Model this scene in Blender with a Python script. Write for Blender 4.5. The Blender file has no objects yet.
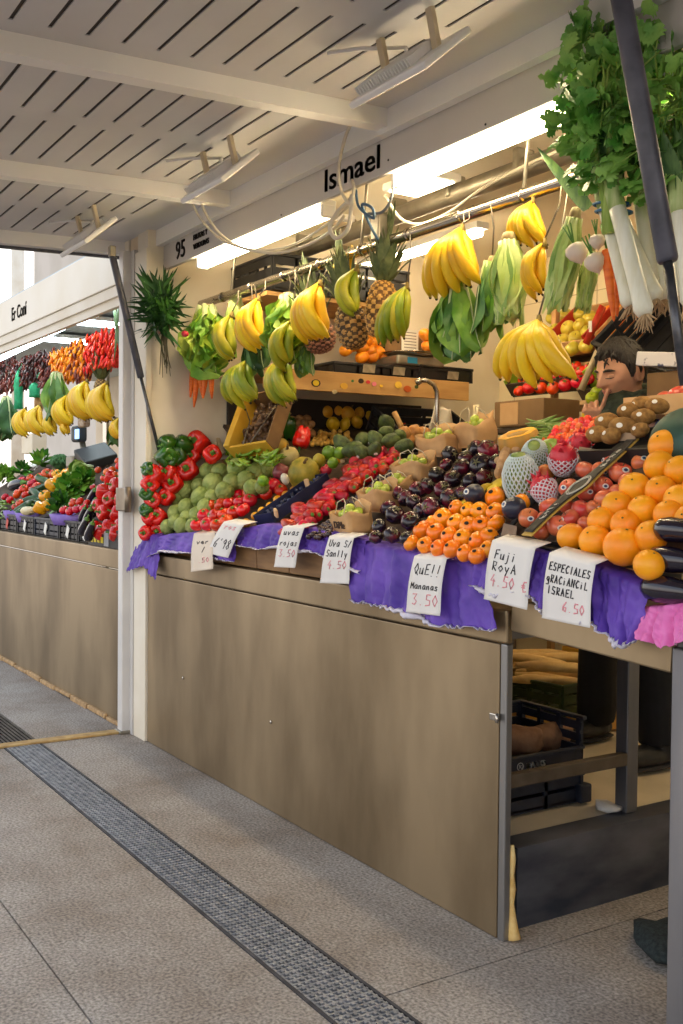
import bpy, bmesh, math, random
import numpy as np
from mathutils import Vector, Matrix, Euler

random.seed(11)
SC = bpy.context.scene
COL = SC.collection
PI = math.pi

# ------------------------------------------------------------------ camera
# solved from the photograph's vanishing points (frame 683 x 1024)
F, CX, CY, EYE = 1036.96, 341.5, 512.0, 1.25
RW = np.array([[0.5354, -0.0264, 0.8442], [0.8445, 0.0062, -0.5355], [0.0089, 0.9996, 0.0255]])
_u, _s, _v = np.linalg.svd(RW)
RW = _u @ _v


def at(px, py, X=None, Y=None, Z=None, plane=None):
    """the point of the place seen at photograph pixel (px, py) on a world plane"""
    d = RW @ np.array([(px - CX) / F, -(py - CY) / F, -1.0])
    c = np.array([0, 0, EYE])
    if X is not None:
        t = X / d[0]
    elif Y is not None:
        t = Y / d[1]
    elif Z is not None:
        t = (Z - EYE) / d[2]
    else:
        p0, n = plane
        n = np.array(n); p0 = np.array(p0)
        t = ((p0 - c) @ n) / (d @ n)
    return Vector((c + t * d).tolist())


def depth(p):
    c = RW.T @ (np.array(p) - np.array([0, 0, EYE]))
    return -c[2]


cam_data = bpy.data.cameras.new('camera')
cam = bpy.data.objects.new('camera', cam_data)
COL.objects.link(cam)
cam_data.sensor_width = 36.0
cam_data.sensor_fit = 'AUTO'
cam_data.lens = F / 1024.0 * 36.0
cam_data.clip_end = 200
m = Matrix([list(RW[0]) + [0], list(RW[1]) + [0], list(RW[2]) + [EYE], [0, 0, 0, 1]])
cam.matrix_world = m
SC.camera = cam
SC.view_settings.view_transform = 'Standard'
SC.view_settings.look = 'None'
SC.view_settings.gamma = 1.0
SC.view_settings.use_curve_mapping = False
SC.view_settings.exposure = 0.0

# ------------------------------------------------------------------ materials
_M = {}


def lin(c):
    return tuple(((v / 12.92) if v <= 0.04045 else ((v + 0.055) / 1.055) ** 2.4) for v in c)


def rgb(r, g, b):
    return lin((r / 255, g / 255, b / 255))


def mat(name, c1, c2=None, scale=8.0, rough=0.5, metal=0.0, bump=0.0, bscale=None, vary=0.0, hue=0.0, detail=3.0,
        lo=0.35, hi=0.65, stretch=None, coat=0.0, sss=0.0, trans=0.0, alpha=None, spec=0.5, c3=None, kind='noise'):
    """two-tone noise material, optional bump and per-object variation"""
    if name in _M:
        return _M[name]
    mt = bpy.data.materials.new(name)
    mt.use_nodes = True
    nt = mt.node_tree
    N, L = nt.nodes, nt.links
    b = N['Principled BSDF']
    b.inputs['Roughness'].default_value = rough
    b.inputs['Metallic'].default_value = metal
    b.inputs['Specular IOR Level'].default_value = spec
    if coat:
        b.inputs['Coat Weight'].default_value = coat
        b.inputs['Coat Roughness'].default_value = 0.15
    if sss:
        b.inputs['Subsurface Weight'].default_value = sss
        b.inputs['Subsurface Radius'].default_value = (0.02, 0.01, 0.005)
        b.inputs['Subsurface Scale'].default_value = 0.3
    if trans:
        b.inputs['Transmission Weight'].default_value = trans
    if alpha is not None:
        b.inputs['Alpha'].default_value = alpha
    tc = N.new('ShaderNodeTexCoord')
    vec = tc.outputs['Object']
    if stretch:
        mp = N.new('ShaderNodeMapping')
        mp.inputs['Scale'].default_value = stretch
        L.new(vec, mp.inputs['Vector'])
        vec = mp.outputs['Vector']
    oi = None
    if vary or hue:
        oi = N.new('ShaderNodeObjectInfo')
        ad = N.new('ShaderNodeVectorMath'); ad.operation = 'ADD'
        L.new(vec, ad.inputs[0]); 
        cx = N.new('ShaderNodeCombineXYZ')
        ml = N.new('ShaderNodeMath'); ml.operation = 'MULTIPLY'; ml.inputs[1].default_value = 37.0
        L.new(oi.outputs['Random'], ml.inputs[0]); L.new(ml.outputs[0], cx.inputs[0]); L.new(ml.outputs[0], cx.inputs[1])
        L.new(cx.outputs[0], ad.inputs[1])
        vec = ad.outputs[0]
    col = None
    if c2 is not None:
        nz = N.new('ShaderNodeTexNoise')
        nz.inputs['Scale'].default_value = scale
        nz.inputs['Detail'].default_value = detail
        L.new(vec, nz.inputs['Vector'])
        rp = N.new('ShaderNodeValToRGB')
        rp.color_ramp.elements[0].position = lo
        rp.color_ramp.elements[1].position = hi
        rp.color_ramp.elements[0].color = (*c1, 1)
        rp.color_ramp.elements[1].color = (*c2, 1)
        if c3 is not None:
            e = rp.color_ramp.elements.new((lo + hi) / 2)
            e.color = (*c3, 1)
        L.new(nz.outputs['Fac'], rp.inputs['Fac'])
        col = rp.outputs['Color']
    else:
        b.inputs['Base Color'].default_value = (*c1, 1)
    if vary or hue:
        hs = N.new('ShaderNodeHueSaturation')
        if col is not None:
            L.new(col, hs.inputs['Color'])
        else:
            hs.inputs['Color'].default_value = (*c1, 1)
        mr = N.new('ShaderNodeMapRange')
        mr.inputs['To Min'].default_value = 1 - vary
        mr.inputs['To Max'].default_value = 1 + vary
        L.new(oi.outputs['Random'], mr.inputs['Value'])
        L.new(mr.outputs[0], hs.inputs['Value'])
        if hue:
            m2 = N.new('ShaderNodeMath'); m2.operation = 'MULTIPLY'; m2.inputs[1].default_value = 7.31
            f2 = N.new('ShaderNodeMath'); f2.operation = 'FRACT'
            r2 = N.new('ShaderNodeMapRange')
            r2.inputs['To Min'].default_value = 0.5 - hue
            r2.inputs['To Max'].default_value = 0.5 + hue
            L.new(oi.outputs['Random'], m2.inputs[0]); L.new(m2.outputs[0], f2.inputs[0])
            L.new(f2.outputs[0], r2.inputs['Value']); L.new(r2.outputs[0], hs.inputs['Hue'])
        col = hs.outputs['Color']
    if col is not None:
        L.new(col, b.inputs['Base Color'])
    if bump:
        nb = N.new('ShaderNodeTexNoise')
        nb.inputs['Scale'].default_value = bscale or scale * 3
        nb.inputs['Detail'].default_value = 2
        L.new(vec, nb.inputs['Vector'])
        bp = N.new('ShaderNodeBump')
        bp.inputs['Strength'].default_value = min(1.0, bump)
        bp.inputs['Distance'].default_value = 0.004
        L.new(nb.outputs['Fac'], bp.inputs['Height'])
        L.new(bp.outputs['Normal'], b.inputs['Normal'])
    _M[name] = mt
    return mt


def emit(name, c, strength):
    if name in _M:
        return _M[name]
    mt = bpy.data.materials.new(name)
    mt.use_nodes = True
    b = mt.node_tree.nodes['Principled BSDF']
    b.inputs['Base Color'].default_value = (*c, 1)
    b.inputs['Emission Color'].default_value = (*c, 1)
    b.inputs['Emission Strength'].default_value = strength
    _M[name] = mt
    return mt


# ------------------------------------------------------------------ mesh builder
class G:
    def __init__(s):
        s.v, s.f, s.m, s.s = [], [], [], []

    def add(s, vs, fs, m=0, smooth=True, mx=None):
        o = len(s.v)
        if mx is not None:
            vs = [mx @ Vector(v) for v in vs]
        s.v += [tuple(v) for v in vs]
        for f in fs:
            s.f.append(tuple(i + o for i in f)); s.m.append(m); s.s.append(smooth)
        return s

    def box(s, c, size, rot=None, bev=0.0, m=0, taper=None):
        bm = bmesh.new()
        bmesh.ops.create_cube(bm, size=1.0)
        for v in bm.verts:
            v.co = Vector((v.co.x * size[0], v.co.y * size[1], v.co.z * size[2]))
            if taper and v.co.z > 0:
                v.co.x *= taper; v.co.y *= taper
        if bev:
            bmesh.ops.bevel(bm, geom=bm.edges[:], offset=min(bev, min(size) * 0.45), segments=2, affect='EDGES', profile=0.5)
        R = Euler(rot or (0, 0, 0)).to_matrix()
        bm.verts.index_update()
        vs = [R @ v.co + Vector(c) for v in bm.verts]
        fs = [[v.index for v in f.verts] for f in bm.faces]
        bm.free()
        return s.add(vs, fs, m, False)

    def tube(s, pts, r, n=8, cap=True, m=0, flat=1.0):
        pts = [Vector(p) for p in pts]
        k = len(pts)
        rs = r if isinstance(r, (list, tuple)) else [r] * k
        vs, fs = [], []
        up = None
        for i, p in enumerate(pts):
            t = (pts[min(i + 1, k - 1)] - pts[max(i - 1, 0)])
            if t.length < 1e-9:
                t = Vector((0, 0, 1))
            t.normalize()
            if up is None:
                up = Vector((0, 0, 1)) if abs(t.z) < 0.9 else Vector((1, 0, 0))
            a = (up - t * up.dot(t))
            if a.length < 1e-6:
                a = t.orthogonal()
            a.normalize()
            up = a
            b = t.cross(a)
            for j in range(n):
                w = 2 * PI * j / n
                vs.append(p + (a * math.cos(w) * flat + b * math.sin(w)) * rs[i])
        for i in range(k - 1):
            for j in range(n):
                fs.append((i * n + j, i * n + (j + 1) % n, (i + 1) * n + (j + 1) % n, (i + 1) * n + j))
        if cap:
            fs.append(tuple(range(n - 1, -1, -1)))
            fs.append(tuple((k - 1) * n + j for j in range(n)))
        return s.add(vs, fs, m, True)

    def lathe(s, prof, n=16, fn=None, m=0, mx=None, cap=True):
        """prof: list of (r, z); fn(theta, t, r, z) -> (r, z)"""
        k = len(prof)
        vs, fs = [], []
        for i, (r, z) in enumerate(prof):
            for j in range(n):
                w = 2 * PI * j / n
                rr, zz = fn(w, i / (k - 1), r, z) if fn else (r, z)
                vs.append(Vector((rr * math.cos(w), rr * math.sin(w), zz)))
        for i in range(k - 1):
            for j in range(n):
                fs.append((i * n + j, i * n + (j + 1) % n, (i + 1) * n + (j + 1) % n, (i + 1) * n + j))
        if cap:
            fs.append(tuple(range(n - 1, -1, -1)))
            fs.append(tuple((k - 1) * n + j for j in range(n)))
        return s.add(vs, fs, m, True, mx)

    def ball(s, c, r, nu=14, nv=9, m=0, rot=None, fn=None):
        R = Euler(rot).to_matrix() if rot else Matrix.Identity(3)
        if not isinstance(r, (list, tuple)):
            r = (r, r, r)
        vs, fs = [], []
        for i in range(nv + 1):
            ph = PI * i / nv
            for j in range(nu):
                w = 2 * PI * j / nu
                d = Vector((math.sin(ph) * math.cos(w), math.sin(ph) * math.sin(w), math.cos(ph)))
                q = fn(d) if fn else 1.0
                vs.append(R @ Vector((d.x * r[0] * q, d.y * r[1] * q, d.z * r[2] * q)) + Vector(c))
        for i in range(nv):
            for j in range(nu):
                fs.append((i * nu + j, (i + 1) * nu + j, (i + 1) * nu + (j + 1) % nu, i * nu + (j + 1) % nu))
        return s.add(vs, fs, m, True)

    def sheet(s, fn, nu, nv, thick=0.0, m=0, m2=None):
        """fn(u, v) -> point; doubled back when thick > 0 (back side uses m2)"""
        P = [[Vector(fn(i / nu, j / nv)) for j in range(nv + 1)] for i in range(nu + 1)]
        vs = [p for row in P for p in row]
        q = lambda i, j: i * (nv + 1) + j
        fs = [(q(i, j), q(i + 1, j), q(i + 1, j + 1), q(i, j + 1)) for i in range(nu) for j in range(nv)]
        s.add(vs, fs, m, True)
        if thick:
            nr = []
            for i in range(nu + 1):
                for j in range(nv + 1):
                    a = P[min(i + 1, nu)][j] - P[max(i - 1, 0)][j]
                    b = P[i][min(j + 1, nv)] - P[i][max(j - 1, 0)]
                    c = a.cross(b)
                    nr.append(c.normalized() if c.length > 1e-12 else Vector((0, 0, 1)))
            o = len(s.v) - len(vs)
            w = [v - n * thick for v, n in zip(vs, nr)]
            s.add(w, [tuple(reversed(f)) for f in fs], m if m2 is None else m2, True)
            o2 = o + len(vs)
            rim = [q(i, 0) for i in range(nu + 1)] + [q(nu, j) for j in range(1, nv + 1)] + [q(i, nv) for i in range(nu - 1, -1, -1)] + [q(0, j) for j in range(nv - 1, 0, -1)]
            for a, b in zip(rim, rim[1:] + rim[:1]):
                s.f.append((o + b, o + a, o2 + a, o2 + b)); s.m.append(m if m2 is None else m2); s.s.append(False)
        return s

    def build(s, name, mats, parent=None, loc=None, rot=None):
        me = bpy.data.meshes.new(name)
        me.from_pydata(s.v, [], s.f)
        if not isinstance(mats, (list, tuple)):
            mats = [mats]
        for x in mats:
            me.materials.append(x)
        me.polygons.foreach_set('material_index', s.m)
        me.polygons.foreach_set('use_smooth', s.s)
        me.update()
        o = bpy.data.objects.new(name, me)
        COL.objects.link(o)
        if parent is not None:
            o.parent = parent
        if loc is not None:
            o.location = loc
        if rot is not None:
            o.rotation_euler = rot
        return o


def tag(o, label=None, cat=None, group=None, kind=None):
    if label: o['label'] = label
    if cat: o['category'] = cat
    if group: o['group'] = group
    if kind: o['kind'] = kind
    return o


def empty(name, label, cat, loc=(0, 0, 0), rot=(0, 0, 0), group=None):
    o = bpy.data.objects.new(name, None)
    o.empty_display_size = 0.05
    COL.objects.link(o)
    o.location = loc
    o.rotation_euler = rot
    return tag(o, label, cat, group)


def structure(o):
    o['kind'] = 'structure'
    return o


def dup(src, loc, rot=None, scale=None, label=None, group=None):
    """copy of a thing with copies of its parts and their sub-parts"""
    r = src.copy(); COL.objects.link(r)
    r.location = loc
    if rot is not None: r.rotation_euler = rot
    if scale is not None: r.scale = (scale,) * 3 if isinstance(scale, (int, float)) else scale
    if label: r['label'] = label
    if group: r['group'] = group
    for ch in KIDS.get(src.name, ()):
        c = ch.copy(); COL.objects.link(c); c.parent = r
        for g in KIDS.get(ch.name, ()):
            d = g.copy(); COL.objects.link(d); d.parent = c
    return r


KIDS = {}


def kids(root, *ch):
    """remember a prototype's children (obj.children is slow in big scenes)"""
    KIDS.setdefault(root.name, []).extend(ch)
    return root


class Kind:
    """a prototype that the first placement uses itself and later ones copy"""
    def __init__(s, root, cat, group=None):
        s.root, s.used = root, False
        root['category'] = cat
        if group: root['group'] = group

    def put(s, loc, rot=(0, 0, 0), scale=1.0, label=None, group=None):
        if not s.used:
            s.used = True
            s.first = dict(s.root.items())
            r = s.root
            r.location = loc; r.rotation_euler = rot
            r.scale = (scale,) * 3 if isinstance(scale, (int, float)) else scale
            if label: r['label'] = label
            if group: r['group'] = group
            return r
        r = dup(s.root, loc, rot, scale, label, group)
        if group is None and 'group' in r.keys() and 'group' not in s.first:
            del r['group']
        return r


ORD = ['', 'first', 'second', 'third', 'fourth', 'fifth', 'sixth', 'seventh', 'eighth', 'ninth', 'tenth', 'eleventh', 'twelfth', 'thirteenth', 'fourteenth', 'fifteenth', 'sixteenth']


def rnd(a, b):
    return random.uniform(a, b)


def inside(p, poly):
    x, y = p
    c = False
    for i in range(len(poly)):
        x1, y1 = poly[i]; x2, y2 = poly[i - 1]
        if (y1 > y) != (y2 > y) and x < (x2 - x1) * (y - y1) / (y2 - y1) + x1:
            c = not c
    return c


def text_mesh(txt, size, depth_=0.002):
    """lettering as mesh data: (verts, faces) in the XY plane, starting at the origin"""
    cu = bpy.data.curves.new('lettering', 'FONT')
    cu.body = txt
    cu.size = size
    cu.extrude = depth_
    cu.resolution_u = 3
    o = bpy.data.objects.new('lettering', cu)
    COL.objects.link(o)
    dg = bpy.context.evaluated_depsgraph_get()
    me = bpy.data.meshes.new_from_object(o.evaluated_get(dg))
    vs = [v.co.copy() for v in me.vertices]
    fs = [tuple(p.vertices) for p in me.polygons]
    bpy.data.objects.remove(o)
    bpy.data.curves.remove(cu)
    bpy.data.meshes.remove(me)
    return vs, fs


def lettering(name, txt, size, material, parent, mx, sx=1.0, bold=0.0):
    vs, fs = text_mesh(txt, size)
    g = G()
    vs = [Vector((v.x * sx, v.y, v.z)) for v in vs]
    g.add(vs, fs, 0, False, mx)
    if bold:
        for dx, dy in ((bold, 0), (0, bold), (bold, bold)):
            g.add([v + Vector((dx, dy, 0)) for v in vs], fs, 0, False, mx)
    return g.build(name, material, parent)


# single-stroke handwriting: glyphs on a 0..1 wide, 0..1 tall box
_S = {
    'a': [[(.8, .6), (.4, .65), (.1, .35), (.3, .02), (.7, .15), (.8, .6), (.85, 0)]], 'c': [[(.8, .6), (.4, .65), (.1, .3), (.4, 0), (.8, .1)]],
    'e': [[(.1, .32), (.8, .35), (.6, .65), (.2, .5), (.1, .2), (.5, 0), (.85, .1)]], 'i': [[(.4, .6), (.4, 0)], [(.4, .8), (.42, .85)]],
    'j': [[(.5, .6), (.5, -.25), (.2, -.35)], [(.5, .8), (.52, .85)]], 'l': [[(.4, 1), (.4, 0)]], 'm': [[(.05, 0), (.1, .6)], [(.1, .45), (.35, .62), (.45, 0)], [(.45, .45), (.75, .62), (.85, 0)]],
    'n': [[(.1, 0), (.15, .6)], [(.15, .45), (.6, .62), (.75, 0)]], 'o': [[(.5, .65), (.1, .35), (.5, 0), (.85, .35), (.5, .65)]], 'r': [[(.2, 0), (.2, .6)], [(.2, .4), (.7, .62)]],
    's': [[(.8, .6), (.3, .6), (.3, .38), (.75, .25), (.6, 0), (.1, .05)]], 't': [[(.4, .95), (.4, 0), (.7, .05)], [(.1, .62), (.75, .65)]], 'u': [[(.1, .6), (.2, .05), (.6, .05), (.75, .6), (.8, 0)]],
    'v': [[(.1, .6), (.4, 0), (.8, .6)]], 'y': [[(.1, .6), (.35, .15)], [(.75, .6), (.3, -.35)]], 'g': [[(.8, .6), (.3, .6), (.15, .3), (.5, .1), (.8, .5), (.75, -.3), (.2, -.3)]],
    'A': [[(.1, 0), (.45, 1), (.85, 0)], [(.25, .4), (.7, .4)]], 'C': [[(.85, .85), (.5, 1), (.1, .5), (.5, 0), (.9, .15)]], 'E': [[(.85, 1), (.15, .95), (.15, 0), (.9, .05)], [(.15, .5), (.7, .52)]],
    'F': [[(.85, 1), (.15, .95), (.15, 0)], [(.15, .52), (.7, .55)]], 'G': [[(.85, .85), (.4, 1), (.1, .5), (.4, 0), (.85, .2), (.85, .5), (.5, .45)]], 'I': [[(.45, 1), (.45, 0)]],
    'L': [[(.2, 1), (.2, 0), (.85, .05)]], 'M': [[(.05, 0), (.15, 1), (.5, .4), (.85, 1), (.95, 0)]], 'N': [[(.1, 0), (.15, 1), (.8, 0), (.85, 1)]], 'P': [[(.2, 0), (.2, 1), (.8, .9), (.75, .55), (.2, .5)]],
    'Q': [[(.5, 1), (.1, .5), (.5, 0), (.9, .5), (.5, 1)], [(.6, .2), (1, -.1)]], 'R': [[(.2, 0), (.2, 1), (.8, .9), (.7, .55), (.2, .5), (.85, 0)]], 'S': [[(.85, .9), (.3, 1), (.2, .6), (.8, .4), (.7, .02), (.1, .1)]],
    'V': [[(.05, 1), (.45, 0), (.9, 1)]], 'U': [[(.1, 1), (.15, .1), (.5, 0), (.85, .1), (.85, 1)]], '!': [[(.5, 1), (.4, .2)], [(.36, -.05), (.36, -.12)]], "'": [[(.5, 1), (.45, .8)]],
    '0': [[(.5, 1), (.1, .5), (.5, 0), (.9, .5), (.5, 1)]], '3': [[(.1, .95), (.8, 1), (.4, .55), (.85, .3), (.5, 0), (.1, .1)]], '4': [[(.6, 1), (.1, .4), (.9, .4)], [(.65, .6), (.6, -.1)]],
    '5': [[(.85, 1), (.25, 1), (.2, .55), (.8, .5), (.8, .1), (.1, 0)]], '6': [[(.8, 1), (.2, .5), (.2, .1), (.7, 0), (.8, .4), (.2, .4)]], '8': [[(.5, .5), (.15, .8), (.5, 1), (.8, .8), (.15, .2), (.5, 0), (.85, .25), (.5, .5)]],
    '9': [[(.8, .8), (.4, 1), (.15, .7), (.5, .5), (.8, .8), (.7, 0)]], '\u20ac': [[(.85, .9), (.4, .9), (.2, .5), (.4, 0), (.85, .1)], [(.05, .58), (.6, .58)], [(.05, .4), (.6, .4)]], '.': [[(.4, 0), (.42, .05)]], '/': [[(.1, 0), (.7, 1)]],
}


def handwriting(name, lines, material, parent, w=0.0016):
    """lines: (text, x, y, height, pitch) in the sheet's own XY; written as flat ink strokes lifted just off the paper"""
    g = G()
    for txt, x, y, h, pitch, fn in lines:
        for ch in txt:
            for st in _S.get(ch, []):
                pts = [fn(x + p[0] * pitch * .85 + p[1] * h * .06, y + p[1] * h) for p in st]
                g.tube(pts, w, 4)
            x += pitch
    return g.build(name, material, parent)
# ================================================================== SETTING
Y0 = 1.887          # plane of the counter fronts
XW = -4.735         # inner face of the stall's left wall
YB = 4.1            # back wall

# ---- sky
w = bpy.data.worlds.new('sky'); SC.world = w; w.use_nodes = True
nt = w.node_tree
bg = nt.nodes['Background']
tc = nt.nodes.new('ShaderNodeTexCoord'); sx = nt.nodes.new('ShaderNodeSeparateXYZ'); rp = nt.nodes.new('ShaderNodeValToRGB')
mr = nt.nodes.new('ShaderNodeMapRange'); mr.inputs['From Min'].default_value = -1; mr.inputs['From Max'].default_value = 1
nt.links.new(tc.outputs['Generated'], sx.inputs[0]); nt.links.new(sx.outputs['Z'], mr.inputs['Value'])
nt.links.new(mr.outputs[0], rp.inputs['Fac']); nt.links.new(rp.outputs['Color'], bg.inputs['Color'])
cr = rp.color_ramp
cr.elements[0].position = 0.44; cr.elements[0].color = (0.24, 0.18, 0.13, 1)
cr.elements[1].position = 0.52; cr.elements[1].color = (1.62, 1.50, 1.38, 1)
e = cr.elements.new(0.62); e.color = (1.60, 1.58, 1.55, 1)
e = cr.elements.new(0.72); e.color = (0.80, 0.90, 1.05, 1)
e = cr.elements.new(1.0); e.color = (0.62, 0.80, 1.10, 1)
bg.inputs['Strength'].default_value = 1.3

# ---- materials of the place
M_PAVE = mat('granite_paving', rgb(112, 105, 98), rgb(198, 188, 177), 110, 0.72, bump=0.25, bscale=260, detail=5, lo=0.3, hi=0.7)
_n = M_PAVE.node_tree                       # worn, stained patches on the stone
_st = _n.nodes.new('ShaderNodeTexNoise'); _st.inputs['Scale'].default_value = 2.3; _st.inputs['Detail'].default_value = 7; _st.inputs['Roughness'].default_value = .65
_sr = _n.nodes.new('ShaderNodeValToRGB'); _sr.color_ramp.elements[0].position = .36; _sr.color_ramp.elements[0].color = (.70, .64, .58, 1); _sr.color_ramp.elements[1].position = .60; _sr.color_ramp.elements[1].color = (1, 1, 1, 1)
_mx = _n.nodes.new('ShaderNodeMix'); _mx.data_type = 'RGBA'; _mx.blend_type = 'MULTIPLY'; _mx.inputs[0].default_value = 1.0
_b = _n.nodes['Principled BSDF']; _src = _b.inputs['Base Color'].links[0].from_socket
_tc = [q for q in _n.nodes if q.type == 'TEX_COORD'][0]
_n.links.new(_tc.outputs['Object'], _st.inputs['Vector']); _n.links.new(_st.outputs['Fac'], _sr.inputs['Fac'])
_n.links.new(_src, _mx.inputs[6]); _n.links.new(_sr.outputs['Color'], _mx.inputs[7]); _n.links.new(_mx.outputs[2], _b.inputs['Base Color'])
M_STEEL = mat('brushed_steel', rgb(132, 114, 88), rgb(170, 150, 120), 2.4, 0.44, metal=0.85, stretch=(1.4, 1, 0.5), bump=0.05, bscale=30, detail=5)  # brown tone is the street's warm reflection, put into the base colour
M_STEEL_D = mat('dark_steel', rgb(112, 114, 122), rgb(150, 148, 150), 4.0, 0.45, metal=0.85, stretch=(1, 1, 0.3), detail=4)
M_CREAM = mat('cream_paint', rgb(226, 214, 192), rgb(238, 230, 214), 3, 0.55, bump=0.05, bscale=20, detail=5)
M_WHITE = mat('white_enamel', rgb(238, 236, 234), rgb(244, 243, 241), 3, 0.4)
M_AWN = mat('awning_enamel', rgb(204, 202, 203), rgb(216, 214, 215), 2.2, 0.5, detail=4)
M_DARK = mat('dark_gap', rgb(48, 40, 34), rough=0.8)
M_RUBBER = mat('black_rubber', rgb(56, 57, 68), rgb(82, 82, 94), 14, 0.42)  # black rubber; the skylight's blue-grey on the strut is put into the colour
M_CHROME = mat('chrome', rgb(190, 182, 170), rough=0.22, metal=1.0)
M_GALV = mat('galvanised_steel', rgb(128, 122, 110), rgb(165, 158, 144), 8, 0.45, metal=0.7)
M_INK = mat('sign_ink', rgb(34, 32, 32), rough=0.5)
M_TILE = mat('cream_tile', rgb(232, 216, 180), rgb(240, 226, 194), 2, 0.3)
M_GROUT = mat('tile_grout', rgb(186, 168, 132), rough=0.8)
M_WARM = emit('warm_tube', (1.0, 0.80, 0.50), 40.0)
M_WARM2 = emit('warm_panel', (1.0, 0.82, 0.50), 30.0)
M_COOL = emit('cool_tube', (0.80, 0.94, 1.0), 15.0)
M_PLAT = mat('platform_sheet', rgb(196, 182, 156), rgb(214, 200, 174), 5, 0.5, detail=4)
M_KICK = mat('kick_steel', rgb(70, 76, 90), rgb(122, 124, 134), 5, 0.42, metal=0.7, stretch=(1, .6, 1.6), detail=5)
M_OCHRE = mat('ochre_strip', rgb(168, 134, 82), rgb(196, 164, 108), 20, 0.75)
M_FOAM = mat('yellow_foam', rgb(214, 170, 96), rgb(236, 206, 140), 22, 0.9, bump=0.6, bscale=60)
M_WOOD = mat('brown_board', rgb(120, 88, 56), rgb(150, 114, 74), 5, 0.7, stretch=(1, 3, 6), detail=5)
M_PLY = mat('plain_plywood', rgb(188, 142, 84), rgb(206, 162, 102), 4, 0.6, stretch=(4, 1, 6), detail=5)

# ---- floor: granite slabs with thin joints, a base below
g = G()
jx = (-12.0, 2.5)
rows = [(-2.0, -0.42), (-0.415, 0.788), (0.793, 1.262)]
for a, b in rows:
    g.box(((jx[0] + jx[1]) / 2, (a + b) / 2, -0.03), (jx[1] - jx[0], b - a, 0.06))
for a, b in ((-12.0, -6.9), (-6.897, -2.06), (-2.055, 2.5)):
    g.box(((a + b) / 2, (1.442 + 4.3) / 2, -0.03), (b - a, 4.3 - 1.442, 0.06))
structure(g.build('floor', M_PAVE))
g = G(); g.box((-4.75, 1.1, -0.09), (14.5, 6.4, 0.05))
structure(g.build('floor_base', mat('joint_fill', rgb(70, 62, 56), rough=0.9)))

# ---- drain channel along the pavement
M_GRATE = mat('grate_steel', rgb(140, 144, 152), rgb(184, 186, 192), 30, 0.42, metal=0.7)
M_GRATE_D = mat('grate_frame', rgb(58, 58, 62), rgb(84, 84, 90), 20, 0.6, metal=0.5)
root = empty('drain_grate', 'grey perforated metal drain grate running along the paving in front of the stall', 'drain grate', (-3.1, 1.352, 0.0))
def local(o, parent):
    o.parent = parent
    o.matrix_parent_inverse = parent.matrix_world.inverted() if False else Matrix.Translation(-Vector(parent.location))
    return o
g = G()
g.box((-3.1, 1.352, -0.055), (3.7, 0.172, 0.01))
local(g.build('channel', M_DARK), root)
g = G()
for y in (1.268, 1.436):
    g.box((-3.1, y, -0.012), (3.7, 0.009, 0.03))
local(g.build('frame', M_GRATE_D), root)
g = G()
x = -4.93
while x < -1.27:
    g.box((x, 1.352, -0.004), (0.0075, 0.156, 0.012)); x += 0.0215
for k in range(8):
    g.box((-3.1, 1.279 + k * 0.0209, -0.0045), (3.68, 0.006, 0.010))
x = -4.92
while x < -1.27:
    for k in range(7):
        g.box((x, 1.2895 + k * 0.0209, 0.0025), (0.011, 0.008, 0.005))
    x += 0.0215
local(g.build('mesh_grid', M_GRATE), root)
root = empty('drain_grate', 'dark slotted drain grate past the ochre strip, in front of the neighbouring stall', 'drain grate', (-6.5, 1.352, 0))
g = G(); g.box((-6.5, 1.352, -0.05), (3.0, 0.172, 0.01)); local(g.build('channel', M_DARK), root)
g = G()
for k in range(9):
    g.box((-6.5, 1.274 + k * 0.0195, -0.004), (3.0, 0.010, 0.012))
local(g.build('bars', mat('dark_grate', rgb(70, 62, 56), rgb(96, 86, 76), 20, .6, metal=.4)), root)

# ---- threshold strip at the pole's foot
g = G(); g.box((-4.965, 1.13, 0.006), (0.065, 1.5, 0.012), bev=0.004)
o = g.build('threshold_strip', M_OCHRE)
tag(o, 'ochre strip lying across the paving at the foot of the white pole', 'strip')

# ---- walls, ceiling, back
g = G(); g.box((-4.80, 3.0, 1.3), (0.13, 2.22, 2.6)); structure(g.build('wall_left', M_CREAM))
g = G(); g.box((-4.80, 1.893, 1.19), (0.15, 0.03, 2.38), bev=0.004); structure(g.build('wall_front', M_CREAM))
g = G()
g.box((-1.7, YB + 0.05, 1.4), (6.4, 0.08, 2.8))
structure(g.build('wall_back', M_TILE))
g = G()
for k in range(9):
    g.box((-1.7, YB + 0.0095, 0.2 + k * 0.3), (6.3, 0.002, 0.004))
for k in range(20):
    g.box((-4.6 + k * 0.32, YB + 0.0095, 1.4), (0.004, 0.002, 2.7))
structure(g.build('wall_back_joints', M_GROUT))
g = G(); g.box((-1.6, 3.05, 2.56), (6.4, 2.2, 0.04)); structure(g.build('ceiling', mat('ceiling_paint', rgb(238, 226, 200), rgb(244, 236, 214), 2, .6)))
g = G(); g.box((1.45, 3.0, 1.3), (0.1, 2.2, 2.6)); structure(g.build('wall_right', M_CREAM))
g = G()
g.box((-3.46, 3.05, 0.1125), (2.55, 2.1, 0.225))
pl = structure(g.build('platform_floor', M_PLAT))
g = G(); g.box((-2.1815, 3.02, 0.115), (0.006, 2.08, 0.23))
g.box((-2.225, 3.02, 0.2285), (0.09, 2.08, 0.004))
g.build('kick_plate', M_KICK, pl)

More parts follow.
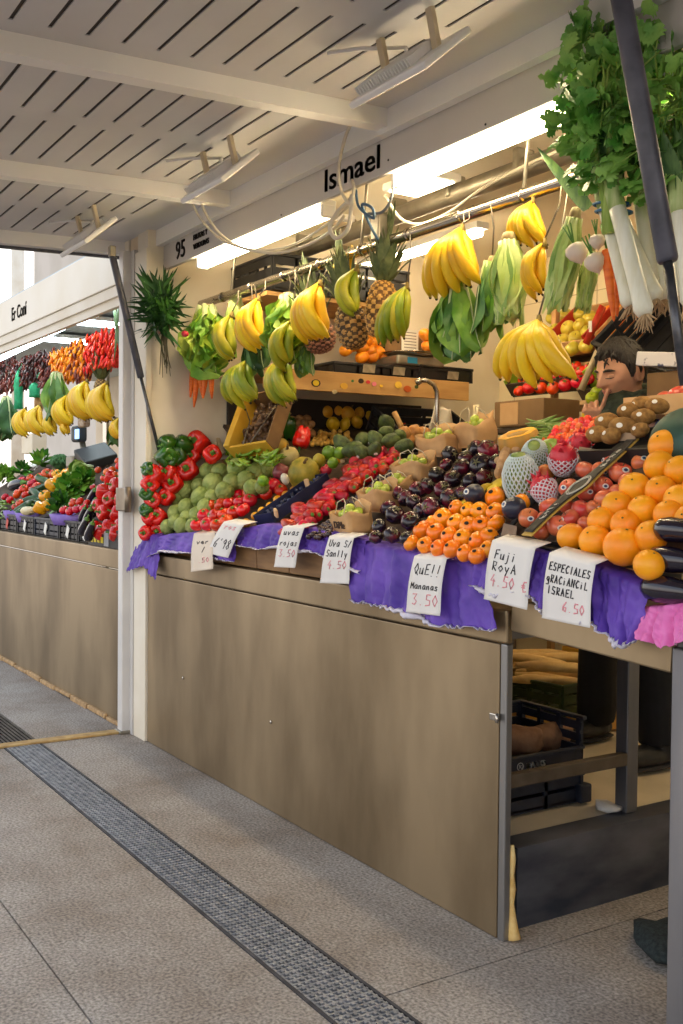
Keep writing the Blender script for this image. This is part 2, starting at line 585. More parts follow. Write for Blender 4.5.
# ---- stainless counter
root = empty('market_counter', 'long brushed steel counter front under the fruit display', 'counter', (-3.44, Y0, 0))
g = G(); g.box((-3.44, Y0 + 0.012, 0.41), (2.556, 0.02, 0.816), bev=0.003); local(g.build('front_panel', M_STEEL), root)
g = G(); g.box((-3.432, Y0 + 0.012, 0.868), (2.60, 0.024, 0.092), bev=0.006)
g.box((-3.432, Y0 + 0.24, 0.907), (2.60, 0.46, 0.014)); local(g.build('ledge', M_STEEL), root)
g = G(); g.box((-2.147, Y0 + 0.016, 0.41), (0.026, 0.024, 0.82), bev=0.004); local(g.build('edge_strip', mat('edge_aluminium', rgb(150, 148, 146), rough=.35, metal=.8)), root)
for (px, py) in ((183, 678), (271, 722)):
    p = at(px, py, Y=Y0)
    g = G(); g.ball((p.x, Y0 - 0.001, p.z), (0.007, 0.004, 0.007), 8, 5); local(g.build('screw', M_CHROME), root)
p = at(495, 716, Y=Y0)
g = G(); g.box((p.x + .005, Y0 - 0.006, p.z), (0.028, 0.016, 0.02), bev=.003); g.tube([(p.x + .02, Y0 - .01, p.z + .012), (p.x + .024, Y0 - .014, p.z - .014)], .005, 6)
local(g.build('latch', M_CHROME), root)
g = G()
pts = [(at(508, y, Y=1.92).x + (0.010 if y < 900 else 0.022), 1.915, at(508, y, Y=1.915).z) for y in (850, 870, 890, 905, 920, 930)]
g.tube([(-2.140, 1.925, 0.262), (-2.139, 1.925, 0.22), (-2.142, 1.925, 0.18), (-2.139, 1.925, 0.14), (-2.142, 1.925, 0.10), (-2.137, 1.925, 0.06), (-2.132, 1.925, 0.03), (-2.126, 1.925, 0.004)], [.006, .010, .008, .011, .009, .012, .015, .019], 8)
local(g.build('foam_strip', M_FOAM), root)

# ---- open steel frame at the counter's end
root = empty('steel_stand', 'dark steel leg stand standing on the platform in the opening beside the counter', 'frame', (-2.25, 2.5, 0.23))
g = G(); g.box((-2.262, 2.51, 0.54), (0.05, 0.05, 0.62), bev=.004); local(g.build('leg', M_STEEL_D), root)
g = G(); g.box((-2.25, 1.985, 0.46), (0.035, 0.035, 0.46), bev=.004); local(g.build('leg', M_STEEL_D), root)
g = G(); g.box((-2.25, 2.24, 0.402), (0.03, 0.49, 0.04), bev=.004); local(g.build('rail', mat('worn_rail', rgb(82, 72, 60), rgb(110, 98, 84), 9, .5, metal=.5)), root)
g = G(); g.box((-2.25, 2.24, 0.83), (0.04, 0.55, 0.03)); local(g.build('top_rail', M_STEEL_D), root)
g = G(); g.ball((-2.30, 2.46, 0.243), (0.05, 0.04, 0.014), 9, 5, fn=lambda d: 1 + .25 * math.sin(7 * d.x + 5 * d.y))
tag(g.build('crumpled_paper', mat('paper_white', rgb(206, 204, 200), rgb(226, 224, 220), 20, .8)), 'crumpled white paper wedged at the foot of the dark steel leg', 'paper')

# ---- steel counter flap across the passage and the panel on the right
g = G()
a, b = at(510.5, 631.5, Y=Y0), at(668, 673.5, Y=Y0)
ang = math.atan2(b.z - a.z, b.x - a.x)
g.box(((a.x + b.x) / 2, Y0 + 0.02, (a.z + b.z) / 2 + 0.045), (b.x - a.x + 0.01, 0.03, 0.09), rot=(0, -ang, 0), bev=.005)
g.box(((a.x + b.x) / 2, Y0 + 0.3, (a.z + b.z) / 2 + 0.075), (b.x - a.x + 0.01, 0.55, 0.02), rot=(0, -ang, 0))
tag(g.build('counter_flap', M_STEEL), 'steel counter flap bridging the passage under the apples and oranges', 'counter flap')
g = G()
g.box((-1.25, Y0 + 0.012, 0.445), (0.65, 0.02, 0.89), bev=.004)
g.box((-1.25, Y0 + 0.3, 0.895), (0.65, 0.56, 0.016))
g.box((-1.568, Y0 + 0.3, 0.445), (0.014, 0.56, 0.89))
tag(g.build('steel_cabinet', M_STEEL_D), 'dark steel cabinet at the right edge beyond the open passage', 'cabinet')

# ---- pole with hinge
root = empty('pole', 'white square metal pole between the two stalls', 'pole', (-4.955, Y0 - 0.02, 0))
g = G(); g.box((-4.955, Y0 - 0.02, 1.2), (0.062, 0.062, 2.40), bev=.006); g.box((-4.905, Y0 + .005, 1.2), (0.04, 0.03, 2.40)); local(g.build('shaft', mat('pole_enamel', rgb(206, 202, 198), rgb(222, 218, 212), 3, .4)), root)
g = G(); g.box((-4.955, Y0 - 0.02, 0.008), (0.085, 0.085, 0.016), bev=.004); local(g.build('foot_plate', M_GALV), root)
g = G(); g.box((-4.90, Y0 - 0.057, 1.172), (0.155, 0.02, 0.115), bev=.005); g.tube([(-4.825, Y0 - .06, 1.11), (-4.825, Y0 - .06, 1.235)], .016, 10)
local(g.build('hinge', mat('hinge_metal', rgb(120, 106, 90), rgb(150, 136, 118), 14, .4, metal=.8)), root)

# ---- fascia sign over the display
root = empty('shop_sign', 'pale grey name board with black lettering above the fruit display', 'sign', (-2.0, 1.98, 2.34))
g = G(); g.box((-1.87, 1.98, 2.348), (5.74, 0.02, 0.125), bev=.003); local(g.build('board', mat('sign_board', rgb(206, 202, 200), rgb(214, 210, 208), 2, .45)), root)
RX = Matrix.Rotation(PI / 2, 4, 'X')
def sign_text(txt, x, z, size, sx=1.0, bold=0.0, parent=root, y=1.968, material=None):
    o = lettering('lettering', txt, size, material or M_INK, parent, Matrix.Translation((x, y, z)) @ RX, sx, bold)
    return local(o, parent)
sign_text('Ismael', -3.245, 2.312, 0.112, 1.30, 0.0012)
sign_text('95', -4.585, 2.308, 0.115, 0.98, 0.001)
sign_text('FRUTAS Y', -4.385, 2.360, 0.034, 1.0, .001)
sign_text('VERDURAS', -4.385, 2.318, 0.034, 1.0, .001)
for px, py in ((485, 143), (388, 160), (565, 95), (281, 215)):
    p = at(px, py, Y=1.968)
    g = G(); g.ball((p.x, 1.969, max(2.30, min(2.39, p.z))), (0.004, 0.003, 0.004), 7, 4); local(g.build('screw', M_INK), root)

# ---- raised shutter serving as awning
TA = math.radians(2.0)
def aw(x, y, h=0.0):
    return Vector((x, y, 2.47 + h + (y - Y0) * math.tan(TA)))
awn = empty('awning', 'raised white slatted shutter held out over the counter as an awning', 'awning', (-3.0, Y0, 2.43))
XA0, XA1, YA0, YA1 = -5.10, -0.3, 0.36, 1.93
beams = [-3.955, -2.815, -1.675]
g = G()
def abox(g, x0, x1, y0, y1, h0, h1, m=0):
    vs = [aw(x, y, h) for h in (h0, h1) for x, y in ((x0, y0), (x1, y0), (x1, y1), (x0, y1))]
    g.add(vs, [(3, 2, 1, 0), (4, 5, 6, 7), (0, 1, 5, 4), (1, 2, 6, 5), (2, 3, 7, 6), (3, 0, 4, 7)], m, False)
edges = [XA0] + beams + [XA1]
cols = []
for a, b in zip(edges[:-1], edges[1:]):
    mid = (a + b) / 2
    cols += [(a + 0.10, mid - 0.045), (mid + 0.045, b - 0.09)]
ys = [0.41 + 0.1 * k for k in range(14)]
sh = G()
for cx0, cx1 in cols:
    prev = YA0
    for y in ys:
        abox(sh, cx0, cx1, prev, y - 0.006, 0, 0.004); prev = y + 0.006
    abox(sh, cx0, cx1, prev, YA1, 0, 0.004)
xs = [XA0] + [v for c in cols for v in c] + [XA1]
for k in range(0, len(xs), 2):
    abox(sh, xs[k], xs[k + 1], YA0, YA1, 0, 0.004)
local(sh.build('slatted_sheet', M_AWN), awn)
g = G(); abox(g, XA0, XA1, YA0, YA1, 0.005, 0.03); local(g.build('top_sheet', mat('slot_shade', rgb(62, 52, 44), rough=.7)), awn)  # dark colour stands in for the shade inside the slots
for bx in beams:
    g = G(); abox(g, bx - 0.028, bx + 0.028, YA0, YA1 + 0.005, -0.058, 0.0); local(g.build('beam', M_WHITE), awn)
g = G(); abox(g, XA0 - 0.02, XA0 + 0.05, YA0, YA1 + .03, -0.062, 0.06); local(g.build('end_beam', M_WHITE), awn)
g = G(); abox(g, XA0 - 0.02, XA0 + 0.0, YA0, YA1 - .03, -0.075, -0.062); local(g.build('gasket', M_RUBBER), awn)
g = G(); abox(g, XA0 - 0.02, XA1, YA1, YA1 + .034, -0.075, 0.06); local(g.build('hinge_rail', M_WHITE), awn)
g = G(); abox(g, XA0 - 0.02, XA1, YA0 - .04, YA0, -0.062, 0.06); local(g.build('front_rail', M_WHITE), awn)

# ---- gas struts
def strut(name, a, b, c, r1, r2, label):
    a, b, c = Vector(a), Vector(b), Vector(c)
    rt = empty(name, label, 'strut', a)
    g = G(); g.tube([a, a.lerp(b, .03), b - (b - a) * .01, b], [r1 * .8, r1, r1, r1 * .85], 14); local(g.build('cylinder', M_RUBBER), rt)
    g = G(); g.tube([b, c], r2, 10); local(g.build('rod', mat('rod_steel', rgb(70, 72, 78), rgb(96, 96, 100), 30, .35, metal=.7)), rt)
    g = G(); g.box(a + Vector((0, 0, .012)), (.035, .03, .05), bev=.005); local(g.build('bracket', M_GALV), rt)
    return rt
ta, tb, tc_ = at(112, 254, X=-4.72), at(141, 378, X=-4.715), at(160, 455, X=-4.71)
strut('gas_strut', ta, tb, tc_, 0.017, 0.008, 'thin black gas strut from the awning down to the wall beside the peppers')
_a, _b = at(619, -14, X=-1.56), at(668, 262, X=-1.47)
_a = _a + (_a - _b) * ((2.405 - _a.z) / (_a.z - _b.z))
strut('gas_strut', _a, at(668, 262, X=-1.47), at(685, 385, X=-1.43), 0.0225, 0.011, 'thick black gas strut crossing in front of the celery and leeks')

# ---- floodlights under the awning
def flood(px, py, n, label):
    c = at(px, py, plane=((0, Y0, 2.40), (0, -math.tan(TA), 1)))
    rt = empty('floodlight', label, 'floodlight', c)
    R = (math.radians(41), 0, 0)
    g = G(); g.box((0, 0, -0.05), (0.34, 0.19, 0.020), rot=R, bev=.006)
    for k in range(20):
        g.box((-0.15 + k * .0125, -.012, -0.032), (0.003, 0.13, 0.022), rot=R)
    g.build('housing', M_WHITE, rt)
    g = G(); g.box((0, 0.0075, -0.0585), (0.29, 0.155, 0.003), rot=R); g.build('glass', mat('flood_glass', rgb(214, 206, 190), rough=.2), rt)
    for s in (-1, 1):
        g = G(); g.box((s * .11, 0.0, 0.012), (0.024, 0.016, 0.11), rot=(.25, 0, 0), bev=.003)
        g.build('bracket', mat('bracket_paint', rgb(214, 196, 160), rgb(222, 206, 176), 8, .5), rt)
    g = G(); g.tube([(-.05, .03, .02), (-.08, .05, .045), (-.12, .02, .05), (-.16, -.04, .05), (-.24, -.10, .052)], .006, 6); g.build('cable', M_WHITE, rt)
    return rt
flood(408, 50, 0, 'white floodlight under the awning, nearest the top edge')
flood(219, 163, 1, 'white floodlight under the awning in the middle bay')
flood(88, 226, 2, 'white floodlight under the awning at its far left end')

# ---- lights of the stall
def batten(x0, x1, label):
    rt = empty('tube_light', label, 'light', ((x0 + x1) / 2, 2.027, 2.282))
    L = x1 - x0
    g = G(); g.box((0, 0, 0.018), (L, 0.065, 0.02), bev=.004); g.build('housing', M_WHITE, rt)
    g = G(); g.box((0, 0, -0.016), (L - .03, 0.055, 0.045), bev=.016); g.build('diffuser', M_WARM, rt)
    for s in (-1, 1):
        g = G(); g.box((s * (L / 2 - .008), 0, -.014), (.02, .06, .05), bev=.006); g.build('end_cap', M_WHITE, rt)
batten(-4.42, -3.30, 'glowing warm tube light under the name board, left of the hanging cables')
batten(-2.86, -1.72, 'glowing warm tube light under the name board, above the bananas')
def panel(x, y, z, lit, label, s=.22):
    rt = empty('ceiling_panel', label, 'light', (x, y, z))
    g = G(); g.box((0, 0, 0), (s * 1.3, s * .8, .03), bev=.006); g.build('frame', M_WHITE, rt)
    g = G(); g.box((0, 0, -.016), (s * 1.1, s * .62, .006)); g.build('lens', M_WARM2 if lit else M_TILE, rt)
panel(-3.30, 2.45, 2.44, True, 'small lit square lamp hung below the ceiling behind the name board')
panel(-4.05, 2.45, 2.44, False, 'small unlit square lamp behind the left tube light')
for (x, y, z, L, lb) in ((-4.2, 3.1, 2.42, 1.0, 'warm tube light deep in the stall behind the pineapples'), (-2.0, 3.3, 2.44, 1.2, 'warm tube light on the ceiling above the vendor')):
    rt = empty('tube_light', lb, 'light', (x, y, z))
    g = G(); g.box((0, 0, .03), (L, .07, .03)); g.build('housing', M_WHITE, rt)
    g = G(); g.tube([(-L / 2 + .02, 0, 0), (L / 2 - .02, 0, 0)], .022, 10); g.build('tube', M_WARM, rt)

# ---- pipe, hanging rail
g = G(); a, b = at(238, 273, Y=2.62), at(560, 158, Y=2.62)
zc = (a.z + b.z) / 2 
g.tube([(-4.73, 2.62, zc), (-1.0, 2.62, zc)], .038, 12)
for k in range(9):
    g.box((-4.5 + k * .4, 2.62, zc + .03), (.03, .09, .09), bev=.01)
tag(g.build('ceiling_pipe', M_GALV), 'thick grey pipe running under the stall ceiling behind the chrome rail', 'pipe')
RZ = 2.14; RY = 2.17
g = G(); g.tube([(-4.735, RY, RZ), (-0.9, RY, RZ)], .020, 14)
for k in range(12):
    g.tube([(-4.5 + k * .3, RY, RZ), (-4.488 + k * .3, RY, RZ)], .0235, 12)
rail_ = tag(g.build('hanging_rail', M_CHROME), 'long chrome rail from which bananas, lettuces and pineapples hang', 'rail')
for x in (-4.4, -3.3, -2.4, -1.3):
    g = G(); g.tube([(x, RY, RZ), (x, RY + .02, 2.35), (x, RY + .04, 2.54)], .006, 6)
    g.build('hanger_rod', M_GALV, rail_)
# ================================================================== KINDS OF PRODUCE (prototypes)
M_STEMG = mat('green_stem', rgb(70, 120, 40), rgb(110, 150, 60), 30, .6)
M_STEMB = mat('brown_stem', rgb(96, 74, 44), rgb(130, 104, 66), 40, .8)
M_STICK = mat('fruit_sticker', rgb(232, 230, 222), rough=.4)
M_STICKD = mat('sticker_print', rgb(40, 70, 110), rough=.4)


def round_body(r, sq=0.9, dimple=0.12, n=16, k=10, lobes=0, la=0.0, g=None, m=0):
    prof = []
    for i in range(k + 1):
        ph = PI * i / k
        rr = r * math.sin(ph)
        z = -r * sq * math.cos(ph)
        d = dimple * r * math.exp(-(rr / (0.38 * r)) ** 2)
        z += d if z < 0 else -d
        prof.append((max(rr, 0.0004), z))
    fn = None
    if lobes:
        fn = lambda w, t, rr, z: (rr * (1 + la * math.cos(lobes * w) * math.sin(PI * t)), z)
    g = g or G()
    return g.lathe(prof, n, fn, m)


def sticker(parent, r, z, lat=0.6, lon=-PI / 2, size=.011, dark=True, m=None):
    """an oval sticker lying on the skin"""
    d = Vector((math.cos(lat) * math.cos(lon), math.cos(lat) * math.sin(lon), math.sin(lat)))
    c = Vector((d.x * r, d.y * r, d.z * r * z))
    q = d.to_track_quat('Z', 'Y').to_matrix().to_4x4()
    mx = Matrix.Translation(c) @ q
    g = G()
    for s, zz, mm in ((1, 0.0006, 0), (.55, 0.0012, 1)):
        if mm and not dark: continue
        vs = [mx @ Vector((size * s * math.cos(2 * PI * j / 12), size * .8 * s * math.sin(2 * PI * j / 12), zz)) for j in range(12)]
        vs += [mx @ Vector((size * s * math.cos(2 * PI * j / 12), size * .8 * s * math.sin(2 * PI * j / 12), zz - .002)) for j in range(12)]
        g.add(vs, [tuple(range(12))] + [(j, (j + 12), (j + 1) % 12 + 12, (j + 1) % 12) for j in range(12)], mm, False)
    return g.build('sticker', [m or M_STICK, M_STICKD], parent)


# bell peppers
def bell_pepper(name, mt):
    g = G()
    prof = [(.004, -.046), (.018, -.050), (.033, -.040), (.041, -.015), (.044, .012), (.042, .030), (.034, .042), (.020, .044), (.008, .034), (.002, .030)]
    g.lathe(prof, 24, lambda w, t, r, z: (r * (1 + .11 * math.cos(4 * w + .4 * math.sin(2 * w)) * (0.4 + t * .6)), z - .006 * math.cos(4 * w) * (1 - t)))
    r = g.build(name, mt)
    s = G()
    s.lathe([(.015, .033), (.016, .0365), (.009, .040), (.0055, .046), (.005, .062), (.0065, .066), (.001, .067)], 10)
    kids(r, s.build('stem', M_STEMG, r))
    return r
M_PEPR = mat('pepper_red', rgb(200, 14, 10), rgb(226, 34, 22), 18, .16, vary=.16, coat=.4)
M_PEPG = mat('pepper_green', rgb(28, 74, 18), rgb(52, 104, 26), 16, .2, vary=.2, coat=.4)
red_pepper = Kind(bell_pepper('red_bell_pepper', M_PEPR), 'pepper')
green_pepper = Kind(bell_pepper('green_bell_pepper', M_PEPG), 'pepper')

# artichoke
def artichoke():
    M = mat('artichoke_green', rgb(118, 138, 62), rgb(166, 178, 100), 22, .55, vary=.12, detail=3)
    g = G()
    g.ball((0, 0, 0), (.036, .036, .037), 12, 8)
    for row, (el, nb, s) in enumerate(((-.75, 7, .020), (-.3, 9, .022), (.12, 9, .022), (.5, 8, .021), (.85, 6, .018), (1.2, 4, .014))):
        for j in range(nb):
            az = 2 * PI * (j + .5 * (row % 2)) / nb
            def f(u, v, az=az, el=el, s=s):
                a = (u - .5) * 2
                wd = s * (1 - .75 * v ** 2) * 1.05
                e = el + (v - .35) * .75
                rad = .0375 + .0065 * math.sin(PI * min(1, v * .8)) + .002 * v - .002 * a * a
                d = Vector((math.cos(e) * math.cos(az), math.cos(e) * math.sin(az), math.sin(e)))
                t = Vector((-math.sin(az), math.cos(az), 0))
                return d * rad + t * (a * wd)
            g.sheet(f, 3, 4)
    r = g.build('artichoke', M)
    s = G(); s.tube([(0, 0, -.034), (.002, 0, -.055)], .009, 8)
    kids(r, s.build('stem', M_STEMG, r))
    return r
artichoke_k = Kind(artichoke(), 'artichoke')

# tomatoes
def tomato(name, mt, r=.031, sq=.84, lobes=0, la=0.0, calyx=True, dark=False):
    b = round_body(r, sq, .16, 20 if lobes else 16, 10, lobes, la).build(name, mt)
    if calyx:
        g = G()
        for j in range(5):
            a = 2 * PI * j / 5
            d = Vector((math.cos(a), math.sin(a), 0)); t = Vector((-d.y, d.x, 0))
            z0 = r * sq - .16 * r
            g.sheet(lambda u, v: d * (v * r * .5) + t * ((u - .5) * r * .2 * (1 - v)) + Vector((0, 0, z0 + .002 + .12 * r * math.sin(PI * v))), 2, 3)
        g.tube([(0, 0, r * sq - .2 * r), (.001, .001, r * sq + .12 * r)], r * .06, 5)
        kids(b, g.build('calyx', M_STEMG if not dark else mat('dry_calyx', rgb(96, 92, 60), rgb(130, 124, 84), 40, .8), b))
    return b
M_TOM = mat('tomato_red', rgb(204, 20, 8), rgb(228, 50, 14), 14, .2, vary=.14, hue=.012, coat=.3)
tomato_k = Kind(tomato('tomato', M_TOM), 'tomato')
M_PURP = mat('purple_tomato_skin', rgb(26, 14, 28), rgb(120, 18, 44), 16, .26, vary=.35, coat=.25, lo=.48, hi=.74, detail=2)
purple_k = Kind(tomato('purple_tomato', M_PURP, .034, .86, 7, .06, True, True), 'tomato')

# persimmon
def persimmon():
    M = mat('persimmon_skin', rgb(248, 124, 0), rgb(255, 156, 14), 14, .28, vary=.08, hue=.01, coat=.2)
    b = round_body(.0315, .82, .1, 18, 10, 4, .035).build('persimmon', M)
    g = G()
    g.ball((0, 0, .0245), (.0085, .0065, .0025), 10, 5)
    kids(b, g.build('blossom_scar', mat('dark_scar', rgb(34, 26, 20), rough=.7), b))
    return b
persimmon_k = Kind(persimmon(), 'persimmon')

# orange
def orange():
    M = mat('orange_peel', rgb(252, 148, 4), rgb(255, 172, 22), 10, .38, vary=.05, hue=.008, bump=.18, bscale=420)
    b = round_body(.0455, .97, .04, 22, 14).build('orange', M)
    g = G(); g.ball((0, 0, .0425), (.0035, .003, .0018), 7, 4)
    kids(b, g.build('stem_scar', mat('orange_scar', rgb(96, 92, 40), rough=.8), b))
    return b
orange_k = Kind(orange(), 'orange')

# apples
def apple(name, c1, c2, r=.034, st=True, hue=.01):
    M = mat(name + '_skin', c1, c2, 16, .28, vary=.1, hue=hue, coat=.3, lo=.3, hi=.75, stretch=(1, 1, .4))
    b = round_body(r, .88, .25, 18, 12, 5, .02).build(name, M)
    g = G(); g.tube([(0, 0, r * .6), (.002, 0, r * .9)], .0015, 5)
    kids(b, g.build('stem', M_STEMB, b))
    if st:
        kids(b, sticker(b, r, .9, .75, -PI / 2, .0105))
    return b
apple_k = Kind(apple('pink_apple', rgb(206, 62, 48), rgb(232, 140, 92)), 'apple')
green_apple_k = Kind(apple('green_apple', rgb(150, 176, 30), rgb(184, 200, 60), .036, False), 'apple')
yellow_apple_k = Kind(apple('yellow_apple', rgb(206, 186, 50), rgb(224, 206, 84), .036, False), 'apple')

# strawberry
def strawberry():
    M = mat('strawberry_red', rgb(142, 2, 6), rgb(204, 20, 8), 26, .36, vary=.34, hue=.012, coat=.05, bump=.25, bscale=260)
    g = G(); g.lathe([(.001, -.034), (.006, -.031), (.012, -.020), (.0165, -.004), (.018, .010), (.0155, .018), (.007, .021), (.001, .020)], 12)
    b = g.build('strawberry', M)
    c = G()
    for j in range(6):
        a = 2 * PI * j / 6
        d = Vector((math.cos(a), math.sin(a), 0)); t = Vector((-d.y, d.x, 0))
        c.sheet(lambda u, v: d * (v * .016) + t * ((u - .5) * .010 * math.sin(PI * min(1, .15 + v * .85))) + Vector((0, 0, .0215 - .006 * v * v)), 2, 3)
    kids(b, c.build('calyx', M_STEMG, b))
    return b
strawberry_k = Kind(strawberry(), 'strawberry')

# small round things: one mesh each
def small(name, cat, r, c1, c2, rough=.3, sq=1.0, vary=.2, hue=0.0, bump=0, n=10, k=7, coat=.2, dim=.0, lump=0):
    M = mat(name + '_skin', c1, c2, 40, rough, vary=vary, hue=hue, bump=bump, bscale=150, coat=coat)
    g = G()
    if lump:
        ph = [random.random() * 6 for _ in range(6)]
        g.ball((0, 0, 0), (r, r, r * sq), n, k, fn=lambda d: 1 + lump * (math.sin(3 * d.x + ph[0]) + math.sin(4 * d.y + ph[1]) + math.sin(3.5 * d.z + ph[2])) / 3)
    else:
        round_body(r, sq, dim, n, k, g=g)
    return Kind(g.build(name, M), cat)
cherry_k = small('cherry', 'cherry', .0115, rgb(28, 8, 14), rgb(62, 10, 20), .15, .95, coat=.5)
grape_k = small('green_grape', 'grape', .0125, rgb(150, 170, 50), rgb(190, 204, 90), .25, 1.05)
yplum_k = small('yellow_plum', 'plum', .0185, rgb(230, 150, 10), rgb(246, 184, 30), .35, .95)
walnut_k = small('walnut', 'walnut', .0185, rgb(150, 108, 66), rgb(190, 146, 96), .7, 1.1, lump=.14, bump=.6)
lemon_k = None
potato_k = small('small_potato', 'potato', .018, rgb(214, 164, 66), rgb(236, 192, 98), .55, .75, lump=.2)
lime_k = small('lime', 'lime', .022, rgb(84, 130, 20), rgb(126, 164, 40), .35, 1.1, n=14, k=9)
cherry_tomato_k = small('cherry_tomato', 'tomato', .0135, rgb(218, 52, 14), rgb(240, 96, 20), .2, .95, hue=.02, coat=.4)
mandarin_k = small('mandarin', 'mandarin', .036, rgb(236, 130, 12), rgb(246, 154, 26), .4, .85, n=16, k=10, dim=.1, bump=.2)
onion_k = small('brown_onion', 'onion', .036, rgb(172, 112, 54), rgb(206, 150, 84), .4, .9, n=14, k=9, dim=-.2)

def lemon(name='lemon', r=.034, c1=rgb(226, 176, 24), c2=rgb(240, 196, 44)):
    M = mat(name + '_peel', c1, c2, 12, .4, vary=.08, hue=.01, bump=.2, bscale=260)
    g = G(); g.lathe([(.001, -r * 1.42), (r * .18, -r * 1.36), (r * .38, -r * 1.18), (r * .8, -r * .7), (r, 0), (r * .8, r * .7), (r * .36, r * 1.12), (r * .14, r * 1.3), (.001, r * 1.34)], 14)
    return g.build(name, M)
lemon_k = Kind(lemon(), 'lemon')

def melon(name, r, sq, c1, c2, ribs=10, ra=.03, bump=.3):
    M = mat(name + '_rind', c1, c2, 26, .5, bump=bump, bscale=90, vary=.05, detail=6)
    b = round_body(r, sq, .05, 30, 14, ribs, ra).build(name, M)
    g = G(); g.tube([(0, 0, r * sq * .9), (.004, 0, r * sq + .012), (.01, 0, r * sq + .02)], [.008, .005, .006], 7)
    kids(b, g.build('stem', M_STEMB, b))
    return b
ymelon_k = Kind(melon('yellow_melon', .045, 1.0, rgb(226, 160, 30), rgb(240, 186, 58), 10, .02), 'melon')

# kiwi
def kiwi():
    M = mat('kiwi_skin', rgb(126, 88, 40), rgb(164, 122, 62), 60, .85, vary=.1, bump=.3)
    g = G(); g.ball((0, 0, 0), (.044, .030, .029), 16, 10)
    b = g.build('kiwi', M)
    kids(b, sticker(b, .0295, 1, .5, -PI / 2, .0095, False))
    return b
kiwi_k = Kind(kiwi(), 'kiwi')

# avocado
def avocado():
    M = mat('avocado_skin', rgb(44, 58, 24), rgb(80, 98, 40), 50, .55, vary=.15, bump=.5, bscale=200)
    g = G(); g.lathe([(.001, -.044), (.016, -.041), (.029, -.028), (.034, -.010), (.030, .012), (.021, .030), (.012, .041), (.004, .045), (.001, .0455)], 16)
    b = g.build('avocado', M)
    kids(b, sticker(b, .032, 1, .1, -PI / 2, .010, False))
    return b
avocado_k = Kind(avocado(), 'avocado')

# aubergine
def aubergine(L=.17, r=.036):
    M = mat('aubergine_skin', rgb(14, 10, 22), rgb(26, 18, 36), 8, .12, coat=.6)
    g = G()
    prof = [(.001, -L / 2), (r * .5, -L / 2 + .006), (r * .86, -L / 2 + .022), (r, -L / 2 + .05), (r * .95, 0), (r * .78, L * .25), (r * .6, L * .42), (r * .5, L * .48), (.001, L * .5)]
    g.lathe(prof, 20)
    b = g.build('aubergine', M)
    c = G()
    c.ball((0, 0, -L / 2 + .0005), (.006, .006, .0025), 8, 4)
    kids(b, c.build('blossom_scar', mat('aubergine_scar', rgb(120, 104, 66), rough=.8), b))
    s = G()
    s.lathe([(r * .56, L * .40), (r * .56, L * .47), (r * .3, L * .52), (.007, L * .55), (.006, L * .68), (.001, L * .69)], 12, lambda w, t, rr, z: (rr, z - (.016 * max(0, math.cos(5 * w)) if t < .2 else 0)))
    kids(b, s.build('calyx', M_STEMG, b))
    return b
aubergine_k = Kind(aubergine(), 'aubergine')

# carrot
def carrot(L=.19, r=.016):
    M = mat('carrot_skin', rgb(226, 96, 22), rgb(244, 126, 40), 18, .5, vary=.06, stretch=(1, 1, 4), bump=.3, bscale=60)
    g = G(); g.lathe([(.001, -L), (.004, -L * .97), (r * .6, -L * .7), (r * .85, -L * .35), (r, -L * .06), (r * .8, 0), (.004, .003)], 12)
    b = g.build('carrot', M)
    s = G()
    for j in range(4):
        s.tube([(0, 0, 0), (.006 * math.cos(j * 1.6), .006 * math.sin(j * 1.6), .03), (.012 * math.cos(j * 1.6), .012 * math.sin(j * 1.6), .07)], .0025, 5)
    kids(b, s.build('leaf_stalks', M_STEMG, b))
    return b
carrot_k = Kind(carrot(), 'carrot')


# ------------------------------------------------------------------ placing
def rows_of(pts, tol):
    """pts: (px, py, ...) -> the same with (row from the front, place from the left)"""
    s = sorted(pts, key=lambda p: -p[1])
    rows, cur, y0 = [], [], None
    for p in s:
        if y0 is None or y0 - p[1] <= tol:
            cur.append(p); y0 = y0 if y0 is not None else p[1]
        else:
            rows.append(cur); cur = [p]; y0 = p[1]
    rows.append(cur)
    out = []
    for i, r in enumerate(rows):
        for j, p in enumerate(sorted(r, key=lambda q: q[0])):
            out.append((p, i + 1, j + 1))
    return out


def plane_of(y, z, deg, lift=0.0):
    a = math.radians(deg)
    n = Vector((0, -math.sin(a), math.cos(a)))
    return (Vector((0, y, z)) + n * lift, n)


def place_list(kind, pts, pl, r_ref, label, group, tol, tilt=(.5, 1.1), size=None, spin=.6, size_var=.06, face=.3):
    """pts: (px, py[, r_px]); every one lands where its sight line meets the plane"""
    out = []
    for (p, i, j) in rows_of(pts, tol):
        if pl == 'wall':
            c = at(p[0], p[1], plane=plane_of(1.955, 1.04, 66)); k = at(p[0], p[1], X=-4.685)
            if depth(k) < depth(c): c = k
        else:
            c = at(p[0], p[1], plane=pl)
        s = 1.0
        if len(p) > 2:
            s = p[2] * depth(c) / F / r_ref
        s *= rnd(1 - size_var, 1 + size_var) * (size or 1)
        o = kind.put(c, (rnd(*tilt), rnd(-.2, .2), rnd(-spin, spin) + face * math.atan2(-c.x, c.y)), s,
                     label % (ORD[i], ORD[j]), group)
        out.append(o)
    return out


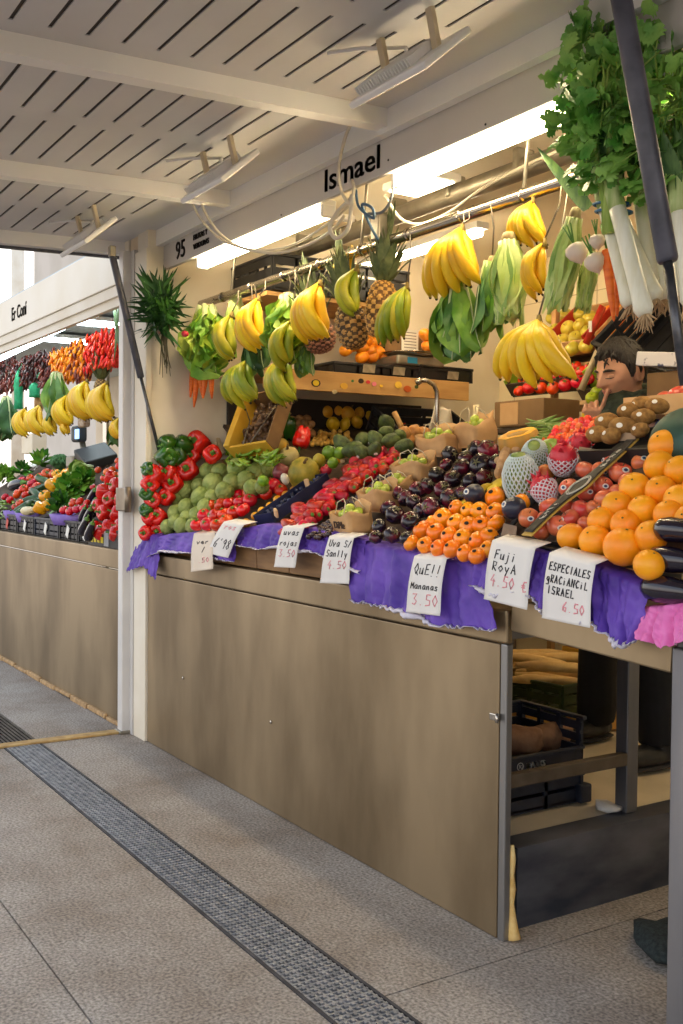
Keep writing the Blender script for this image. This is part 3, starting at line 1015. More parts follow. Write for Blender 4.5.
def pack(kind, poly, pl, r, label, group, tilt=(.3, 1.2), step=(1.95, 1.7), jit=.18, spin=3.1, size=(.9, 1.1), limit=999, layers=0.0, rotfn=None):
    """fill a region of the slope (its outline given in photograph pixels) with rows"""
    P = [at(x, y, plane=pl) for x, y in poly]
    n = Vector(pl[1]); u = Vector((1, 0, 0)); v = n.cross(u); v.normalize()
    if v.z < 0: v = -v
    o = P[0]
    Q = [((p - o).dot(u), (p - o).dot(v)) for p in P]
    a0, a1 = min(q[0] for q in Q), max(q[0] for q in Q)
    b0, b1 = min(q[1] for q in Q), max(q[1] for q in Q)
    k, b, row = 0, b0 + r * .4, 0
    out = []
    while b < b1:
        a = a0 + (r * step[0] * .5 if row % 2 else 0)
        while a < a1:
            if inside((a, b), Q) and k < limit:
                c = o + u * (a + rnd(-jit, jit) * r) + v * (b + rnd(-jit, jit) * r) + n * (rnd(-1, 1) * layers * r)
                rt = rotfn() if rotfn else (rnd(*tilt), rnd(-.3, .3), rnd(-spin, spin))
                out.append(kind.put(c, rt, rnd(*size), label, group)); k += 1
            a += r * step[0]
        b += r * step[1]; row += 1
    return out
# ================================================================== THE MAIN DISPLAY
PL = lambda lift=0.0: plane_of(1.945, 1.065, 26, lift)      # left two thirds
PR = lambda lift=0.0: plane_of(1.945, 1.075, 34, lift)      # right third
PM = lambda lift=0.0: plane_of(1.945, 1.075, 29, lift)

# the boards the produce lies on, and what carries them
M_BOARD = mat('display_board', rgb(60, 46, 34), rgb(84, 66, 48), 6, .8, stretch=(1, 5, 5))
def board(x0, x1, pl, L, label):
    p0, n = pl
    n = Vector(n); v = Vector((0, n.z, -n.y))
    g = G()
    c = Vector(((x0 + x1) / 2, p0.y, p0.z)) + v * (L / 2) - n * .012
    ang = math.atan2(v.z, v.y)
    g.box(c, (x1 - x0, L, .014), rot=(ang, 0, 0))
    o = g.build('display_board', M_BOARD)
    tag(o, label, 'board')
    q = G()
    yb = p0.y + v.y * L - .03; zb = p0.z + v.z * L - .03
    for x in (x0 + .03, x1 - .03):
        q.box((x, yb, (zb + .915) / 2), (.04, .03, zb - .915))
        q.box((x, 1.94, (1.07 + .915) / 2), (.04, .03, 1.05 - .915))
    q.build('legs', M_BOARD, o)
    return o
board(-4.72, -3.32, PL(-.008), .66, 'dark sloping board under the artichokes, tomatoes and strawberries')
board(-3.315, -2.56, PM(-.008), .66, 'dark sloping board under the purple tomatoes and persimmons')
board(-2.555, -1.45, PR(-.008), .66, 'dark sloping board under the pink apples and oranges')
g = G()
for k in range(6):
    g.box((-4.02 + k * .26, 1.912, .985), (.255, .014, .13), rot=(.06, 0, 0), bev=.003)
g.box((-3.37, 1.93, .985), (1.55, .012, .12))
tag(g.build('board_front', M_WOOD), 'brown boards showing between the steel ledge and the purple paper', 'board')

# ---- peppers stacked against the wall
PP = plane_of(1.94, 1.04, 66)
M_CR = mat('black_plastic', rgb(24, 24, 27), rgb(36, 36, 40), 20, .45)
g = G(); g.box((-4.53, 2.24, 1.15), (.36, .12, .44)); g.box((-4.5, 2.12, .96), (.40, .3, .09))
tag(g.build('stacking_box', M_WOOD), 'brown box behind the stacked bell peppers', 'box')
reds = [(199, 443, 12), (193, 456, 9), (212, 455, 10), (155, 476, 11), (168, 472, 10), (188, 470, 11), (173, 484, 11), (153, 500, 9), (167, 497, 9), (158, 517, 10), (147, 533, 8), (157, 531, 8), (150, 518, 8), (150, 484, 9)]
greens = [(168, 443, 9), (184, 445, 9), (166, 457, 11), (178, 457, 10), (147, 493, 8), (147, 511, 7), (150, 470, 8)]
place_list(red_pepper, reds, 'wall', .044, 'red bell pepper in the wall stack, %s row up, %s from the left', 'red bell peppers stacked at the wall', 9, (1.2, 1.6), spin=.4, face=.85)
place_list(green_pepper, greens, 'wall', .044, 'dark green bell pepper in the wall stack, %s row up, %s from the left', 'green bell peppers stacked at the wall', 9, (.9, 1.9), spin=1.0, face=.6)

# ---- artichokes
PA = plane_of(1.93, 1.06, 50)
arts = [(196, 475, 9), (208, 471, 8), (220, 472, 9), (237, 468, 10), (232, 482, 9), (186, 490, 9), (199, 486, 8), (214, 484, 11), (202, 498, 11), (178, 498, 8), (187, 507, 9), (176, 513, 8), (213, 497, 8),
        (197, 514, 8), (168, 527, 8), (183, 526, 9), (194, 526, 8), (206, 507, 9), (176, 522, 8), (188, 518, 8), (225, 491, 9)]
place_list(artichoke_k, arts, PA, .043, 'round green artichoke in the heap, %s row from the front, %s from the left', 'artichokes', 8, (.6, 1.3))
arts2 = [(246, 481, 10), (256, 474, 11), (252, 488, 9), (247, 461, 9), (262, 487, 7), (266, 470, 9)]
place_list(artichoke_k, arts2, PL(.09), .043, 'artichoke behind the tomatoes, %s row from the front, %s from the left', 'artichokes behind the tomatoes', 8, (.4, 1.2))
place_list(lime_k, [(263, 481, 6)], PL(.13), .022, 'bright green lime between artichokes and tomatoes, %s and %s one there', None, 5)

# ---- tomatoes
toms = [(197, 525), (207, 524), (217, 525), (226, 521), (204, 515), (214, 516), (224, 514), (234, 512), (243, 510), (210, 505), (220, 505), (230, 503), (240, 502), (250, 500), (216, 496), (227, 496), (238, 494), (249, 493), (259, 492), (236, 487), (247, 486), (258, 485), (266, 494, 7), (272, 486, 9), (264, 480, 7), (281, 490, 7)]
place_list(tomato_k, [p if len(p) > 2 else (*p, 7.4) for p in toms], PL(.05), .031, 'ripe tomato beside the artichokes, %s row from the front, %s from the left', 'tomatoes beside the artichokes', 7.5, (.2, 1.3))

# ---- yellow plums in a row along the navy punnet
ypl = [(246, 526), (255, 519), (262, 514), (270, 509), (278, 503), (286, 498), (294, 493), (302, 488), (310, 483), (318, 477), (326, 472), (333, 467), (340, 462), (347, 457)]
for k, (x, y) in enumerate(ypl):
    yplum_k.put(at(x, y - 3, plane=PL(.03)), (rnd(0, 1), 0, rnd(-3, 3)), rnd(.95, 1.2), 'small yellow plum, %s from the front in the row behind the navy punnet' % ORD[k + 1], 'row of yellow plums')
p0 = at(266, 524, plane=PL(.02)); p1 = at(322, 484, plane=PL(.02))
ax = (p1 - p0); L = ax.length; ax.normalize()
nrm = Vector(PL()[1]); sd = ax.cross(nrm)
mx = Matrix((( sd.x, ax.x, nrm.x, p0.x), (sd.y, ax.y, nrm.y, p0.y), (sd.z, ax.z, nrm.z, p0.z), (0, 0, 0, 1)))
rt = empty('fruit_punnet', 'long navy punnet of blueberries between yellow plums and strawberries', 'punnet', (0, 0, 0))
rt.matrix_world = mx
M_NAVY = mat('navy_card', rgb(24, 30, 62), rgb(34, 42, 84), 10, .5)
g = G()
g.box((0, L / 2, 0), (.10, L, .004)); g.box((-.05, L / 2, .022), (.004, L, .045)); g.box((.05, L / 2, .022), (.004, L, .045)); g.box((0, 0, .022), (.10, .004, .045)); g.box((0, L, .022), (.10, .004, .045))
g.build('tray', M_NAVY, rt)
g = G()
for k in range(90):
    g.ball((rnd(-.04, .04), rnd(.01, L - .01), rnd(.008, .034)), .0085, 7, 5)
o = g.build('blueberries', mat('blueberry_skin', rgb(26, 32, 60), rgb(54, 62, 98), 60, .5), rt); o['kind'] = 'stuff'

# ---- strawberries and cherries
straw = [(282, 531), (292, 513), (312, 500), (330, 489), (345, 471), (362, 458), (385, 450), (400, 452), (392, 463), (372, 475), (357, 488), (336, 500), (318, 515), (300, 531)]
pack(strawberry_k, straw, PL(.05), .027, 'large glossy red strawberry lying in the heap between navy punnet and dark cherries', 'strawberries', step=(2.0, 1.15), jit=.4, layers=.5, size=(1.1, 1.5), rotfn=lambda: (rnd(1.2, 1.9), rnd(-.5, .5), rnd(.9, 2.3)))
cher = [(306, 536), (328, 522), (346, 504), (366, 492), (378, 478), (396, 468), (402, 470), (392, 484), (372, 497), (352, 507), (337, 520), (330, 537)]
pack(cherry_k, cher, PL(.045), .0115, 'tiny dark cherry in the strip between strawberries and paper bags', 'dark cherries', layers=.7, jit=.4)

# ---- kraft paper bags of green grapes
M_KRAFT = mat('kraft_paper', rgb(186, 142, 92), rgb(208, 166, 116), 9, .8, detail=5, bump=.2, bscale=40)
M_STRING = mat('paper_string', rgb(206, 192, 164), rough=.8)
def kraft_bag(px, py, w, h, d, label, pl, tilt=.25, rz=0.0, text=None, n=14, spread=True):
    c = at(px, py, plane=pl)
    rt = empty('paper_bag', label, 'bag', c, (tilt, 0, rz), 'kraft bags of green grapes')
    g = G()
    ph = rnd(0, 6)
    def side(u, v):
        # around the open bag
        a = u * 4
        k = int(min(3, a)); f = a - k
        W, D = w / 2 * (1 + .12 * v), d / 2 * (1 + .12 * v)
        cs = [(-W, -D), (W, -D), (W, D), (-W, D), (-W, -D)]
        x = cs[k][0] * (1 - f) + cs[k + 1][0] * f; y = cs[k][1] * (1 - f) + cs[k + 1][1] * f
        z = h * v + (.010 * math.sin(9 * u * 2 * PI / 3 + ph) * v) + (.35 * h * v if k == 2 else 0)
        return (x + .004 * math.sin(14 * u + 5 * v + ph), y + .004 * math.sin(11 * u + 7 * v), z)
    g.sheet(side, 24, 5, .0015)
    g.box((0, 0, .003), (w, d, .004))
    g.build('paper', M_KRAFT, rt)
    g = G()
    for s in (-1, 1):
        g.tube([(-w * .25, s * d * .5, h), (-w * .22, s * d * .35, h * 1.5), (w * .0, s * d * .2, h * 1.65), (w * .2, s * d * .3, h * 1.45), (w * .25, s * d * .5, h)], .0018, 5)
    g.build('string_handle', M_STRING, rt)
    g = G(); g.box((0, 0, h * .45), (w * .9, d * .9, h * .72)); g.build('paper_fill', M_KRAFT, rt)
    if text:
        o = lettering('print', text, .036, mat('bag_ink', rgb(70, 50, 36), rough=.7), rt, Matrix.Translation((-w * .33, -d * .5 - .008, h * .35)) @ Matrix.Rotation(PI / 2, 4, 'X'), 1.0, 0.0)
    R = Euler((tilt, 0, rz)).to_matrix()
    for k in range(n):
        a = 2 * PI * k / max(1, n - 4)
        q = Vector((rnd(-.1, .1) * w, rnd(-.1, .1) * d, h * 1.0 + .012)) if k >= n - 4 else Vector((math.cos(a) * w * .33, math.sin(a) * d * .33, h * .88 + rnd(0, .008)))
        grape_k.put(c + R @ q, (rnd(0, 1.5), 0, rnd(0, 6)), rnd(1.05, 1.3), 'green grape in the kraft bag, among ' + label.split(' of ')[0].replace('open ', ''), 'green grapes in kraft bags')
    return rt
BP = PM(.01)
kraft_bag(354, 533, .125, .075, .085, 'open kraft paper bag of green grapes printed at its front, nearest the counter edge', BP, .2, -.1, 'DiMe')
kraft_bag(381, 510, .125, .075, .085, 'open kraft paper bag of green grapes, second from the counter edge', BP, .2, -.1)
kraft_bag(398, 494, .11, .05, .07, 'small kraft paper bag of green grapes, third from the counter edge', BP, .2, -.05, n=9)
kraft_bag(416, 480, .14, .07, .085, 'crumpled kraft paper bag of green grapes, fourth from the counter edge', BP, .2, .1)
kraft_bag(441, 455, .14, .08, .09, 'kraft paper bag of green grapes behind the purple tomatoes at left', BP, .2, .1, n=16)
kraft_bag(478, 446, .13, .09, .09, 'kraft paper bag of green grapes farthest back, left of the pumpkin', BP, .2, -.15, n=12)

# ---- purple tomatoes
purp = [(450, 455, 9), (446, 465, 7), (466, 458, 8), (462, 468, 11), (476, 449, 9), (488, 450, 11), (481, 465, 12), (437, 475, 9), (453, 479, 9), (470, 482, 9), (427, 486, 9), (443, 490, 10), (450, 499, 10), (418, 490, 9), (405, 498, 9), (414, 502, 9),
        (431, 508, 11), (395, 515, 10), (411, 521, 11), (388, 508, 8), (379, 526, 8), (392, 535, 9), (398, 493, 7), (484, 478, 9), (420, 511, 8), (376, 537, 7), (406, 538, 7), (497, 462, 9), (462, 494, 8)]
place_list(purple_k, purp, PM(.055), .034, 'dark purple ribbed tomato, %s row from the front, %s from the left', 'purple tomatoes', 7, (.5, 1.5), spin=1.5)

# ---- persimmons in a yellow-lined tray
pers = [(495, 497, 10), (456, 508, 8), (468, 510, 8), (480, 511, 9), (495, 512, 9), (443, 518, 9), (456, 523, 9), (469, 526, 9), (482, 525, 9), (496, 523, 9), (422, 530, 9), (436, 532, 9), (449, 536, 9), (463, 538, 9), (477, 541, 9), (489, 536, 9), (411, 543, 8), (425, 545, 8), (438, 548, 8), (452, 549, 9), (465, 553, 9), (477, 556, 9), (431, 522, 7), (521, 503, 9), (488, 549, 8)]
place_list(persimmon_k, pers, PR(.045), .0315, 'bright orange persimmon, %s row from the front, %s from the left', 'persimmons', 7, (.7, 1.3), spin=.9, size=1.1)
M_YEL = mat('yellow_card', rgb(218, 186, 24), rgb(232, 202, 50), 6, .6)
a, b = at(408, 545, plane=PR(.03)), at(488, 484, plane=PR(.03))
g = G(); g.tube([a, b], .03, 4, flat=.12)
c, d = at(482, 500, plane=PR(.03)), at(508, 470, plane=PR(.02)); 
g.sheet(lambda u, v: at(487 + 20 * v, 486 - 14 * v + u * 14, plane=PR(.02 + .03 * math.sin(u * 3))), 3, 3, .002)
tag(g.build('card_divider', M_YEL), 'yellow card divider between purple tomatoes and persimmons', 'divider')

# two dark round fruits with stickers
M_IND = mat('indigo_skin', rgb(30, 32, 48), rgb(52, 54, 72), 14, .35, vary=.1)
b_ = round_body(.036, .92, .1, 18, 11).build('indigo_fruit', M_IND)
kids(b_, sticker(b_, .036, .92, .75, -1.9, .012, True))
ik = Kind(b_, 'fruit')
c = at(474, 494, plane=PR(.07)); ik.put(c, (.5, 0, .3), 11 * depth(c) / F / .036, 'dark indigo round fruit on top of the purple tomatoes beside the persimmons')
c = at(514, 508, plane=PR(.075)); ik.put(c, (.4, 0, 0), 12.5 * depth(c) / F / .036, 'dark indigo round fruit with pale sticker at the persimmons beside the apples')

# ---- papaya, dragon fruit, mango in foam nets
M_NET = mat('foam_net', rgb(206, 222, 220), rgb(224, 234, 232), 20, .7)
def net_sleeve(prof, mt=M_NET, n=16, turns=1.0, th=.0026, parent=None, z0=0, z1=1):
    """open diamond net lying on a lathe profile"""
    def pr(t):
        t = min(max(t, 0), 1) * (len(prof) - 1)
        k = min(int(t), len(prof) - 2); f = t - k
        return prof[k][0] * (1 - f) + prof[k + 1][0] * f + .003, prof[k][1] * (1 - f) + prof[k + 1][1] * f
    g = G()
    for s in (-1, 1):
        for j in range(n):
            pts = []
            for q in range(19):
                t = z0 + (z1 - z0) * q / 18
                w = 2 * PI * j / n + s * turns * q / 18 * 2.2
                r, z = pr(t)
                pts.append((r * math.cos(w), r * math.sin(w), z))
            g.tube(pts, th, 4, cap=False)
    return g.build('foam_net', mt, parent)
def papaya(px, py, rp, rot, label, lift=.06, sc=1.0, colour=None):
    c = at(px, py, plane=PR(lift))
    prof = [(.001, -.085), (.022, -.080), (.045, -.055), (.054, -.02), (.052, .02), (.038, .055), (.02, .078), (.001, .084)]
    g = G(); g.lathe(prof, 20)
    M = mat('papaya_skin', rgb(96, 128, 56), rgb(150, 164, 84), 9, .4, vary=.1)
    o = g.build('papaya', M)
    net_sleeve(prof, parent=o, n=24, z0=.04, z1=.84, th=.0026)
    o.location = c; o.rotation_euler = rot; o.scale = (sc,) * 3
    return tag(o, label, 'papaya', 'fruit in foam nets')
papaya(521, 478, 0, (.35, .1, .2), 'large green papaya in a white foam net, beside the ginger root', .07, .98)
papaya(536, 455, 0, (1.0, .5, .4), 'green papaya in a white foam net, lying behind the front papaya', .05, .8)
g = G(); g.ball((0, 0, 0), (.05, .04, .036), 16, 10)
o = g.build('mango', mat('mango_skin', rgb(98, 136, 44), rgb(140, 164, 62), 8, .35)); o.location = at(553, 450, plane=PR(.04)); o.rotation_euler = (.3, .2, .4)
tag(o, 'smooth green mango without net between papayas and dragon fruit', 'mango')
def dragon(px, py, sc, rot, label, lift=.05):
    prof = [(.001, -.046), (.018, -.042), (.033, -.022), (.037, .002), (.032, .024), (.018, .040), (.001, .045)]
    g = G(); g.lathe(prof, 18)
    for row, (t, n_) in enumerate(((.3, 5), (.5, 6), (.72, 5), (.9, 4))):
        for j in range(n_):
            az = 2 * PI * (j + .5 * (row % 2)) / n_
            k = t * 6; i = int(k); f = k - i
            r = prof[i][0] * (1 - f) + prof[min(i + 1, 6)][0] * f; z = prof[i][1] * (1 - f) + prof[min(i + 1, 6)][1] * f
            d = Vector((math.cos(az), math.sin(az), 0)); tt = Vector((-d.y, d.x, 0))
            g.sheet(lambda u, v: d * (r + .010 * v) + tt * ((u - .5) * .016 * (1 - v)) + Vector((0, 0, z + .018 * v)), 2, 3, .001)
    M = mat('dragon_fruit_skin', rgb(186, 30, 60), rgb(220, 70, 84), 18, .4, c3=rgb(206, 44, 60))
    o = g.build('dragon_fruit', M)
    net_sleeve(prof, parent=o, n=14, z0=.02, z1=.55, th=.0022, mt=mat('white_foam_net', rgb(232, 220, 226), rough=.7))
    o.location = at(px, py, plane=PR(lift)); o.rotation_euler = rot; o.scale = (sc,) * 3
    return tag(o, label, 'dragon fruit', 'fruit in foam nets')
dragon(563, 459, 1.12, (.35, .2, .3), 'pink dragon fruit in a white foam net, its red top showing above the apples', .07)
dragon(544, 489, 1.0, (.5, -.5, -.8), 'pink dragon fruit lying low in a foam net between papaya and apples', .05)
dragon(580, 444, .9, (.6, .6, .5), 'dragon fruit in a foam net at the back beside the grey card flap', .05)
g = G(); g.ball((0, 0, 0), (.03, .03, .03), 12, 8)
o = g.build('mango', mat('mango_red', rgb(186, 130, 50), rgb(200, 84, 50), 8, .35)); o.location = at(545, 474, plane=PR(.035)); tag(o, 'small red and yellow mango tucked between papaya and dragon fruit', 'mango')

# ---- pink apples in their box
apples = [(586, 471, 10), (621, 473, 12), (642, 463, 10), (628, 482, 10), (569, 488, 10), (603, 486, 10), (604, 499, 10), (582, 510, 11), (550, 507, 10), (529, 518, 10), (558, 526, 10), (540, 531, 9), (570, 519, 10), (594, 508, 8), (612, 462, 9), (600, 470, 8), (566, 505, 9), (586, 492, 9), (618, 492, 8), (545, 519, 8), (586, 524, 8)]
place_list(apple_k, apples, PR(.045), .034, 'pink red apple, %s row from the front, %s from the left', 'pink apples', 8, (.2, 1.0), spin=2.4, size=1.08)
M_CARD = mat('black_card', rgb(30, 27, 26), rgb(42, 38, 36), 8, .55)
M_CARDI = mat('grey_card', rgb(138, 116, 96), rgb(156, 134, 112), 8, .8)
M_GOLD = mat('gold_print', rgb(196, 158, 70), rough=.4)
rt = empty('apple_box', 'open black cardboard box holding the pink apples with a printed strap', 'box', (0, 0, 0))
def pix_panel(g, q, pl, th, m=0, nn=1):
    """a card panel whose corners sit where the given sight lines meet the plane; built with real thickness"""
    vs = [at(x, y, plane=pl(l)) for x, y, l in q]
    n = (vs[1] - vs[0]).cross(vs[2] - vs[0]).normalized() * th
    g.add(vs + [v - n for v in vs], [(0, 1, 2, 3), (7, 6, 5, 4), (0, 4, 5, 1), (1, 5, 6, 2), (2, 6, 7, 3), (3, 7, 4, 0)], m, False)
g = G()
pix_panel(g, [(497, 535, .045), (600, 560, .045), (600, 551, .0), (497, 544, 0)], PR, .004)
a, b = at(498, 540, plane=PR(.02)), at(592, 556, plane=PR(.02))
g.box((a + b) / 2, ((b - a).length, .006, .05), rot=(PI / 180 * 34, 0, 0))
a, b = at(500, 536, plane=PR(.02)), at(590, 438, plane=PR(.02))
g.tube([a, b], .016, 4, flat=.15)
a, b = at(592, 436, plane=PR(.02)), at(672, 442, plane=PR(.02))
g.box((a + b) / 2, ((b - a).length, .006, .07), rot=(PI / 180 * 34, 0, 0))
g.build('carton', M_CARD, rt)
sa, sb = at(527, 536, plane=PR(.075)), at(634, 439, plane=PR(.085))
sd = (sb - sa); SL = sd.length; sd.normalize(); sn = Vector(PR()[1]); sw = sd.cross(sn)
def strap(u, v, off=0.0, k=1.0):
    t = u
    half = (.020 + .013 * math.exp(-((t - .48) / .11) ** 2)) * k
    return sa + sd * (SL * t) + sw * ((v - .5) * 2 * half) + sn * (.004 * math.sin(6 * t) + off)
g = G(); g.sheet(lambda u, v: strap(u, v), 40, 4, .003); so = g.build('strap', M_GOLD, rt)
g = G(); g.sheet(lambda u, v: strap(.02 + u * .96, v, .0060, .86), 40, 4, .001); g.build('strap_print', M_CARD, so)
g = G()
pts = [strap(.48 + .10 * math.cos(k * PI / 12), .5 + .36 * math.sin(k * PI / 12), .0085) for k in range(25)]
g.tube(pts, .0022, 4)
pts = [strap(.48 + .085 * math.cos(k * PI / 12), .5 + .29 * math.sin(k * PI / 12), .0085) for k in range(25)]
g.tube(pts, .001, 4)
g.build('strap_oval', mat('strap_white', rgb(206, 200, 186), rough=.5), so)
handwriting('lettering', [('Fuji', .13, .36, .28, .042, lambda x, y: strap(x, y, .0075)), ('Roya', .68, .36, .28, .05, lambda x, y: strap(x, y, .0075))], mat('strap_white', rgb(206, 200, 186)), so, .0016)
g = G()
vs = [(512, 519), (501, 541), (514, 545), (520, 530)]
for q in ([(504, 524, .05), (517, 527, .04), (516, 541, .03), (500, 541, .03)], [(580, 447, .06), (600, 450, .06), (604, 463, .04), (576, 466, .04)], [(622, 432, .10), (636, 434, .10), (636, 441, .085), (620, 441, .085)]):
    g = G(); pix_panel(g, q, PR, .003); g.build('inner_flap', M_CARDI, rt)

# ---- oranges
orgs = [(665, 446, 16), (659, 466, 15), (680, 471, 15), (635, 488, 15), (661, 491, 15), (679, 500, 15), (617, 506, 14.5), (643, 510, 14.5), (669, 515, 15), (602, 521, 14), (626, 525, 15), (651, 537, 16), (571, 537, 13.5), (595, 541, 15.5), (623, 547, 19), (649, 565, 15), (690, 520, 15), (697, 490, 15)]
P_O = plane_of(1.925, 1.13, 44)
place_list(orange_k, orgs, P_O, .0455, 'large bright orange, %s row from the front, %s from the left of the pile', 'oranges', 11, (.3, 1.2), spin=1.0, size_var=.0, size=1.06)
g = G()
for s, (x0, x1) in enumerate(((-1.98, -1.5),)):
    q = plane_of(1.96, 1.06, 44)
    c = Vector(((x0 + x1) / 2, q[0].y, q[0].z)) + Vector((0, math.cos(math.radians(44)), math.sin(math.radians(44)))) * .2
    g.box(c, (x1 - x0, .4, .012), rot=(math.radians(44), 0, 0))
tag(g.build('display_board', M_BOARD), 'steep dark board under the pile of oranges', 'board')

# ---- aubergines at the right edge
for k, (px, py, rp, lb) in enumerate(((680, 531, 13, 'glossy black aubergine, topmost of the three at the right edge'), (674, 561, 13.5, 'glossy black aubergine, middle one of the three at the right edge'), (670, 591, 14, 'glossy black aubergine, lowest of the three, on the pink paper'))):
    c = at(px + 6, py, Y=1.895 + (591 - py) * .0006)
    aubergine_k.put(c + Vector((-.012, 0, 0)), (0, PI / 2 + .05, .12 + .05 * k), rp * depth(c) / F / .036 * 1.03, lb, 'aubergines')

# ---- kiwis, watermelon
PK = plane_of(1.905, 1.075, 38.0, .05)
kws = [(629, 411, 9), (643, 417, 9), (607, 422, 9.5), (623, 427, 10), (597, 434, 9), (611, 436, 9), (641, 405, 9), (657, 406, 9), (640, 430, 8)]
place_list(kiwi_k, kws, PK, .030, 'brown kiwi with a white sticker, %s row from the front, %s from the left', 'kiwis', 6, (.0, .5), spin=.5)
g = G(); g.ball((0, 0, 0), (.14, .12, .11), 26, 16)
o = g.build('watermelon', mat('watermelon_rind', rgb(24, 62, 52), rgb(40, 84, 72), 14, .5, detail=5)); o.location = at(688, 440, plane=plane_of(1.905, 1.075, 36, .05)) + Vector((.02, .03, -.02)); o.rotation_euler = (0, .2, .2)
tag(o, 'large dark green watermelon behind the topmost oranges', 'watermelon')
g = G()
a, b = at(588, 447, plane=PK), at(690, 440, plane=PK)
g.box(((a.x + b.x) / 2, (a.y + b.y) / 2 + .12, a.z - .02), (b.x - a.x + .1, .30, .015), rot=(.5, 0, 0))
g.box(((a.x + b.x) / 2, (a.y + b.y) / 2 + .02, a.z - .03), (b.x - a.x + .1, .010, .05), rot=(.5, 0, 0))
o = tag(g.build('fruit_carton', M_CARD), 'black lettered carton under the kiwis behind the apples', 'carton')

# ---- pumpkin, ginger, beans, cherry tomatoes
M_PUMP = mat('pumpkin_rind', rgb(196, 140, 50), rgb(168, 130, 60), 10, .6, stretch=(3, 3, .5))
g = G(); prof = [(.02, -.075), (.05, -.07), (.066, -.04), (.068, -.01), (.064, .012)]
g.lathe(prof, 28, lambda w, t, r, z: (r * (1 + .05 * math.cos(9 * w)), z), cap=True)
o = g.build('pumpkin', M_PUMP); pc = at(518, 437, plane=PR(.07)); o.location = pc; o.rotation_euler = (.35, 0, 0); o.scale = (1.0,) * 3
g = G(); g.lathe([(.0635, .0125), (.055, .016), (.034, .012), (.026, .002), (.001, -.004)], 28, lambda w, t, r, z: (r * (1 + .05 * math.cos(9 * w)), z + .001 * math.sin(5 * w)), cap=False)
g.build('cut_flesh', mat('pumpkin_flesh', rgb(244, 168, 14), rgb(250, 190, 40), 20, .5, bump=.3), o)
tag(o, 'cut half pumpkin with bright yellow flesh behind the papaya', 'pumpkin')
g = G()
gp = [at(x, y, plane=PR(.06)) for x, y in ((499, 470), (503, 462), (505, 453), (511, 448), (513, 441), (520, 438))]
g.tube(gp, [.012, .018, .016, .019, .017, .010], 10)
g.ball(gp[1] + Vector((-.02, 0, .005)), (.02, .013, .013), 9, 6); g.ball(gp[3] + Vector((.02, 0, -.005)), (.022, .013, .013), 9, 6); g.ball(gp[0] + Vector((-.005, 0, -.01)), (.014, .012, .018), 9, 6)
tag(g.build('ginger_root', mat('ginger_skin', rgb(176, 134, 92), rgb(204, 166, 124), 26, .8, bump=.4)), 'knobbly pale ginger root between purple tomatoes and papaya', 'ginger')
def pod(name, c1, c2, L, r, bend):
    g = G(); g.tube([(-L / 2, 0, bend), (-L * .25, 0, bend * .3), (0, 0, 0), (L * .25, 0, bend * .3), (L / 2, 0, bend)], [r * .3, r, r * 1.05, r, r * .25], 7)
    return g.build(name, mat(name + '_skin', c1, c2, 20, .4, vary=.2, coat=.2))
bean_k = Kind(pod('green_bean', rgb(84, 120, 34), rgb(130, 158, 60), .13, .006, .008), 'bean')
PB = PR(.05)
for k in range(20):
    c = at(rnd(538, 556), rnd(421, 440), plane=PB)
    bean_k.put(c, (0, rnd(-.3, .3), rnd(-.4, .9)), rnd(.7, 1), 'slender green bean in the loose heap right of the cut pumpkin', 'green beans')
pack(cherry_tomato_k, [(545, 441), (552, 428), (572, 420), (596, 417), (600, 424), (586, 436), (566, 444)], PR(.055), .0135, 'small orange red cherry tomato in the heap before the vendor', 'cherry tomatoes', layers=.4)
g = G(); a, b = at(547, 450, plane=PR(.02)), at(600, 436, plane=PR(.02))
g.tube([a, b], .022, 6, flat=.25)
g.box(at(574, 432, plane=PR(.03)), (.22, .14, .012), rot=(.6, 0, 0))
tag(g.build('fruit_tray', mat('pale_wood', rgb(192, 148, 98), rgb(212, 172, 122), 6, .7)), 'pale tray holding the cherry tomatoes', 'tray')

# ---- middle of the display: chillies, squash, melons, limes, avocados
chili_k = Kind(pod('green_chilli', rgb(96, 140, 20), rgb(150, 180, 44), .10, .008, .012), 'chilli')
PQ = PL(.11)
for k in range(70):
    u = random.random(); v = random.random()
    c = at(226 + 52 * u, 466 - 13 * v - 3 * u + 2 * math.sin(u * 9), plane=PL(.14 + .05 * random.random()))
    chili_k.put(c, (rnd(-.3, .3), rnd(-.3, .3), rnd(-.7, .7)), rnd(.7, 1.1), 'thin light green chilli in the loose pile behind the artichokes', 'green chillies')
def single(o, px, py, pl, rot, sc, label, cat, grp=None):
    o.location = at(px, py, plane=pl); o.rotation_euler = rot; o.scale = (sc,) * 3
    return tag(o, label, cat, grp)
single(melon('ribbed_squash', .045, .9, rgb(206, 160, 40), rgb(176, 150, 54), 12, .06), 279, 446, PL(.15), (.2, .1, 0), 1.0, 'small ribbed yellow squash behind the green chillies', 'squash')
single(melon('green_melon', .066, 1.2, rgb(128, 126, 36), rgb(186, 160, 52), 9, .02), 304, 474, PL(.075), (.9, .2, .9), 1.05, 'big yellow green mottled melon behind the tomatoes', 'melon')
single(melon('pale_melon', .05, .9, rgb(186, 168, 104), rgb(206, 190, 132), 10, .02), 289, 456, PL(.10), (.6, .2, .4), .95, 'pale netted melon just above the red onion', 'melon')
g = round_body(.04, .85, -.25, 18, 11); o = g.build('red_onion', mat('red_onion_skin', rgb(110, 36, 50), rgb(150, 70, 76), 8, .3, stretch=(6, 6, 1)))
single(o, 281, 472, PL(.085), (.5, .3, 0), 1.0, 'red onion between green melon and tomatoes', 'onion')
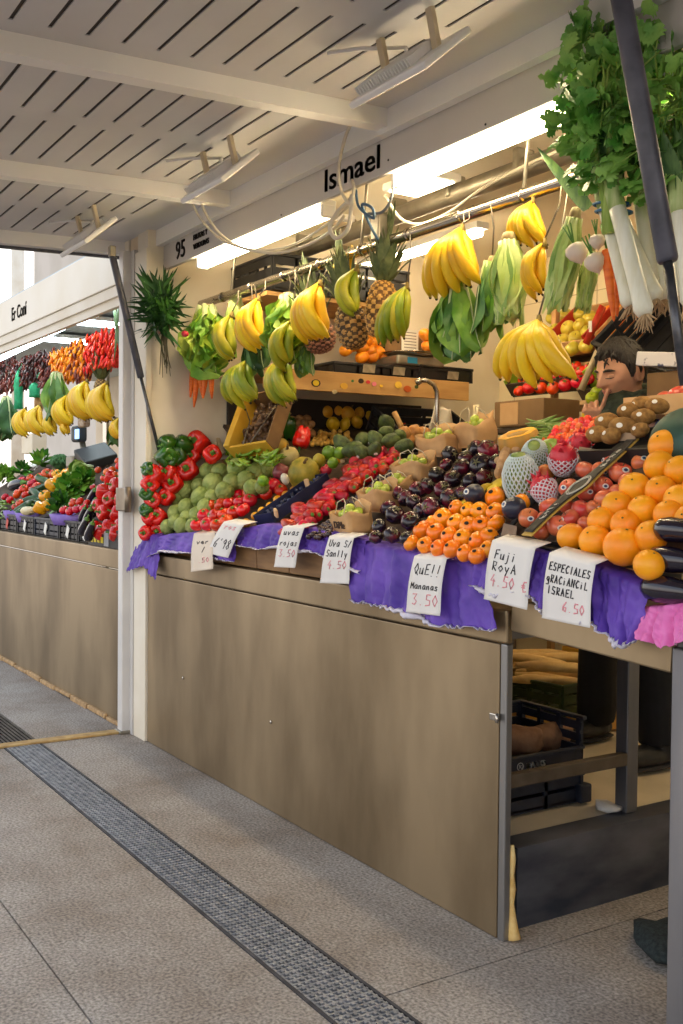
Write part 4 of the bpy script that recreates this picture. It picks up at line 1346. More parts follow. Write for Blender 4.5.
g = G(); g.ball((0, 0, 0), (.022, .02, .03), 12, 8); o = g.build('white_onion', mat('white_onion_skin', rgb(226, 216, 196), rough=.35)); single(o, 285, 479, PL(.10), (.5, .3, 0), .9, 'small white onion bulb in front of the red onion', 'onion')
single(lemon('quince', .03, rgb(170, 160, 40), rgb(196, 184, 60)), 319, 461, PL(.09), (.4, .5, 0), 1.0, 'yellow green quince right of the mottled melon', 'quince')
place_list(lime_k, [(329, 453, 7), (340, 453, 6), (333, 463, 6)], PL(.10), .022, 'dark green lime in the small cluster, %s row from the front, %s from the left', 'limes', 5)
o = tomato('red_radish', mat('radish_red', rgb(170, 26, 50), rgb(196, 50, 70), 9, .35), .028, .9); single(o, 326, 470, PL(.06), (.6, 0, 0), .95, 'dark red radish at the back of the yellow plum row', 'radish')
avs = [(342, 444, 8), (353, 450, 9), (363, 441, 9), (376, 440, 8), (386, 423, 8), (386, 433, 8), (391, 441, 8), (375, 449, 7), (362, 452, 7), (399, 436, 7), (404, 446, 7)]
place_list(avocado_k, avs, PL(.10), .033, 'dark green avocado behind the strawberries, %s row from the front, %s from the left', 'avocados', 6, (.6, 1.8), spin=1.2)
c = at(289, 428, plane=PL(.16)); green_pepper.put(c, (.15, .15, .3), (.9, .9, 1.2), 'green bell pepper standing upright behind the squash')
c = at(302, 438, plane=PL(.14)); red_pepper.put(c, (2.9, .1, .3), (1, 1, 1.05), 'bright red bell pepper leaning on the upright green pepper')
M_CLOVE = mat('tag_wood', rgb(214, 176, 132), rough=.7)
for (px, py, lb) in ((307, 483, 'pale wooden peg on the punnet corner behind the strawberries'), (342, 459, 'pale wooden peg at the back end of the plum row'), (276, 513, 'pale wooden peg at the front corner of the navy punnet'), (361, 459, 'pale wooden peg in front of the avocados')):
    g = G(); g.box((0, 0, 0), (.03, .012, .036), bev=.008); o = g.build('wooden_peg', M_CLOVE); o.location = at(px, py, plane=PL(.07)); o.rotation_euler = (.3, rnd(-.4, .4), rnd(-.4, .4)); tag(o, lb, 'peg')
# ================================================================== PURPLE PAPER AND PRICE TAGS
M_PPL = mat('purple_tissue', rgb(74, 44, 150), rgb(112, 78, 186), 9, .6, detail=5, bump=.3, bscale=36)
M_PPW = mat('tissue_back', rgb(214, 210, 224), rough=.7)
M_PNK = mat('pink_tissue', rgb(216, 92, 170), rgb(236, 130, 196), 9, .6, detail=5, bump=.5, bscale=50)


def lerp_path(p, u):
    k = u * (len(p) - 1)
    i = min(int(k), len(p) - 2); f = k - i
    return (p[i][0] * (1 - f) + p[i + 1][0] * f, p[i][1] * (1 - f) + p[i + 1][1] * f)


def drape(label, top, bot, y1=1.888, y2=1.866, mt=None, amp=.007, freq=5, curl=True, seed=0, fold=.05):
    """a sheet of tissue paper hung over the lip: top and bottom outlines, folds running down, torn white lower edge"""
    mt = mt or M_PPL
    nu, nv = 72, 28
    rng = random.Random(seed)
    ph = [rng.random() * 6 for _ in range(6)]
    jag = [rng.uniform(-1, 1) for _ in range(nu + 1)]
    def f(u, v):
        a, b = lerp_path(top, u), lerp_path(bot, u)
        vv = v * (1 + .03 * jag[int(u * nu)])
        px, py = a[0] * (1 - vv) + b[0] * vv, a[1] * (1 - vv) + b[1] * vv
        y = y1 * (1 - v) + y2 * v
        r = math.sin(freq * 2 * PI * u + ph[0] + 1.6 * math.sin(3 * v + ph[1])) + .6 * math.sin(freq * 4.3 * PI * u + ph[2] + 2 * v) + .5 * math.sin(7 * v + ph[3] + 9 * u)
        y += amp * r * (.25 + .75 * v) - (.01 * v)
        y += .0011 * (math.sin(53 * u + 17 * v + ph[5]) + math.sin(31 * v - 24 * u + ph[4]) + math.sin(67 * u - 29 * v))
        if v < .06:
            y += fold * (1 - v / .06)
        p = at(px, py, Y=y1 * (1 - v) + y2 * v)
        p.y = y - (.0)
        return p
    g = G(); g.sheet(f, nu, nv, .0015, 0, 1)
    o = g.build('tissue_paper', [M_PPW, mt])
    tag(o, label, 'paper', 'tissue papers along the display edge')
    if curl:
        def e(u, v):
            p = f(u, 1.0)
            q = f(u, .93)
            k = max(0, math.sin(2.2 * PI * u + ph[4])) * .9 + .12
            return p + Vector((0, -.003 - .010 * math.sin(PI * v), 0)) + (q - p) * (v * k) + Vector((0, 0, -.006 * (1 - v) * k))
        g = G(); g.sheet(e, nu, 4, .001)
        g.build('white_edge', M_PPW, o)
    return o
drape('purple tissue paper hanging at the far left corner by the white pole', [(137, 545), (150, 532), (160, 535)], [(127, 572), (145, 566), (157, 580)], 1.884, 1.850, seed=1, freq=3, curl=False)
drape('purple tissue paper below the artichokes', [(148, 538), (170, 533), (200, 531), (236, 528)], [(147, 558), (165, 551), (195, 553), (236, 562)], seed=2)
drape('purple tissue paper below the yellow plums, between the second and third tags', [(236, 529), (262, 523), (290, 525), (303, 526)], [(240, 545), (262, 549), (285, 546), (300, 552)], seed=3)
drape('purple tissue paper below the strawberries and cherries', [(296, 527), (318, 528), (345, 534), (366, 539)], [(296, 551), (315, 551), (338, 560), (362, 572)], seed=4)
drape('wide purple tissue paper with torn white edge below the purple tomatoes and persimmons', [(350, 538), (390, 545), (430, 552), (482, 562)], [(356, 601), (392, 608), (440, 626), (503, 630)], 1.884, 1.858, amp=.011, freq=6, seed=5)
drape('purple tissue paper behind the sixth price tag, between persimmons and apples', [(482, 545), (505, 541), (535, 548), (560, 553)], [(474, 585), (500, 596), (530, 590), (548, 612)], 1.880, 1.852, seed=6)
drape('purple tissue paper hanging below the oranges at the right', [(556, 552), (590, 560), (618, 572), (652, 585)], [(572, 620), (600, 624), (622, 646), (638, 642)], 1.884, 1.846, amp=.010, freq=4, seed=7)
drape('pink tissue paper under the aubergines at the right edge', [(642, 606), (660, 604), (690, 600), (720, 600)], [(640, 637), (664, 648), (690, 640), (720, 655)], 1.886, 1.850, M_PNK, amp=.012, freq=4, seed=8, curl=False)

M_TAG = mat('tag_paper', rgb(226, 222, 218), rgb(234, 231, 226), 6, .7)
M_TAGW = mat('tag_paper_warm', rgb(228, 212, 192), rgb(236, 222, 204), 6, .7)
M_PEN = mat('black_marker', rgb(40, 38, 46), rough=.6)
M_PENR = mat('red_marker', rgb(234, 150, 160), rough=.6)


def price_tag(label, q, lines, warm=False, y=1.838, y2=None):
    """q: the four corners TL, TR, BR, BL; lines: (text, x, y-from-top, height, pitch, red)"""
    y2 = y if y2 is None else y2
    C4 = [at(*q[0], Y=y + .012), at(*q[1], Y=y + .012), at(*q[2], Y=y2), at(*q[3], Y=y2)]
    def f(u, v):
        a = C4[0].lerp(C4[1], u); b = C4[3].lerp(C4[2], u)
        p = a.lerp(b, v)
        p.y += -.007 * math.sin(PI * min(1, v * 1.1)) + (.05 * (1 - v / .08) if v < .08 else 0)
        return p
    rt = empty('price_tag', label, 'price tag', C4[0], (0, 0, 0), 'handwritten price tags')
    inv = Matrix.Translation(-C4[0])
    g = G(); g.sheet(f, 6, 24, .0012); g.v = [tuple(inv @ Vector(v)) for v in g.v]
    g.build('paper', M_TAGW if warm else M_TAG, rt)
    w = (C4[1] - C4[0]).length
    for red in (False, True):
        L = []
        for (t, x, yy, h, pitch, rd) in lines:
            if rd == red:
                L.append((t, x, 1 - yy, h, pitch, lambda a, b: inv @ (f(a, 1 - b) + Vector((0, -.0022, 0)))))
        if L:
            handwriting('red_writing' if red else 'black_writing', L, M_PENR if red else M_PEN, rt, .0018 if w > .08 else .0015)
    return rt
price_tag('cream price tag below the tomatoes, leftmost of the seven tags', [(195, 530), (216, 530), (213, 569), (191, 572)], [('ver', .22, .34, .10, .2, 0), ('1/2', .3, .55, .13, .2, 0), ('2.50', .15, .80, .11, .18, 1)], True)
price_tag('tilted white price tag reading 698, second from the left, beside the cream one', [(226, 519), (246, 522), (228, 558), (207, 553)], [('ros', .2, .25, .12, .2, 1), ("6'98", .12, .78, .26, .2, 0)], y=1.838)
price_tag('white price tag below the strawberries, third from the left', [(285, 523), (306, 524), (295, 568), (274, 567)], [('uvas', .14, .26, .12, .19, 0), ('rojas', .10, .50, .12, .17, 0), ('3.50', .14, .75, .16, .2, 1)])
price_tag('white price tag below the kraft paper bags, fourth from the left', [(331, 532), (355, 534), (349, 584), (320, 583)], [('Uva S/', .1, .27, .13, .15, 0), ('Sanlly', .08, .47, .13, .14, 0), ('4.50', .2, .70, .15, .18, 1)])
price_tag('white price tag on the wide purple paper below the persimmons', [(416, 551), (448, 554), (440, 616), (406, 612)], [('QuE!!', .10, .36, .17, .17, 0), ('Mananas', .08, .60, .10, .12, 0), ('3.50', .15, .86, .18, .2, 1)], y=1.826)
price_tag('large white price tag reading Fuji at the black apple box', [(494, 535), (537, 543), (527, 610), (484, 599)], [('Fuji', .14, .34, .14, .13, 0), ('RoyA', .12, .52, .14, .15, 0), ('4.50 \u20ac', .12, .75, .17, .145, 1)], y=1.828)
price_tag('large white price tag with three handwritten lines below the oranges', [(551, 547), (597, 559), (590, 628), (542, 618)], [('ESPECIALES', .06, .30, .11, .09, 0), ('gRACiANCiL', .04, .47, .11, .09, 0), ('ISRAEL', .08, .63, .11, .10, 0), ('6.50', .42, .84, .14, .12, 1)], y=1.818)
# ================================================================== HANGING PRODUCE
HY = 2.15
M_BAN = mat('banana_peel', rgb(238, 188, 14), rgb(248, 208, 40), 7, .42, vary=.08, hue=.012, bump=.05)
M_BANG = mat('banana_green', rgb(118, 142, 18), rgb(196, 186, 36), 7, .42, vary=.08, hue=.015)
M_BTIP = mat('banana_tip', rgb(70, 56, 24), rough=.8)
M_BCROWN = mat('banana_crown', rgb(110, 92, 40), rgb(150, 126, 60), 30, .8)
M_HOOK = mat('hook_wire', rgb(120, 112, 100), rough=.35, metal=.9)
M_CORD = mat('dark_cord', rgb(44, 44, 48), rough=.8)


def banana_mesh(name, L, r, phi, depth_s, lean, mt, jz=0.0, spread=.5, parent=None):
    g = G()
    pts, rs = [], []
    n = 13
    for k in range(n + 1):
        t = k / n
        x = math.sin(phi) * L * spread * (t ** .75) * 1.15 + lean * L * t * t
        y = -depth_s * L * .34 * math.sin(PI * min(1, t * 1.02)) ** .9 - depth_s * .01
        z = -L * t * (1 - .12 * abs(math.sin(phi))) + jz * t
        pts.append((x, y, z))
        rs.append(r * (.36 + .10 * t * 6 if t < .12 else (min(1.0, .5 + (t - .12) * 3.2) if t < .3 else (1.0 if t < .78 else max(.22, 1 - ((t - .78) / .22) ** 2 * .82)))))
    g.tube(pts, rs, 7)
    m0 = len(g.f)
    g.tube([pts[-1], Vector(pts[-1]) + (Vector(pts[-1]) - Vector(pts[-2])).normalized() * .008], [r * .26, r * .2], 6, m=1)
    return g.build(name, [mt, M_BTIP], parent)


def bananas(px, py, Lpx, n, label, rotz=0.0, green=False, spread=.55, fan=1.2, back=2, lean=0.0, Y=HY, roty=0.0, rpx=None, hook=True, mts=None, group='banana bunches hanging from the rail'):
    """a hand of bananas whose crown sits at the pixel"""
    c = at(px, py, Y=Y)
    k = depth(c) / F
    L = Lpx * k * 1.08; r = (rpx or Lpx * .155) * k * .74; spread *= 1.22; n += 1; back += 1
    rt = empty('banana_bunch', label, 'bananas', c, (0, roty, rotz), group)
    g = G(); g.tube([(0, 0, .020), (0, 0, .008), (0, -.004, -.008)], [r * .3, r * .42, r * .9], 8); g.build('crown', M_BCROWN, rt)
    mt = M_BANG if green else M_BAN
    for i in range(n):
        u = (i / (n - 1) - .5) if n > 1 else 0
        banana_mesh('banana', L * rnd(.93, 1.04), r, u * fan * 2, 1.0 - .25 * abs(u), lean, mt, rnd(-.01, .01), spread, rt)
    for i in range(back):
        u = (i / (back - 1) - .5) if back > 1 else .1
        banana_mesh('banana', L * rnd(.85, .95), r, u * fan * 1.7, .25, lean, mt, 0, spread, rt)
    if hook:
        g = G(); h = RZ - c.z
        g.tube([(0, 0, .02), (.003, (RY - c.y) * .6, h * .6), (0, RY - c.y - .018, h), (0, RY - c.y, h + .022), (0, RY - c.y + .02, h)], .0028, 5)
        g.build('hook', M_HOOK, rt)
    return rt

bananas(462, 230, 62, 5, 'large yellow banana bunch at the left of the big green chard leaves', .1, spread=.5, fan=.9, back=4, lean=-.12, Y=2.12, rpx=9)
bananas(533, 203, 42, 5, 'yellow banana bunch high on the rail, above the romaine lettuces', .0, spread=.45, fan=.9, back=3, Y=2.16, rpx=6.5)
bananas(545, 245, 48, 2, 'pair of yellow bananas between the two romaine lettuces', -.3, spread=.3, fan=.3, back=1, lean=-.12, Y=2.10, rpx=7)
bananas(539, 322, 60, 6, 'big bright yellow banana bunch hanging lowest, above the red tomatoes crate', .15, spread=.56, fan=1.25, back=4, Y=2.02, rpx=9.5)
bananas(320, 285, 55, 4, 'speckled ripe banana bunch in front of the left pineapple', .0, spread=.34, fan=.8, back=3, Y=2.12, rpx=8.5)
bananas(357, 270, 42, 2, 'two greenish bananas wedged between the two pineapples', -.3, True, spread=.3, fan=.4, back=1, Y=2.07, rpx=7)
bananas(407, 288, 50, 4, 'fan of yellow green bananas right of the pineapples, tips pointing left', .2, True, spread=.35, fan=.7, back=2, lean=-.34, Y=2.14, rpx=6.5)
bananas(232, 316, 42, 3, 'yellow green banana bunch right of the leftmost lettuce', .0, True, spread=.28, fan=.5, back=2, Y=2.12, rpx=7)
bananas(259, 300, 48, 4, 'ripe yellow banana bunch third along the rail from the left wall', .0, spread=.32, fan=.7, back=2, Y=2.12, rpx=7)
bananas(292, 322, 42, 2, 'two yellow green bananas hung over the second lettuce', -.2, True, spread=.3, fan=.5, back=1, lean=-.28, Y=2.07, rpx=7)
bananas(247, 362, 42, 6, 'green banana bunch hanging low left, under the dark leaves', .0, True, spread=.5, fan=1.1, back=3, Y=2.13, rpx=6.5)
bananas(288, 357, 45, 6, 'green banana bunch hanging low beside the price board', .0, True, spread=.36, fan=1.0, back=3, Y=2.12, rpx=6)
bananas(352, 250, 40, 3, 'small yellow banana bunch half hidden between the pineapple crowns', .0, spread=.3, fan=.5, back=1, Y=2.19, rpx=5)


# ---- leaves
def leaf(g, base, d, side, L, W, bow=.2, ruffle=.12, rib=True, m=0, mr=1, nu=6, nv=10, ph=0.0, tip=.0, blunt=.75):
    """one leaf: d runs along it, side across; bow bends it toward side x d"""
    d = Vector(d).normalized(); side = Vector(side); side = (side - d * side.dot(d)).normalized()
    n = side.cross(d)
    base = Vector(base)
    def f(u, v):
        a = (u - .5) * 2
        wd = W * .5 * (max(.0, math.sin(PI * min(1, (.06 + .94 * v) ** blunt))) ** .7 + .08 * (1 - v))
        p = base + d * (L * v) + n * (L * bow * math.sin(v * PI * .5) ** 2) + side * (a * wd)
        p += n * (ruffle * W * (abs(a) ** 2) * math.sin(11 * v + 4 * a + ph) * v ** .5 - .10 * W * (1 - a * a))
        return p
    g.sheet(f, nu, nv, 0, m)
    if rib:
        pts = [f(.5, v / 8) + n * (-.002) for v in range(9)]
        g.tube(pts, [W * .045 * (1 - .8 * v / 8) for v in range(9)], 5, m=mr)
    return g
M_LET = mat('lettuce_leaf', rgb(142, 178, 40), rgb(206, 216, 96), 9, .5, detail=4, sss=0, bump=.3, bscale=60)
M_LETD = mat('lettuce_outer', rgb(82, 138, 34), rgb(150, 186, 70), 9, .5, detail=4, bump=.3, bscale=60)
M_RIB = mat('leaf_rib', rgb(206, 216, 160), rough=.5)
M_CHARD = mat('chard_leaf', rgb(52, 104, 42), rgb(112, 154, 78), 9, .45, detail=4, bump=.4, bscale=50)
M_DLEAF = mat('dark_leaf', rgb(24, 64, 22), rgb(56, 104, 38), 12, .5, detail=4)
M_ROM = mat('romaine_leaf', rgb(160, 190, 88), rgb(212, 222, 150), 8, .5, detail=4, bump=.3, bscale=50)
M_ROMD = mat('romaine_outer', rgb(112, 156, 62), rgb(178, 200, 112), 8, .5, detail=4, bump=.3, bscale=50)


def leafy(name, label, cat, px, py, wpx, hpx, Y, mts, n=16, seed=0, ruffle=.18, bow=.3, rot=(0, 0, 0), tight=1.0, group=None, up=False, lw=.6, hook=True, blunt=1.5):
    c = at(px, py, Y=Y)
    k = depth(c) / F
    w, h = wpx * k, hpx * k
    rng = random.Random(seed)
    rt = empty(name, label, cat, c, rot, group)
    g = G()
    for i in range(n):
        az = i * 2.39996 + rng.random() * .4
        t = (i + .5) / n
        sp = (.10 + .38 * t) * tight
        d = Vector((math.cos(az) * sp * w / h * 1.2, math.sin(az) * sp * .8, -1 + .3 * t))
        side = Vector((-math.sin(az), math.cos(az), 0))
        L = h * rng.uniform(.72, 1.0)
        leaf(g, (math.cos(az) * .012, math.sin(az) * .012, 0), d, side, L, w * lw * rng.uniform(.75, 1.1), bow * (.3 + t), ruffle, True, 0 if t < .55 else 2, 1, 8, 11, ph=rng.random() * 6, blunt=blunt)
    g.build('leaves', [mts[0], M_RIB, mts[1]], rt)
    g = G(); g.lathe([(.004, -.03), (w * .10, -.02), (w * .11, .005), (w * .08, .018), (.002, .02)], 10); g.build('cut_stalk', mat('stalk_end', rgb(196, 186, 140), rgb(150, 126, 80), 20, .7), rt)
    if hook:
        R = Euler(rot).to_matrix().inverted()
        q = lambda v: R @ Vector(v)
        hh = RZ - c.z
        g = G(); g.tube([q((0, 0, .0)), q((0, (RY - c.y) * .6, hh * .6)), q((0, RY - c.y - .018, hh)), q((0, RY - c.y, hh + .02))], .0028, 5); g.build('hook', M_HOOK, rt)
    return rt
leafy('lettuce', 'loose yellow green lettuce hanging by the left wall above the carrots', 'lettuce', 207, 308, 58, 70, 2.12, (M_LET, M_LETD), 22, 1, .32, .35, lw=.85)
leafy('lettuce', 'curly green lettuce hanging behind the two bananas, left of the pineapples', 'lettuce', 288, 297, 56, 66, 2.15, (M_LET, M_LETD), 20, 2, .32, .32, lw=.85)
leafy('endive', 'pale endive head hanging behind the left banana bunches', 'endive', 236, 296, 24, 42, 2.2, (M_ROM, M_ROM), 10, 3, .1, .15, lw=.8)
leafy('spinach_bunch', 'dark spinach leaves hanging between the two low green banana bunches', 'spinach', 256, 330, 46, 48, 2.16, (M_CHARD, M_DLEAF), 14, 4, .1, .3, lw=.5)
leafy('spinach_bunch', 'green leaves showing below the left pineapple behind the bananas', 'spinach', 305, 345, 32, 32, 2.2, (M_LETD, M_CHARD), 10, 5, .12, .3, lw=.5)
leafy('chard_bunch', 'big bunch of dark green chard leaves under the large banana bunch', 'chard', 460, 283, 84, 84, 2.14, (M_CHARD, M_LETD), 16, 6, .10, .16, lw=.56)
leafy('chard_bunch', 'smaller green chard leaves between the bananas and the left romaine', 'chard', 492, 262, 40, 84, 2.16, (M_LETD, M_CHARD), 10, 7, .08, .15, lw=.75)
def romaine(px, py, wpx, hpx, Y, rot, label, seed, pale=.5):
    c = at(px, py, Y=Y); k = depth(c) / F; w, h = wpx * k, hpx * k
    rng = random.Random(seed)
    rt = empty('romaine_lettuce', label, 'lettuce', c, rot, 'romaine lettuces')
    g = G()
    g.lathe([(.004, 0), (w * .24, -h * .1), (w * .38, -h * .35), (w * .42, -h * .65), (w * .3, -h * .9), (.004, -h * .97)], 14, lambda a, t, r, z: (r * (1 + .06 * math.sin(5 * a + 6 * t)), z), m=0)
    for i in range(11):
        az = -PI / 2 + .25 + i * 2.39996
        t = i / 10
        d = Vector((math.cos(az) * .10, math.sin(az) * .10, -1)); side = Vector((-math.sin(az), math.cos(az), 0))
        leaf(g, (math.cos(az) * w * .14, math.sin(az) * w * .14, -.005), d, side, h * rng.uniform(.9, 1.02), w * rng.uniform(.72, .92), .03, .10, True, 0 if t < pale else 2, 1, 8, 11, ph=rng.random() * 6, blunt=1.05)
    g.build('leaves', [M_ROM, M_RIB, M_ROMD], rt)
    g = G(); g.lathe([(.004, -.02), (w * .2, -.012), (w * .2, .01), (w * .14, .022), (.002, .024)], 12); g.build('cut_stalk', mat('stalk_end', rgb(196, 186, 140), rgb(150, 126, 80), 20, .7), rt)
    return rt
romaine(509, 240, 40, 84, 2.10, (0, -.03, .2), 'upright pale green romaine lettuce left of the paired bananas', 1)
romaine(575, 216, 30, 96, 2.06, (0, .28, 0), 'slanting yellow green romaine lettuce beside the turnips', 2, .8)
romaine(592, 250, 18, 62, 2.14, (0, .2, 0), 'smaller romaine lettuce behind the turnips', 3, .6)

# ---- herb bunch on the left wall
c = at(168, 316, X=-4.64)
rt = empty('leek_greens', 'dark green bunch of strappy leaves hung on the left wall', 'greens', c)
rng = random.Random(3)
g = G()
for i in range(250):
    az = rng.uniform(0, 2 * PI); el = rng.uniform(-.8, 1.2)
    d = Vector((math.cos(az) * math.cos(el), math.sin(az) * math.cos(el) * .55 - .12, math.sin(el)))
    b = Vector((rng.uniform(-.07, .07), rng.uniform(-.06, .0), rng.uniform(-.06, .10))) + d * .02
    leaf(g, b, d, d.orthogonal(), rng.uniform(.09, .16), rng.uniform(.011, .019), rng.uniform(-.6, .4), .1, False, 0, 0, 2, 6, rng.random() * 6)
g.build('leaves', M_DLEAF, rt)
g = G()
for i in range(12):
    x = rng.uniform(-.04, .05)
    g.tube([(x, 0, -.03), (x + rng.uniform(-.03, .03), -.02, -.12), (x + rng.uniform(-.06, .06), -.01, -.2 - rng.uniform(0, .12))], [.004, .003, .0015], 5)
g.build('dry_strands', mat('dry_strand', rgb(110, 96, 70), rgb(80, 84, 60), 20, .9), rt)
g = G(); g.tube([(.02, 0, .08), (.0, 0, .12), (-.08, .03, .16)], .0025, 5); g.build('hook', M_HOOK, rt)
o = tomato('radish', mat('radish_red', rgb(206, 40, 40), rough=.35), .018, .9); o.location = at(185, 334, X=-4.52); tag(o, 'small red radish beside the strappy greens on the wall', 'radish')

# ---- carrots under the left lettuce and by the leeks
cc = [(187, 377), (193, 376), (200, 378), (206, 377), (211, 376), (197, 382)]
for k, (x, y) in enumerate(cc):
    c = at(x, y - 4, Y=2.12)
    carrot_k.put(c, (.1, rnd(-.12, .12), rnd(0, 3)), (1.0, 1.0, .74 * rnd(.85, 1.1)), 'orange carrot in the bunch under the left lettuce, %s of six' % ORD[k + 1], 'carrots under the lettuce')
c = at(607, 250, Y=2.02); carrot_k.put(c, (.05, -.10, 0), (1.0, 1.0, .98), 'long orange carrot hanging between turnips and leeks')
c = at(616, 258, Y=2.06); carrot_k.put(c, (.05, -.05, 1), (.9, .9, .8), 'shorter carrot partly behind the leek shafts')

# ---- turnips
M_TURN = mat('turnip_skin', rgb(232, 222, 200), rgb(222, 204, 186), 7, .4, stretch=(1, 1, .6))
def turnip():
    g = G(); g.lathe([(.001, -.044), (.003, -.038), (.014, -.030), (.029, -.016), (.036, .002), (.030, .020), (.014, .028), (.001, .026)], 16)
    b = g.build('turnip', M_TURN)
    s = G()
    for j in range(3): s.tube([(0, 0, .024), (.006 * (j - 1), 0, .05), (.016 * (j - 1), 0, .09)], .003, 5)
    kids(b, s.build('leaf_stalks', M_STEMG, b))
    return b
turnip_k = Kind(turnip(), 'turnip')
for k, (x, y, r, lb) in enumerate(((577, 252, 11, 'white turnip hanging leftmost of the three'), (597, 241, 8, 'white turnip hanging highest of the three'), (595, 262, 10.5, 'white turnip hanging lowest of the three'))):
    c = at(x, y, Y=2.0); turnip_k.put(c, (.3, rnd(-.5, .5), 0), r * depth(c) / F / .034, lb, 'turnips')

# ---- pineapples
def pineapple(px, py, rpx, hpx, Y, rot, label, crown=1.0, c1=rgb(136, 92, 40), c2=rgb(196, 148, 70), seed=0):
    c = at(px, py, Y=Y); k = depth(c) / F; r, h = rpx * k, hpx * k / 2
    rt = empty('pineapple', label, 'pineapple', c, rot, 'pineapples')
    nu, nv = 56, 40
    g = G(); vs, fs = [], []
    for i in range(nv + 1):
        ph = PI * i / nv
        for j in range(nu):
            w = 2 * PI * j / nu
            prof = math.sin(ph) ** .62
            a = (4 * w + 9 * ph) ; b = (4 * w - 9 * ph)
            bump = abs(math.sin(a)) * abs(math.sin(b))
            q = r * prof * (.86 + .18 * bump)
            vs.append((q * math.cos(w), q * math.sin(w), h * math.cos(ph) * (1 + .03 * bump)))
    for i in range(nv):
        for j in range(nu):
            fs.append((i * nu + j, (i + 1) * nu + j, (i + 1) * nu + (j + 1) % nu, i * nu + (j + 1) % nu))
    g.add(vs, fs)
    for i in range(nv):
        for j in range(nu):
            ph, w = PI * (i + .5) / nv, 2 * PI * (j + .5) / nu
            if abs(math.sin(4 * w + 9 * ph)) * abs(math.sin(4 * w - 9 * ph)) > .40: g.m[i * nu + j] = 1
    g.build('body', [mat('pineapple_groove_' + str(seed), tuple(v * .45 for v in c1), c1, 34, .7), mat('pineapple_eye_' + str(seed), c2, tuple(min(1, v * 1.35) for v in c2), 40, .6)], rt)
    rng = random.Random(seed); g = G()
    for i in range(44):
        az = i * 2.39996; t = i / 44
        d = Vector((math.cos(az) * (.15 + .75 * (1 - t)), math.sin(az) * (.15 + .75 * (1 - t)), .55 + .7 * t))
        leaf(g, (math.cos(az) * r * .18, math.sin(az) * r * .18, h * .93 + t * .03), d, (-math.sin(az), math.cos(az), 0), (.07 + .09 * t) * crown * rng.uniform(.85, 1.1), .024 * crown, -.25, .03, False, 0, 0, 2, 6, blunt=.5)
    g.build('crown', mat('pineapple_leaf', rgb(66, 84, 50), rgb(120, 128, 84), 20, .55), rt)
    return rt
pineapple(352, 326, 17, 46, 2.13, (-.0, -.22, .3), 'dark pineapple hanging left of the wedged green bananas', 1.6, rgb(96, 70, 36), rgb(170, 128, 64), 1)
pineapple(381, 309, 16, 56, 2.15, (0, .08, .8), 'golden pineapple hanging right of the wedged green bananas', 1.5, seed=2)
pineapple(319, 336, 17, 34, 2.22, (.1, -.2, 0), 'brown pineapple mostly hidden behind the speckled ripe bananas', 1.6, rgb(104, 70, 58), rgb(166, 116, 92), 3)

# ---- leeks
M_LEEKW = mat('leek_white', rgb(226, 224, 200), rgb(238, 238, 222), 10, .35, stretch=(6, 6, .5))
M_LEEKG = mat('leek_pale', rgb(150, 178, 96), rgb(196, 208, 146), 10, .4, stretch=(6, 6, .5))
M_LEEKD = mat('leek_leaf', rgb(46, 84, 44), rgb(92, 126, 66), 10, .45, stretch=(6, 6, .5))
M_ROOT = mat('leek_root', rgb(176, 146, 108), rgb(206, 178, 138), 20, .9)
M_BAND = mat('blue_band', rgb(24, 96, 140), rough=.5)
def leek(rt, a, b, c, r):
    """a: leaf end, b: where green turns white, c: root end"""
    a, b, c = Vector(a), Vector(b), Vector(c)
    g = G()
    g.tube([b.lerp(c, .0), b.lerp(c, .3), b.lerp(c, .8), b.lerp(c, .95), c], [r * 1.0, r * .95, r * .95, r * 1.12, r * .8], 12, m=0)
    g.tube([a.lerp(b, .1), a.lerp(b, .5), b, b.lerp(c, .12)], [r * .75, r * 1.05, r * 1.04, r * 1.01], 12, m=1)
    sh = g.build('leek_shaft', [M_LEEKW, M_LEEKG], rt)
    g = G()
    d = (a - b).normalized()
    for k in range(5):
        s = Vector((math.cos(k * 2.4), math.sin(k * 2.4), 0))
        leaf(g, b.lerp(a, .1 + .1 * k) + s * r * .5, d + s * (.12 * (k % 3)), s.cross(d), (a - b).length * rnd(1.0, 1.5), r * rnd(2.0, 2.6), rnd(-.15, .1), .02, False, 0, 0, 2, 8, blunt=.5)
    g.build('leek_leaves', M_LEEKD, sh)
    g = G()
    for k in range(26):
        w = rnd(0, 6.3); q = rnd(.2, 1)
        e = c + Vector((math.cos(w) * r * 1.5 * q, math.sin(w) * r * 1.5 * q, -rnd(.012, .045)))
        g.tube([c + Vector((0, 0, .006)), c.lerp(e, .5) + Vector((math.cos(w) * .006, 0, 0)), e], [.0035, .0025, .001], 4)
    g.build('roots', M_ROOT, sh)
